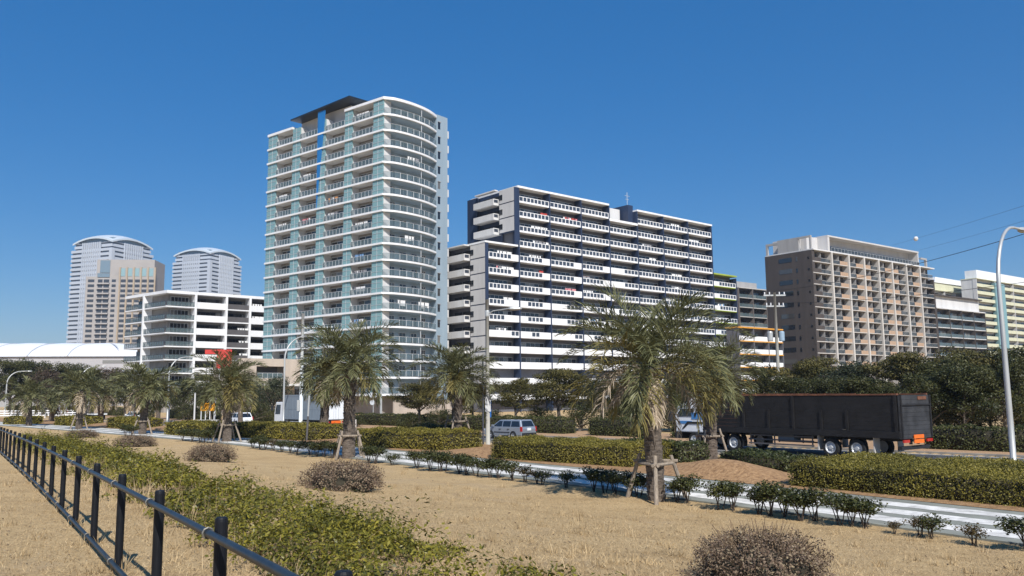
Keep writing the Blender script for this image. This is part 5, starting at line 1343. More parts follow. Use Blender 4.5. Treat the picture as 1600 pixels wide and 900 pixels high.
m = MB(); m.box(0, wR, 0, 24, 0, zH); M_HTAN = paint('hotel_stone', (0.34, 0.318, 0.30), 0.75, 0.06, 0.1)
Hh.part('wall', m, M_HTAN)
xl_, xr_ = -Hh.tl(131, 500), 0
lw = XAT(147, 600, 500) - XAT(131, 600, 500)
m = MB(); m.box(-lw, -0.02, 0.6, 24, 0, Hh.z(140, 432)); Hh.part('side_wing', m, M_HTAN)
m = MB(); m.box(0.06 * wR, 0.23 * wR, -0.35, 0.2, Hh.z(160, 426), Hh.z(160, 405) - 0.8); Hh.part('corner_glazing', m, M_FARG)
m = MB(); m.box(0.02 * wR, 0.23 * wR, -0.5, 0.2, Hh.z(160, 433), Hh.z(160, 427)); Hh.part('corner_terrace', m, M_FARG)
m = MB()
for i in range(5): x = wR * (0.42 + 0.122 * i); m.box(x, x + wR * 0.075, -0.2, 0.2, Hh.z(200, 431), Hh.z(200, 418.5))
Hh.part('top_window', m, glass('hotel_top_glass', (0.24, 0.36, 0.38), 0.1, 0.7))
m = MB()
for i in range(6): x = wR * (0.40 + 0.122 * i) ; m.box(x - 0.1, x + wR * 0.022, -1.0, 0.1, 0, Hh.z(200, 417))
Hh.part('pilaster', m, paint('ochre_pilaster', (0.36, 0.285, 0.20), 0.7, 0.06, 0.2))
fh = 600 * 6.5 / 1300 * 1.22; z = Hh.z(200, 436)
M_HGL = glass('hotel_glass', (0.045, 0.05, 0.06), 0.15, 0.5)
wspec = [(0.27 * wR, 0.34 * wR, -0.12, 1.9), (0.03 * wR, 0.11 * wR, -0.12, 2.6), (0.13 * wR, 0.225 * wR, -0.12, 2.6)] + [(wR * (0.42 + 0.122 * i) + 0.3, wR * (0.42 + 0.122 * i) + wR * 0.098, -0.12, 2.1) for i in range(5)] + [(-lw * 0.8, -lw * 0.2, 0.5, 2.0)]
wms = [MB().box(a_, b_, y_, y_ + 0.3, -h_, 0).mesh('window', M_HGL) for a_, b_, y_, h_ in wspec]
k = 0; rest = MB()
while z > 2:
    for i_, (a_, b_, y_, h_) in enumerate(wspec):
        if k < 11: Hh.inst('window', wms[i_], (0, 0, z))
        else: rest.box(a_, b_, y_, y_ + 0.3, z - h_, z)
    z -= fh; k += 1
tag(Hh.part('lower_windows', rest, M_HGL), kind='stuff')
m = MB(); z = Hh.z(200, 436)
while z > 2:
    m.box(0.02 * wR, 0.235 * wR, -1.4, 0.0, z - 3.6, z - 2.6); z -= fh
Hh.part('balcony', m, M_HTAN)
# domed hall: membrane barrel roof with ribs
Yd = 380.0; xr = XAT(204, Yd, 560); xc0 = XAT(129, Yd - 22, 570)
zE = ZAT(129, 557, Yd - 22); zW = ZAT(129, 543, Yd)
D = empty('domed_hall', (xc0, Yd - 22, 0), rad(9), 'wide hall with a white ribbed membrane roof on the far left', 'building')
LWd = 150.0; DP = 62.0; wR_ = 30.0
m = MB(); m.box(-LWd, wR_, 0, DP, 0, zE); m.build('wall', paint('hall_wall', (0.40, 0.39, 0.40), 0.7, 0.06, 0.05, streak=True), D)
rise = ZAT(129, 539.0, Yd) - zE + 0.6
nu, nv = 48, 14; V = []; Fs = []
for i in range(nu + 1):
    x = -LWd - 1 + (LWd + wR_ + 2) * i / nu
    e = 1.0 if x < 0 else math.sqrt(max(0.0, 1 - (x / (wR_ + 1.0)) ** 2))
    for j in range(nv + 1):
        v = j / nv; arch = math.sin(math.pi * v) ** 0.7
        bay = abs(math.sin(math.pi * (x + LWd) / 16.0)) ** 0.5 * 0.55
        V.append((x, -1 + (DP + 2) * v, zE + 0.02 + (rise * e + bay * e) * arch))
for i in range(nu):
    for j in range(nv): a = i * (nv + 1) + j; Fs.append((a, a + nv + 1, a + nv + 2, a + 1))
m = MB(); m.add(V, Fs); m.build('roof', M_MEMB, D, smooth=True)
m = MB()
for k in range(11):
    x = -LWd + 16.0 * k - 0.0
    if x > 6: continue
    m.tube([(x, -1 + (DP + 2) * j / nv, zE + 0.15 + rise * math.sin(math.pi * j / nv) ** 0.7) for j in range(nv + 1)], 0.32, 5)
for ang in (0.5, 1.0):
    m.tube([(wR_ * math.sin(ang) * s, DP / 2 - (DP / 2 + 1) * math.cos(ang * 0.8) * s, zE + 0.2 + rise * math.sqrt(max(0, 1 - s * s))) for s in [i / 8 for i in range(9)]], 0.25, 5)
m.build('rib', paint('membrane_rib', (0.50, 0.51, 0.53), 0.5, 0.05, 0.1), D)
m = MB(); m.box(8, 24, -0.1, 0.1, zE - 3.0, zE - 1.6); m.build('window', M_WIN2, D)
m = MB(); m.box(-34, -30, -0.1, 0.1, 0, zE - 8); m.box(-60, -4, -0.3, 0.0, zE - 6.2, zE - 5.7); m.build('door', M_GREY, D)

# ================================================================== right-hand background blocks
def plain_block(name, pxl, pxr, topy, Yd, ang, label, wallm, balm, nfl, depth=14, nb=4, fh=3.0, railm=None, roofm=None, split=True, topset=0):
    X0 = XAT(pxl, Yd, 520); b = Bld(name, X0, Yd, ang, label); w = b.tr(pxr, 520); zt_ = b.z(pxl, topy)
    m = MB(); m.box(0, w, 1.4, depth, 0, zt_ - 0.3); b.part('wall', m, wallm)
    m = MB(); m.box(-0.2, w + 0.2, -0.2, depth + 0.2, zt_ - 0.3, zt_); b.part('roof', m, roofm or balm)
    bw_ = w / nb
    mm = MB(); mm.box(0.1, bw_ - 0.1, 0, 1.4, -0.1, 0.12, 0)
    if railm: mm.box(0.1, bw_ - 0.1, 0, 0.06, 0.12, 1.15, 1)
    else: mm.box(0.1, bw_ - 0.1, 0, 0.12, 0.12, 1.2, 0)
    me = mm.mesh('balcony', [balm, railm or balm]); wm_ = window_row(bw_, 0.2, 2.1, 4, margin=0.5).mesh('window', [M_WIN, M_DFRAME])
    for r in range(nfl):
        for i in range(nb):
            o = b.inst('balcony', me, (i * bw_, 0, zt_ - 0.3 - fh * (r + 1))); ob('window', wm_, o, (0, 1.42, 0))
    for i in range(nb + 1):
        m = MB(); m.box(i * bw_ - 0.12, i * bw_ + 0.12, -0.1, 1.4, 0, zt_ - 0.31); b.part('fin', m, wallm)
    return b, w, zt_
A = math.atan2(0.60, 0.80)
b, w, z = plain_block('apartment_block', 1466, 1541, 480, 262, A, 'lower brown block with pale balconies and a flat canopy, right of the tall brown block', M_BRICK, M_OFFW, 8, nb=4, railm=M_RAILG)
m = MB(); m.box(2.0, w - 0.5, 1.6, 10, z, z + 4.0, 0); m.box(1.0, w + 0.3, 0.6, 11, z + 4.0, z + 4.4, 1); b.part('penthouse', m, [M_OFFW, M_BRICK])
b, w, z = plain_block('apartment_block', 1157, 1200, 448, 258, A, 'grey brown block with pale balcony edges, in the gap left of the brown block', paint('grey_brown_render', (0.17, 0.145, 0.13), 0.7, 0.08, 0.5), M_BEIGE, 9, nb=2, railm=M_RAILG)
m = MB(); m.box(0.5, w, 3.5, 10, z, z + 2.4); b.part('penthouse', m, M_GREY)
b, w, z = plain_block('apartment_block', 1154, 1222, 510, 190, A, 'low white block with orange slab edges behind the utility pole', M_RECN, M_WHITE, 6, nb=3, roofm=M_ORANGE, depth=3.5)
m = MB()
for r in range(5): m.box(-0.05, w + 0.05, -0.12, -0.01, z - 0.3 - 3.0 * (r + 1) - 0.1, z - 0.3 - 3.0 * (r + 1) + 0.14)
b.part('slab_edge', m, M_ORANGE)
b, w, z = plain_block('apartment_tower', 1464, 1528, 452, 330, A, 'cream apartment tower with a white roof house, behind the brown blocks', M_OFFW, M_CREAM, 10, nb=4, depth=6)
m = MB(); m.box(1.5, w - 4, 1.2, 5.5, z, z + 3.2, 0); m.box(5, w - 8, 1.6, 5, z + 3.61, z + 5.6, 1); m.box(0.5, w - 3, 0.8, 5.9, z + 3.201, z + 3.6, 1); b.part('roof_house', m, [M_CREAM, M_WHITE])
b, w, z = plain_block('apartment_tower', 1532, 1640, 434, 330, A, 'cream and white apartment tower at the right edge, behind the curved street lamp', M_OFFW, M_CREAM, 16, nb=4, depth=6)
m = MB(); m.box(3.0, w - 2, 1.0, 5.6, z, z + 3.6, 0); b.part('roof_house', m, [M_WHITE])
m = MB(); m.box(w * 0.23, w * 0.36, -0.5, 1.2, 0, z - 1); b.part('glazed_shaft', m, M_TEAL)
# ------------------------------------------------------------------ fence
M_BLACK = paint('black_fence_paint', (0.007, 0.008, 0.011), 0.5, 0.25, 3.0, spec=0.3)
M_RAILB = paint('dark_steel_rail', (0.018, 0.026, 0.034), 0.42, 0.2, 5.0, spec=0.4)
M_BAND = paint('galvanised_band', (0.20, 0.19, 0.165), 0.5, 0.15, 8, metal=0.4)
fx, fy, _ = 0, 0, 0
Fn = empty('fence', (FENCE[3][0], FENCE[3][1], gz(*FENCE[3])), 0, 'long low black tubular fence curving away along the left of the lawn', 'fence')
base = Vector(Fn.location)
def fz(x, y): return 1.87 - 0.0125 * (y - 5) if y < 60 else 1.2
def bend(i):
    a = Vector(FENCE[max(i - 1, 0)]); b = Vector(FENCE[min(i + 1, len(FENCE) - 1)]); d = (b - a).normalized(); return d, Vector((-d.y, d.x))
pm = MB(); pm.lathe([(0.038, -0.3), (0.038, 0.905), (0.036, 0.92), (0.028, 0.93), (0.0, 0.932)], 18)
pm = pm.mesh('post', M_BLACK, smooth=False)
for i, p in enumerate(FENCE): ob('post', pm, Fn, Vector((p[0], p[1], fz(*p))) - base)
fs_ = smooth_line([Vector(p) for p in FENCE], 5)
def rail_pts(h, off):
    out = []
    for i, p in enumerate(fs_):
        d = (fs_[min(i + 1, len(fs_) - 1)] - fs_[max(i - 1, 0)]).normalized(); n = Vector((-d.y, d.x))
        q = p + n * off; out.append(Vector((q.x, q.y, fz(p.x, p.y) + h)) - base)
    return out
m = MB(); m.tube(rail_pts(0.835, 0.058), 0.0235, 12); m.build('top_rail', M_RAILB, Fn, smooth=True)
m = MB(); m.tube(rail_pts(0.10, 0.058), 0.0235, 12); m.build('bottom_rail', M_RAILB, Fn, smooth=True)
for i, p in enumerate(FENCE):
    if i > 16: break
    d, n = bend(i)
    for h in (0.835, 0.10):
        m = MB(); pts = []
        q = Vector(p) + n * 0.058 + d * 0.07
        for k in range(9):
            a = k / 8 * 2 * math.pi; pts.append(Vector((q.x + n.x * 0.031 * math.cos(a), q.y + n.y * 0.031 * math.cos(a), fz(*p) + h + 0.031 * math.sin(a))) - base)
        m.tube(pts, 0.0065, 5); m.build('clamp', M_BAND, Fn)

# ------------------------------------------------------------------ lamps, poles, signs, wires
M_GALV = paint('galvanised_steel', (0.47, 0.48, 0.47), 0.45, 0.10, 2.0, metal=0.35, streak=True)
M_CONC = paint('concrete_pole', (0.36, 0.35, 0.31), 0.85, 0.12, 2.0, streak=True)
M_LENS = glass('lamp_lens', (0.45, 0.46, 0.44), 0.25, 0.5)
M_WIRE = paint('black_cable', (0.015, 0.015, 0.016), 0.6, 0.1, 2)
LGP = 'street lamps along the road'
def curved_lamp(px, basey_, Y, topy, reach, label, r=0.10, name='street_lamp', dirx=None, headl=0.75):
    """steel column that bends over into an arm with a flat lantern"""
    x = XAT(px, Y, 640); z0 = gz(x, Y); H = ZAT(px, topy, Y) - z0
    t = empty(name, (x, Y, z0), 0, label, 'street lamp', LGP)
    d = Vector(dirx if dirx else (RN.x, RN.y, 0)).normalized()
    R = min(reach, 2.4); pts = [Vector((0, 0, -0.2)), Vector((0, 0, 2.5)), Vector((0, 0, H - R * 1.05))]; rs = [r, r * 0.95, r * 0.72]
    for k in range(1, 9):
        a = k / 8 * math.pi / 2 * 0.96; pts.append(Vector((0, 0, H - R * 1.05)) + d * (R * (1 - math.cos(a))) + Vector((0, 0, R * 1.0 * math.sin(a)))); rs.append(r * (0.72 - 0.25 * k / 8))
    e = pts[-1] + d * max(0.3, reach - R) + Vector((0, 0, 0.05)); pts.append(e); rs.append(r * 0.45)
    m = MB(); m.tube(pts, rs, 12); m.build('pole', M_GALV, t, smooth=True)
    m = MB(); m.lathe([(r * 2.0, -0.05), (r * 2.0, 0.03), (r * 1.15, 0.04), (r * 1.1, 0.35)], 12); m.build('base_plate', M_GALV, t)
    m = MB(); s = Vector((-d.y, d.x, 0)); prof = [(-0.05, 0.05, 0.05), (0.15, 0.13, 0.08), (headl * 0.7, 0.17, 0.09), (headl, 0.09, 0.05)]
    vs = []
    for (u, w, h) in prof:
        c = e + d * u; vs += [tuple(c - s * w + Vector((0, 0, -0.04))), tuple(c + s * w + Vector((0, 0, -0.04))), tuple(c + s * w * 0.6 + Vector((0, 0, h))), tuple(c - s * w * 0.6 + Vector((0, 0, h)))]
    fs = [(3, 2, 1, 0), (12, 13, 14, 15)]
    for i in range(3):
        for k in range(4): fs.append((i * 4 + k, i * 4 + (k + 1) % 4, i * 4 + 4 + (k + 1) % 4, i * 4 + 4 + k))
    m.add(vs, fs); hd = m.build('lantern', M_GALV, t)
    m = MB(); c = e + d * headl * 0.5; m.add([tuple(c + d * a * headl * 0.3 + s * b * 0.11 + Vector((0, 0, zz))) for zz in (-0.075, -0.042) for a, b in ((-1, -1), (1, -1), (1, 1), (-1, 1))], [(0, 3, 2, 1), (4, 5, 6, 7), (0, 1, 5, 4), (1, 2, 6, 5), (2, 3, 7, 6), (3, 0, 4, 7)])
    m.build('lens', M_LENS, hd)
    return t
curved_lamp(1577, 725, 29, 337, 3.2, 'tall galvanised street lamp with a big curved top, nearest the right edge', 0.10)
curved_lamp(443, 667, 84, 522, 6.0, 'grey curved street lamp in front of the cab of the white box truck', 0.11)
curved_lamp(262, 660, 118, 556, 4.2, 'curved street lamp in front of the low white block', 0.13)
curved_lamp(124, 655, 150, 571, 3.6, 'curved street lamp with its arm against the domed hall wall', 0.15)
curved_lamp(8, 652, 160, 579, 3.6, 'curved street lamp at the left edge in front of dark trees', 0.16)
# lamp on the concrete column
Y = 40.0; x = XAT(762, Y, 600); z0 = gz(x, Y); zt_ = ZAT(762, 468, Y)
t = empty('concrete_lamp_column', (x, Y, z0), 0, 'grey concrete column carrying a lamp on a short arm, left of the silver wagon', 'street lamp', LGP)
m = MB(); m.tube([(0, 0, -0.3), (0, 0, (zt_ - z0) / 2), (0, 0, zt_ - z0)], [0.105, 0.092, 0.08], 14); m.build('pole', M_CONC, t, smooth=True)
e = Vector((XAT(794, Y, 484) - x, -0.5, ZAT(794, 484, Y) - z0))
m = MB(); m.tube([(0, 0, ZAT(765, 491, Y) - z0), Vector((e.x * 0.3, -0.15, e.z - 0.06)), e], [0.03, 0.028, 0.025], 8); m.build('arm', M_GALV, t)
m = MB(); m.lathe([(0.02, -0.35), (0.10, -0.25), (0.135, 0.05), (0.12, 0.22), (0.05, 0.32)], 12, axis='Y'); o = m.build('lantern', M_GALV, t, tuple(e + Vector((0.32, 0, 0.0))), rad(90)); o.scale = (1, 1, 0.7)
m = MB(); m.box(-0.12, 0.14, -0.12, -0.09, 1.6, 2.3); m.build('number_plate', paint('grey_plate', (0.55, 0.56, 0.56), 0.5), t)
m = MB(); zz = ZAT(762, 490, Y) - z0; m.lathe([(0.10, zz - 0.15), (0.11, zz - 0.1), (0.11, zz + 0.1), (0.10, zz + 0.15)], 12); m.build('band', M_GALV, t)
x2 = XAT(754.5, 41, 600); t = empty('sign_pole', (x2, 41, gz(x2, 41)), 0, 'slim grey pole with a blue sign edge, close behind the concrete lamp column', 'sign pole')
m = MB(); m.tube([(0, 0, -0.2), (0, 0, ZAT(756, 560, 41) - gz(x2, 41))], 0.045, 10); m.build('pole', M_GALV, t)
M_SBLUE = paint('blue_sign_paint', (0.015, 0.11, 0.36), 0.4, 0.08, 2)
m = MB(); m.box(0.20, 0.40, 0.05, 0.09, ZAT(765, 652, 41) - gz(x2, 41), ZAT(765, 622, 41) - gz(x2, 41)); m.build('sign_plate', M_SBLUE, t)
# white mast with a long arm and sign board beside the box truck
Y = 86.0; x = XAT(471, Y, 600); z0 = gz(x, Y); M_WSTEEL = paint('white_mast_paint', (0.66, 0.70, 0.70), 0.4, 0.06, 1)
t = empty('sign_mast', (x, Y, z0), 0, 'thick white mast with a long side arm in front of the box truck', 'mast')
m = MB(); m.tube([(0, 0, -0.2), (0, 0, ZAT(471, 490, Y) - z0)], [0.20, 0.15], 12); m.build('pole', M_WSTEEL, t, smooth=True)
zz = ZAT(471, 513, Y) - z0; xe = XAT(520, Y, 514) - x
m = MB(); m.tube([(0, 0, zz), (xe, 0, zz + 0.1)], [0.09, 0.05], 8); m.tube([(0, 0, zz - 0.6), (xe * 0.5, 0, zz)], [0.05, 0.04], 8); m.build('arm', M_WSTEEL, t)
m = MB(); m.box(-0.35, 0.0, -0.25, -0.15, 2.0, 3.1); m.build('control_box', M_GALV, t)
# slim dark post leaning by the box truck
x, y, z = GG(479, 690); t = empty('slim_post', (x, y, z), 0, 'slim leaning metal post in front of the box truck', 'post')
m = MB(); tp = Vector((XAT(483, y, 625) - x, 0, ZAT(483, 618, y) - z)); m.tube([(0, 0, -0.1), tp * 0.55], 0.055, 8); m.build('lower_tube', M_DGREY, t); m = MB(); m.tube([tp * 0.55, tp], 0.05, 8); m.build('upper_tube', M_GALV, t)
# utility pole
Y = 72.0; x = XAT(1217, Y, 600); z0 = 0.1; zt_ = ZAT(1213, 457, Y)
UP = (XAT(1213, Y, 460), Y, zt_)
t = empty('utility_pole', (x, Y, z0), 0, 'concrete utility pole with crossarms and transformers in front of the brown block', 'utility pole')
H = zt_ - z0; m = MB(); m.tube([(0, 0, -0.3), (0, 0, H)], [0.17, 0.12], 12); m.build('pole', M_CONC, t, smooth=True)
for dz, w in ((0.25, 0.95), (1.2, 0.8)):
    m = MB(); m.box(-w, w, -0.05, 0.05, H - dz - 0.06, H - dz + 0.06); a = m.build('crossarm', M_GALV, t)
    for xi in (-0.9, -0.45, 0.45, 0.9):
        m = MB(); m.lathe([(0.03, 0), (0.06, 0.06), (0.04, 0.12), (0.06, 0.18), (0.02, 0.24)], 8, c=(xi * w, 0, H - dz + 0.06)); m.build('insulator', M_WHITE, a)
for xi, c in ((-0.55, M_GALV), (0.45, paint('pale_blue_box', (0.28, 0.38, 0.47), 0.5))):
    zz = ZAT(1213, 533, Y) - z0; m = MB(); m.lathe([(0.22, 0), (0.24, 0.05), (0.24, 0.75), (0.2, 0.83), (0.07, 0.86)], 14, c=(xi, 0, zz)); m.build('transformer', c, t)
WG = 'overhead wires at the upper right'
def wire(a, b, sag, r, label, name='overhead_wire'):
    a, b = Vector(a), Vector(b); pts = []
    for i in range(25):
        k = i / 24; p = a.lerp(b, k); p.z -= sag * 4 * k * (1 - k); pts.append(p - a)
    m = MB(); m.tube(pts, r, 5); o = m.build(name, M_WIRE, None, tuple(a)); return tag(o, label, 'wire', WG)
def P3(px, py, Y): return PY(px, py, Y)
wire((UP[0] - 0.5, Y, zt_ + 0.1), P3(1730, 325, 34), 0.55, 0.016, 'thick black wire rising from the utility pole to the upper right edge')
wire((UP[0] + 0.5, Y, zt_ - 0.9), P3(1720, 424, 34), 0.35, 0.013, 'nearly level wire from the lower crossarm of the utility pole to the right edge')
wire(P3(1395, 383, 150), P3(1700, 290, 60), 0.1, 0.012, 'thin top wire with a pale marker ball, above the brown block')
wire(P3(1436, 391, 150), P3(1720, 310, 60), 0.1, 0.012, 'thin wire second from the top, ending behind the brown block')
wire((UP[0] - 0.5, Y, zt_ - 0.9), P3(1060, 452, 120), 0.5, 0.012, 'thin wire running left from the utility pole in front of the navy and white block')
pb = P3(1431, 373, 133); m = MB(); m.lathe([(0.02, -0.38), (0.24, -0.3), (0.38, 0), (0.24, 0.3), (0.02, 0.38)], 12); tag(m.build('marker_ball', M_OFFW, None, pb, smooth=True), 'pale marker ball hanging on the top wire', 'marker ball')
# round road signs near the tower entrance
Y = 100.0; x = XAT(583, Y, 650); t = empty('road_sign', (x, Y, 0.1), 0, 'grey post with three round discs near the tower entrance', 'road sign')
m = MB(); m.tube([(0, 0, -0.1), (0, 0, ZAT(583, 614, Y) - 0.1)], 0.05, 8); m.build('post', M_GALV, t)
for px, py in ((580.5, 617), (586.5, 617), (582, 629)):
    c = PY(px, py, Y); m = MB(); m.lathe([(0.30, -0.02), (0.30, 0.02)], 18, axis='Y', c=(c[0] - x, -0.08, c[2] - 0.1)); m.build('disc', paint('sign_back_grey', (0.50, 0.52, 0.54), 0.5), t)
m = MB(); Y2 = 101.0; t2 = empty('lamp_post', (XAT(595, Y2, 650), Y2, 0.1), 0, 'plain grey post right of the round road discs', 'post'); m.tube([(0, 0, -0.1), (0, 0, 4.2)], [0.16, 0.13], 10); m.build('shaft', M_GALV, t2); m = MB(); m.lathe([(0.17, 4.2), (0.17, 4.28), (0.05, 4.36)], 10); m.build('cap', M_GALV, t2)
# orange board on legs
Y = 108.0; x0, x1 = XAT(314, Y, 635), XAT(336, Y, 635); z0, z1 = ZAT(325, 642, Y), ZAT(325, 629.5, Y)
t = empty('orange_board', ((x0 + x1) / 2, Y, 0.1), 0.1, 'orange yellow notice board on white legs beyond the road', 'notice board'); w = (x1 - x0) / 2
M_OBOARD = paint('orange_board_paint', (0.72, 0.30, 0.01), 0.45, 0.10, 1.2)
m = MB(); m.box(-w, w, -0.06, 0.06, z0 - 0.1, z1 - 0.1); bo = m.build('board', M_OBOARD, t)
rr = random.Random(3); m = MB()
for i in range(7): xx = rr.uniform(-0.8, 0.7) * w; zz = z0 - 0.1 + rr.uniform(0.25, 0.75) * (z1 - z0); m.box(xx, xx + rr.uniform(0.06, 0.2), -0.07, -0.061, zz - 0.05, zz + 0.05)
m.build('rust_spots', paint('rust_spot', (0.25, 0.09, 0.02), 0.8), bo)
for xx in (-w * 0.9, -w * 0.3, w * 0.3, w * 0.9): m = MB(); m.box(xx - 0.05, xx + 0.05, -0.05, 0.05, 0, z0 - 0.102); m.build('leg', M_OFFW, t)
for xx in (-w * 0.9, w * 0.7): m = MB(); m.box(xx - 0.7, xx + 0.7, -0.5, 0.5, -0.05, 0.5); m.build('footing', M_CONC, t)
for px, tp_, Y, lab in ((336, 610, 110, 'white post right beside the orange board'), (374, 611, 112, 'slim pale post above the white hatchback'), (304, 615, 112, 'dark striped post left of the orange board'), (264, 622, 120, 'pale post right of the white saloon car')):
    x = XAT(px, Y, 640); t = empty('roadside_post', (x, Y, 0.1), 0, lab, 'post', 'slim posts beyond the road'); h = ZAT(px, tp_, Y) - 0.1
    m = MB(); m.tube([(0, 0, -0.1), (0, 0, h)], [0.12, 0.10], 8); m.build('shaft', M_OFFW, t); m = MB(); m.lathe([(0.13, h), (0.13, h + 0.06), (0.03, h + 0.12)], 8); m.build('cap', M_GALV, t)
# white guard fence on the far left
Y = 150.0; xa, xb = XAT(-10, Y, 648), XAT(118, Y, 648)
t = empty('guard_fence', (xa, Y, 0.1), 0, 'long white guard fence on the far left behind the palms', 'fence')
m = MB()
for zz in (0.35, 0.75, 1.15): m.box(0, xb - xa, -0.05, 0.05, zz, zz + 0.2)
m.build('rail', M_WHITE, t)
pmw = MB().box(-0.08, 0.08, 0.06, 0.2, -0.1, 1.4).mesh('post', M_WHITE)
for i in range(12): ob('post', pmw, t, ((xb - xa) * (i + 0.5) / 12, 0, 0))
# small beige stump beside the bare-trunk palm (marker stone)
x, y, z = GG(555, 668); t = tag(MB().box(-0.12, 0.12, -0.12, 0.12, -0.1, 0.85).build('marker_post', M_BEIGE, None, (x, y, z)), 'short square beige post right of the bare-trunk palm', 'post')

# ------------------------------------------------------------------ vehicles
def carpaint(name, col, rough=0.28, metal=0.0):
    if name in MATS: return MATS[name]
    m_ = paint(name, col, rough, 0.03, 0.6, metal); b = m_.node_tree.nodes['Principled BSDF']; b.inputs['Coat Weight'].default_value = 0.5; b.inputs['Coat Roughness'].default_value = 0.08; return m_
M_TYRE = paint('tyre_rubber', (0.018, 0.018, 0.018), 0.85, 0.2, 5)
M_RIM = paint('wheel_rim', (0.52, 0.53, 0.54), 0.4, 0.1, 6, metal=0.2)
M_CGLASS = glass('car_glass', (0.012, 0.016, 0.022), 0.04, 0.9)
M_TAIL = glass('tail_lamp_red', (0.40, 0.012, 0.015), 0.12, 0.8)
M_HEADL = glass('head_lamp_clear', (0.55, 0.57, 0.60), 0.1, 0.9)
M_TRIM = paint('black_trim', (0.02, 0.02, 0.022), 0.6, 0.1, 3)
M_PLATE = paint('white_plate', (0.70, 0.71, 0.70), 0.5, 0.03, 3)
WH = {}
def wheel(parent, x, y, r, w, side, rimr=0.62):
    key = (r, w, side)
    if key not in WH:
        m = MB(); m.lathe([(r * rimr, -w / 2), (r * 0.92, -w / 2), (r, -w * 0.32), (r, w * 0.32), (r * 0.92, w / 2), (r * rimr, w / 2)], 24, axis='Y', cap=False); ty = m.mesh('tyre', M_TYRE)
        m = MB(); s = side; m.lathe([(r * rimr, -s * w * 0.4), (r * rimr, s * w * 0.50), (r * rimr * 0.9, s * w * 0.48), (r * 0.45, s * w * 0.30), (r * 0.22, s * w * 0.36), (r * 0.20, s * w * 0.5), (0.0, s * w * 0.5)], 20, axis='Y')
        for k in range(6): a = k * math.pi / 3; m.lathe([(r * 0.05, 0), (r * 0.05, s * w * 0.42)], 6, axis='Y', c=(math.cos(a) * r * 0.33, 0, math.sin(a) * r * 0.33))
        WH[key] = (ty, m.mesh('rim', M_RIM))
    o = bpy.data.objects.new('wheel', None); COL.objects.link(o); o.parent = parent; o.location = (x, y, r)
    ob('tyre', WH[key][0], o); ob('rim', WH[key][1], o)
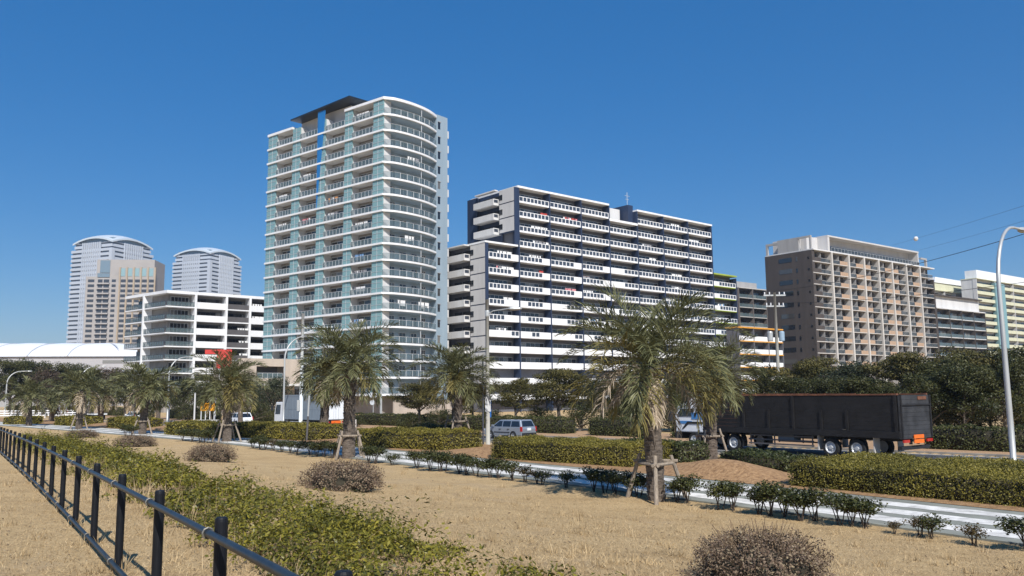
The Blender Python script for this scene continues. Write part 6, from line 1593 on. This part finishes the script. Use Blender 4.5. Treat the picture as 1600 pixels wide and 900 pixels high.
def car(name, pos, ang, prof, green, W, col, label, cat, r=0.30, axles=(0.8, 3.3), belt=0.9, plate=True, pillars=(), tailw=0.09, tailz=(0.75, 1.1), group=None):
    """nose at x=0, tail at x=L, y across. prof: lower body outline (x,z); green: glasshouse outline"""
    t = empty(name, pos, ang, label, cat, group); L = max(p[0] for p in prof); h = W / 2
    m = MB(); m.side(prof, -h, h, 0, lambda z: 0.05 * abs(z - 0.65) if z < 0.65 else 0.12 * (z - 0.65)); b = m.build('body', col, t)
    bv = b.modifiers.new('bevel', 'BEVEL'); bv.width = 0.05; bv.segments = 3; bv.limit_method = 'ANGLE'; bv.angle_limit = rad(35)
    zt_ = max(p[1] for p in green); zb_ = min(p[1] for p in green)
    tp = lambda z: 0.05 + 0.17 * (z - zb_) / (zt_ - zb_)
    m = MB(); m.side(green, -h, h, 0, tp); c = m.build('cabin', col, t)
    bv = c.modifiers.new('bevel', 'BEVEL'); bv.width = 0.06; bv.segments = 3; bv.limit_method = 'ANGLE'; bv.angle_limit = rad(30)
    # glazing set just proud of the cabin sides
    (xf0, zf0), (xf1, zf1), (xr1, zr1), (xr0, zr0) = green[:4]
    def at(x, z, s): return (x, s * (h - tp(z) + 0.012), z)
    lo, hi = zb_ + 0.06, zt_ - 0.11
    fx_ = lambda z: xf0 + (xf1 - xf0) * (z - zf0) / (zf1 - zf0); rx_ = lambda z: xr0 + (xr1 - xr0) * (z - zr0) / (zr1 - zr0)
    edges = [('f', 0.14)] + [(p, 0) for p in pillars] + [('r', -0.14)]
    for s in (-1, 1):
        for a, b_ in zip(edges[:-1], edges[1:]):
            xa = lambda z: fx_(z) + 0.16 if a[0] == 'f' else a[0] + 0.05
            xb = lambda z: rx_(z) - 0.16 if b_[0] == 'r' else b_[0] - 0.05
            q = [at(xa(lo), lo, s), at(xb(lo), lo, s), at(xb(hi), hi, s), at(xa(hi), hi, s)]
            q2 = [(p[0], p[1] - s * 0.05, p[2]) for p in q]
            m = MB(); m.add(q + q2, [(0, 1, 2, 3), (7, 6, 5, 4), (0, 4, 5, 1), (1, 5, 6, 2), (2, 6, 7, 3), (3, 7, 4, 0)]); m.build('side_window', M_CGLASS, t)
    for nm, X_, sg in (('windscreen', fx_, -1), ('rear_window', rx_, 1)):
        q = [(X_(z) + sg * 0.012, s * (h - tp(z) - 0.13), z) for z, s in ((lo + 0.02, -1), (lo + 0.02, 1), (hi + 0.02, 1), (hi + 0.02, -1))]; q2 = [(p[0] - sg * 0.05, p[1], p[2]) for p in q]
        m = MB(); m.add(q + q2, [(0, 1, 2, 3), (7, 6, 5, 4), (0, 4, 5, 1), (1, 5, 6, 2), (2, 6, 7, 3), (3, 7, 4, 0)]); m.build(nm, M_CGLASS, t)
    for s in (-1, 1):
        m = MB(); m.box(L - 0.17, L + 0.02, min(s * (h - 0.02), s * (h - 0.02 - tailw)), max(s * (h - 0.02), s * (h - 0.02 - tailw)), tailz[0], tailz[1]); m.build('tail_lamp', M_TAIL, t)
        m = MB(); m.box(-0.02, 0.22, min(s * (h - 0.03), s * (h - 0.35)), max(s * (h - 0.03), s * (h - 0.35)), 0.62, 0.76); m.build('headlight', M_HEADL, t)
        m = MB(); m.box(xf0 + 0.25, xf0 + 0.42, min(s * h, s * (h + 0.17)), max(s * h, s * (h + 0.17)), zb_ + 0.05, zb_ + 0.2); m.build('wing_mirror', col, t)
        for dx in pillars[:2]: m = MB(); m.box(dx - 0.32, dx - 0.12, s * (h + 0.005) - 0.02, s * (h + 0.005) + 0.02, zb_ - 0.16, zb_ - 0.12); m.build('door_handle', M_TRIM, t)
        m = MB(); m.box(axles[0] + r + 0.1, axles[1] - r - 0.1, s * h - 0.015, s * h + 0.012, 0.50, 0.56); m.build('side_moulding', M_TRIM, t)
        for ax in axles:
            m = MB(); m.lathe([(r * 1.22, 0), (r * 1.22, 0.006 * s)], 22, axis='Y', c=(ax, s * (h - 0.012), r * 1.02)); m.build('wheel_arch', M_TRIM, t)
    m = MB(); m.box(L - 0.12, L + 0.05, -h + 0.08, h - 0.08, 0.28, 0.50); m.build('rear_bumper', M_TRIM if plate else col, t)
    m = MB(); m.box(L + 0.0, L + 0.035, -0.2, 0.2, 0.68, 0.88); m.build('number_plate', M_PLATE, t)
    for ax in axles:
        for s in (-1, 1): wheel(t, ax, s * (h - 0.085), r, 0.19, s)
    return t
def heading(u): return math.atan2(-u[1], -u[0])          # local -x is forward
AR = heading(RU)
M_SILV = carpaint('silver_car_paint', (0.32, 0.36, 0.41), 0.28, 0.5); M_CWHITE = carpaint('white_car_paint', (0.78, 0.79, 0.80), 0.25)
def place(px, s):
    d = ray(px, 660); k = s / (d.x * RN.x + d.y * RN.y); return (d.x * k, d.y * k, 0.016)
wag = [(0.02, 0.25), (0.0, 0.55), (0.10, 0.78), (0.85, 0.93), (4.15, 0.96), (4.22, 0.80), (4.20, 0.28)]
car('station_wagon', place(768, 45.7), AR + 0.02, wag, [(0.80, 0.91), (1.62, 1.47), (3.92, 1.50), (4.17, 0.93)], 1.69, M_SILV, 'silver station wagon driving away on the road', 'car', 0.29, (0.78, 3.30), pillars=(2.05, 2.98), tailz=(0.62, 0.98))
sal = [(0.02, 0.25), (0.0, 0.55), (0.12, 0.72), (1.1, 0.88), (3.6, 0.96), (4.45, 0.98), (4.52, 0.75), (4.48, 0.28)]
sal_g = [(1.0, 0.87), (1.85, 1.42), (3.15, 1.43), (4.0, 0.95)]
car('saloon_car', place(201, 45.6), AR, sal, sal_g, 1.72, M_CWHITE, 'white saloon car on the road behind the lawn palms on the left', 'car', 0.30, (0.85, 3.45), pillars=(2.3, 3.1))
hat = [(0.02, 0.25), (0.0, 0.55), (0.12, 0.80), (0.9, 0.98), (4.0, 1.02), (4.08, 0.8), (4.05, 0.28)]
car('hatchback_car', place(361, 45.8), AR, hat, [(0.8, 0.97), (1.6, 1.58), (3.7, 1.60), (4.02, 1.0)], 1.72, M_CWHITE, 'white hatchback on the road just left of the white box truck', 'car', 0.31, (0.8, 3.2), pillars=(2.05, 2.95))
van = [(0.05, 0.3), (0.0, 0.6), (0.1, 0.95), (0.5, 1.12), (4.6, 1.15), (4.68, 0.9), (4.65, 0.3)]
car('parked_van', place(82, 47.2), AR + 0.1, van, [(0.35, 1.10), (1.0, 1.92), (4.45, 1.95), (4.63, 1.12)], 1.72, carpaint('pale_van_paint', (0.55, 0.60, 0.66), 0.3, 0.2), 'pale blue grey van on the road at the far left', 'van', 0.32, (0.75, 3.4), pillars=(1.75, 3.1), tailz=(0.9, 1.4))

# white box truck
def cab_mesh(t, W, H, z0, col, stripe=None, L=2.0, name='cab'):
    h = W / 2
    m = MB(); m.side([(0.02, z0), (0.0, z0 + 0.9), (0.28, H), (L, H + 0.02), (L, z0)], -h, h, 0, lambda z: 0.04 * max(0, z - z0 - 0.9)); o = m.build(name, col, t)
    bv = o.modifiers.new('bevel', 'BEVEL'); bv.width = 0.07; bv.segments = 3
    xs = lambda z: 0.0 + 0.28 * (z - z0 - 0.9) / (H - z0 - 0.9)
    for s in (-1, 1):
        hh = lambda z: s * (h - 0.04 * max(0, z - z0 - 0.9) + 0.012)
        zl, zh = z0 + 0.82, H - 0.28; q = [(0.22, hh(zl), zl), (1.3, hh(zl), zl + 0.02), (1.35, hh(zh), zh), (0.42, hh(zh), zh)]; q2 = [(p[0], p[1] - s * 0.05, p[2]) for p in q]
        m = MB(); m.add(q + q2, [(0, 1, 2, 3), (7, 6, 5, 4), (0, 4, 5, 1), (1, 5, 6, 2), (2, 6, 7, 3), (3, 7, 4, 0)]); m.build('side_window', M_CGLASS, t)
        m = MB(); m.tube([(0.15, s * (h - 0.05), H - 0.25), (-0.12, s * (h + 0.18), H - 0.35), (-0.12, s * (h + 0.18), H - 1.0)], 0.02, 6); m.box(-0.2, -0.06, min(s * (h + 0.08), s * (h + 0.3)), max(s * (h + 0.08), s * (h + 0.3)), H - 0.95, H - 0.45); m.build('mirror', M_TRIM, t)
        m = MB(); m.box(-0.03, 0.12, min(s * (h - 0.1), s * (h - 0.5)), max(s * (h - 0.1), s * (h - 0.5)), z0 + 0.08, z0 + 0.3); m.build('headlight', M_HEADL, t)
    zl, zh = z0 + 0.88, H - 0.25; q = [(xs(zl) - 0.012, -h + 0.12, zl), (xs(zl) - 0.012, h - 0.12, zl), (xs(zh) - 0.012, h - 0.16, zh), (xs(zh) - 0.012, -h + 0.16, zh)]; q2 = [(p[0] + 0.05, p[1], p[2]) for p in q]
    m = MB(); m.add(q + q2, [(0, 1, 2, 3), (7, 6, 5, 4), (0, 4, 5, 1), (1, 5, 6, 2), (2, 6, 7, 3), (3, 7, 4, 0)]); m.build('windscreen', M_CGLASS, t)
    m = MB(); m.box(-0.06, 0.3, -h + 0.05, h - 0.05, z0 - 0.35, z0 + 0.02); m.build('front_bumper', M_TRIM, t)
    return o
M_TRKW = carpaint('white_truck_paint', (0.74, 0.76, 0.78), 0.3); M_BOX = paint('box_body_shade_grey', (0.20, 0.245, 0.29), 0.4, 0.05, 0.6, streak=True)  # shade on the cargo box side is put into its blue-grey colour
p = place(516, 45.0); RL_ = Vector((p[0], p[1]))       # its rear left corner region
d = Vector(RU); 
LB = 10.6
bt = empty('box_truck', (RL_.x + d.x * LB + RN.x * 0.6, RL_.y + d.y * LB + RN.y * 0.6, 0.016), AR, 'white box truck standing on the road behind the bare-trunk palm', 'truck')
cab_mesh(bt, 2.35, 2.85, 0.75, M_TRKW, L=1.9)
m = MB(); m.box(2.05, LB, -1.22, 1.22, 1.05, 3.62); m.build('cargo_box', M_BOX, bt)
m = MB()
for x in np.arange(2.3, LB, 0.6): m.box(x - 0.012, x + 0.012, -1.232, -1.221, 1.1, 3.58); m.box(x - 0.012, x + 0.012, 1.221, 1.232, 1.1, 3.58)
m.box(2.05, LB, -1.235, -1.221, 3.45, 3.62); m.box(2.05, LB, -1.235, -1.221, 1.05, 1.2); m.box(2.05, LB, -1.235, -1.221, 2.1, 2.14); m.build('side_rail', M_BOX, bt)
for s in (-1, 1):
    m = MB(); m.box(LB + 0.002, LB + 0.06, min(s * 0.02, s * 1.18), max(s * 0.02, s * 1.18), 1.12, 3.55); dr = m.build('rear_door', M_TRKW, bt)
    for zz in (1.5, 2.4, 3.2): m = MB(); m.box(LB + 0.06, LB + 0.09, s * 1.0 - 0.08, s * 1.0 + 0.08, zz, zz + 0.07); m.build('hinge', M_DGREY, dr)
    m = MB(); m.tube([(LB + 0.09, s * 0.28, 1.2), (LB + 0.09, s * 0.28, 3.5)], 0.022, 6); m.build('lock_bar', M_ALU, dr)
    m = MB(); m.box(LB + 0.06, LB + 0.10, min(s * 0.7, s * 1.15), max(s * 0.7, s * 1.15), 0.78, 0.92); m.build('tail_lamp', M_TAIL, bt)
m = MB(); m.box(1.9, LB, -0.5, 0.5, 0.7, 1.04); m.box(LB - 0.05, LB + 0.1, -1.15, 1.15, 0.5, 0.7); m.build('chassis', M_TRIM, bt)
m = MB(); m.box(LB + 0.1, LB + 0.13, -0.55, 0.55, 0.72, 0.98); m.build('reflector_plate', paint('orange_plate', (0.75, 0.14, 0.02), 0.4), bt)
m = MB(); m.box(3.4, LB - 3.2, -1.15, -1.1, 0.55, 0.62); m.box(3.4, LB - 3.2, -1.15, -1.1, 0.8, 0.87); m.build('side_guard', M_ALU, bt)
for ax in (1.15, LB - 2.3, LB - 1.2):
    for s in (-1, 1): wheel(bt, ax, s * 1.02, 0.46, 0.28, s)
# flatbed lorry in the distance
p = place(140, 46.0); ft = empty('flatbed_lorry', (p[0], p[1], 0.016), AR, 'dark flatbed lorry with a white stripe, left of the white saloon car', 'truck')
cab_mesh(ft, 2.1, 2.2, 0.7, M_TRIM, L=1.6); m = MB(); m.box(1.7, 5.4, -1.0, 1.0, 0.75, 0.95); m.build('bed', M_PLATE, ft); m = MB(); m.box(1.75, 5.38, -0.98, -0.93, 0.951, 1.9); m.box(1.75, 5.38, 0.93, 0.98, 0.951, 1.9); m.box(1.75, 1.8, -0.92, 0.92, 0.951, 1.95); m.build('bed_side', M_DGREY, ft); m = MB(); m.box(1.5, 5.3, -0.4, 0.4, 0.5, 0.749); m.build('chassis', M_TRIM, ft)
for ax in (0.9, 4.2):
    for s in (-1, 1): wheel(ft, ax, s * 0.88, 0.36, 0.24, s)

# big black truck
M_TBLACK = paint('worn_black_boards', (0.010, 0.0095, 0.010), 0.62, 0.35, 1.6, bump=0.3, streak=False)
M_TREAR = paint('worn_grey_tailboard', (0.036, 0.037, 0.040), 0.6, 0.3, 1.8, bump=0.3)
M_RUST = paint('rusty_edge', (0.16, 0.065, 0.035), 0.8, 0.3, 3)
M_TBLUE = carpaint('blue_stripe_paint', (0.05, 0.22, 0.50), 0.3)
uT = Vector((-0.59, 0.807)).normalized(); nT = Vector((uT.y, -uT.x))
WT = 2.5; LT_ = 12.9; KT = 1.17
rear = Vector(G(1412, 721, 0.016))
o_ = rear + (uT * LT_ + nT * WT / 2) * KT
bk = empty('dump_truck', (o_.x, o_.y, 0.016), heading(uT), 'big black high-sided truck with a white and blue cab on the right of the road', 'truck')
bk.scale = (KT, KT, KT)
ZB = 1.06; ZT = ZAT(1412, 618, rear.y) / KT
cabo = cab_mesh(bk, 2.4, ZT * 0.86, 0.85, M_TRKW, L=2.0)
for s in (-1, 1):
    m = MB(); m.box(1.2, 1.95, s * 1.2 - 0.012, s * 1.2 + 0.015, 1.55, 1.9); m.box(0.25, 1.2, s * 1.2 - 0.012, s * 1.2 + 0.015, 1.3, 1.45); m.build('blue_stripe', M_TBLUE, bk)
    m = MB(); m.side([(0.5, 1.02), (0.9, 1.42), (1.95, 1.42), (1.95, 1.30), (0.98, 1.30), (0.62, 1.02)], min(s * 1.2, s * 1.225), max(s * 1.2, s * 1.225)); m.build('dark_stripe', M_TRIM, bk)
m = MB(); m.side([(0.55, ZT * 0.86), (1.8, ZT * 0.86), (1.8, ZT + 0.1), (1.0, ZT - 0.1)], -0.95, 0.95); m.build('roof_deflector', M_TRKW, bk)
h = WT / 2; B0 = 2.25
m = MB(); m.box(B0, LT_ - 0.08, -h, h, ZB - 0.1, ZB); m.build('bed_floor', M_TBLACK, bk)
for s in (-1, 1):
    m = MB(); y0, y1 = min(s * h, s * (h - 0.06)), max(s * h, s * (h - 0.06)); nb = 9
    for k in range(nb): za = ZB + (ZT - ZB) * k / nb; m.box(B0, LT_ - 0.08, y0 + 0.002 * (k % 2), y1, za + 0.006, za + (ZT - ZB) / nb)
    bs = m.build('side_boards', M_TBLACK, bk)
    m = MB()
    for x in (B0 + 0.1, 4.7, 6.2, 7.6, 9.1, 10.4, LT_ - 0.2): m.box(x - 0.06, x + 0.06, min(s * h, s * (h + 0.07)), max(s * h, s * (h + 0.07)), ZB - 0.08, ZB + (ZT - ZB) * (1.0 if x in (B0 + 0.1, 7.6, LT_ - 0.2) else 0.62))
    m.box(B0, LT_ - 0.08, min(s * (h + .003), s * (h + 0.09)), max(s * (h + .003), s * (h + 0.09)), ZB - 0.12, ZB + 0.16)
    m.build('rib', M_TBLACK, bs)
    m = MB(); rr = random.Random(5); x = B0
    while x < LT_ - 0.2:
        q = min(LT_ - 0.08, x + rr.uniform(0.8, 1.8)); dz = rr.uniform(-0.02, 0.03); m.box(x, q - 0.03, min(s * (h - 0.09), s * (h + 0.03)), max(s * (h - 0.09), s * (h + 0.03)), ZT + 0.004 + dz * 0, ZT + 0.07 + dz); x = q
    m.build('top_edge', M_RUST, bs)
m = MB(); m.box(B0 - 0.06, B0, -h, h, ZB, ZT + 0.05); m.build('headboard', M_RUST, bk)
m = MB(); nb = 10
for k in range(nb): za = ZB - 0.15 + (ZT - ZB + 0.15) * k / nb; m.box(LT_ - 0.075, LT_ - 0.002 * (k % 3), -h - 0.02, h + 0.02, za + 0.008, za + (ZT - ZB + 0.15) / nb)
tg_ = m.build('tailboard', M_TREAR, bk)
m = MB(); m.box(LT_, LT_ + 0.05, -h, h, ZT - 0.45, ZT - 0.40); m.box(LT_, LT_ + 0.04, -h, -h + 0.1, ZB - .1, ZT); m.box(LT_, LT_ + 0.04, h - 0.1, h, ZB - .1, ZT); m.build('frame', M_TBLACK, tg_)
m = MB(); m.box(LT_, LT_ + 0.03, 0.2, 0.9, ZT - 0.2, ZT - 0.06); m.build('torn_edge', M_RUST, tg_)
m = MB(); m.box(2.0, LT_ - 0.5, -0.45, 0.45, 0.78, ZB - 0.101); m.box(LT_ - 0.25, LT_ - 0.08, -h + 0.1, h - 0.1, 0.45, 0.6); m.box(LT_ - 0.2, LT_ - 0.1, -0.35, -0.25, 0.66, 1.1); m.box(LT_ - 0.2, LT_ - 0.1, 0.25, 0.35, 0.66, 1.1); m.build('chassis', M_TRIM, bk)
M_OPL = paint('orange_plate_fluor', (0.80, 0.16, 0.02), 0.4, 0.06, 3)
m = MB(); m.box(LT_ + 0.05, LT_ + 0.08, -0.40, 0.40, 0.92, 1.08); m.box(LT_ + 0.05, LT_ + 0.08, -0.40, 0.40, 0.72, 0.88); m.build('reflector_plate', M_OPL, bk)
for s in (-1, 1):
    m = MB(); m.box(LT_ - 0.02, LT_ + 0.05, min(s * 0.72, s * 1.18), max(s * 0.72, s * 1.18), 0.76, 0.88); m.build('tail_lamp', M_TAIL, bk)
    m = MB(); m.box(LT_ - 1.35, LT_ - 1.3, min(s * 0.75, s * 1.2), max(s * 0.75, s * 1.2), 0.25, 1.15); m.box(LT_ - 4.1, LT_ - 4.05, min(s * 0.75, s * 1.2), max(s * 0.75, s * 1.2), 0.3, 1.15); m.build('mud_flap', M_BEIGE, bk)
    m = MB()
    for zz in (0.42, 0.62, 0.82): m.box(4.9, LT_ - 4.3, s * 1.18 - 0.02, s * 1.18 + 0.02, zz, zz + 0.07)
    for x in (5.0, 6.4, LT_ - 4.4): m.box(x - 0.03, x + 0.03, s * 1.14 - 0.02, s * 1.14 + 0.015, 0.4, 1.1)
    m.build('side_guard', M_ALUD, bk) if 'M_ALUD' in globals() else m.build('side_guard', M_DGREY, bk)
    m = MB()
    for k in range(7):
        a = rad(-10 + 115 * k / 6); 
    pts = [Vector((3.95 + math.cos(a) * 0.60, s * 1.05, 0.48 + math.sin(a) * 0.62)) for a in [rad(-20 + 200 * k / 10) for k in range(11)]]
    for p_, q_ in zip(pts[:-1], pts[1:]): m.add([(p_.x, s * 0.85, p_.z), (q_.x, s * 0.85, q_.z), (q_.x, s * 1.22, q_.z), (p_.x, s * 1.22, p_.z), (p_.x, s * 0.85, p_.z - .02), (q_.x, s * 0.85, q_.z - .02), (q_.x, s * 1.22, q_.z - .02), (p_.x, s * 1.22, p_.z - .02)], [(0, 1, 2, 3), (7, 6, 5, 4), (3, 2, 6, 7), (0, 4, 5, 1)])
    m.build('mudguard', M_TRIM, bk)
m = MB(); m.box(6.6, 7.5, -1.14, -0.6, 0.6, 1.1); m.build('tank', paint('blue_grey_tank', (0.10, 0.14, 0.18), 0.5), bk)
for ax in (1.35, 3.95, LT_ - 3.45, LT_ - 2.15):
    for s in (-1, 1): wheel(bk, ax, s * 1.06, 0.43, 0.30, s)
# ------------------------------------------------------------------ light
S = Vector((0.27, -0.963, 0)) ; EL = rad(43)
sd = Vector((S.x * math.cos(EL), S.y * math.cos(EL), math.sin(EL)))
W = bpy.data.worlds.new('World'); SC.world = W; W.use_nodes = True
nt = W.node_tree; bg = nt.nodes['Background']
sk = nt.nodes.new('ShaderNodeTexSky'); sk.sky_type = 'NISHITA'; sk.sun_disc = False
sk.sun_elevation = EL; sk.sun_rotation = math.atan2(S.x, S.y)
sk.altitude = 0; sk.air_density = 1.0; sk.dust_density = 0.15; sk.ozone_density = 3.0
hs = nt.nodes.new('ShaderNodeHueSaturation'); hs.inputs['Saturation'].default_value = 1.42; hs.inputs['Hue'].default_value = 0.502; hs.inputs['Value'].default_value = 0.84
nt.links.new(sk.outputs[0], hs.inputs['Color']); mxs = nt.nodes.new('ShaderNodeMix'); mxs.data_type = 'RGBA'; mxs.inputs['Factor'].default_value = 0.34; mxs.inputs['B'].default_value = (0.30, 2.05, 5.9, 1)
nt.links.new(hs.outputs[0], mxs.inputs['A']); nt.links.new(mxs.outputs['Result'], bg.inputs[0]); bg.inputs[1].default_value = 0.085
ld = bpy.data.lights.new('sun', 'SUN'); ld.energy = 4.5; ld.angle = rad(0.5); ld.color = (1.0, 0.96, 0.90)
lo = bpy.data.objects.new('sun', ld); COL.objects.link(lo)
lo.rotation_euler = sd.to_track_quat('Z', 'Y').to_euler(); lo.location = (0, 0, 200)
SC.view_settings.view_transform = 'Standard'; SC.view_settings.look = 'None'; SC.view_settings.gamma = 1; SC.view_settings.exposure = 0.4
SC.view_settings.use_curve_mapping = False
SC.cycles.max_bounces = 6; SC.cycles.transparent_max_bounces = 8
SC.render.resolution_x = 1024; SC.render.resolution_y = 576

# ------------------------------------------------------------------ air
hm = bpy.data.materials.new('haze_air'); hm.use_nodes = True
hn = hm.node_tree; hn.nodes.remove(hn.nodes['Principled BSDF'])
pv = hn.nodes.new('ShaderNodeVolumePrincipled'); pv.inputs['Color'].default_value = (0.80, 0.89, 1.0, 1); pv.inputs['Density'].default_value = 0.00018; pv.inputs['Anisotropy'].default_value = 0.2
hn.links.new(pv.outputs[0], hn.nodes['Material Output'].inputs['Volume'])
o = MB().box(-6500, 6500, -6500, 6500, -1.2, 185).build('haze', hm); o['kind'] = 'stuff'; o.display_type = 'WIRE'
SC.cycles.volume_bounces = 0
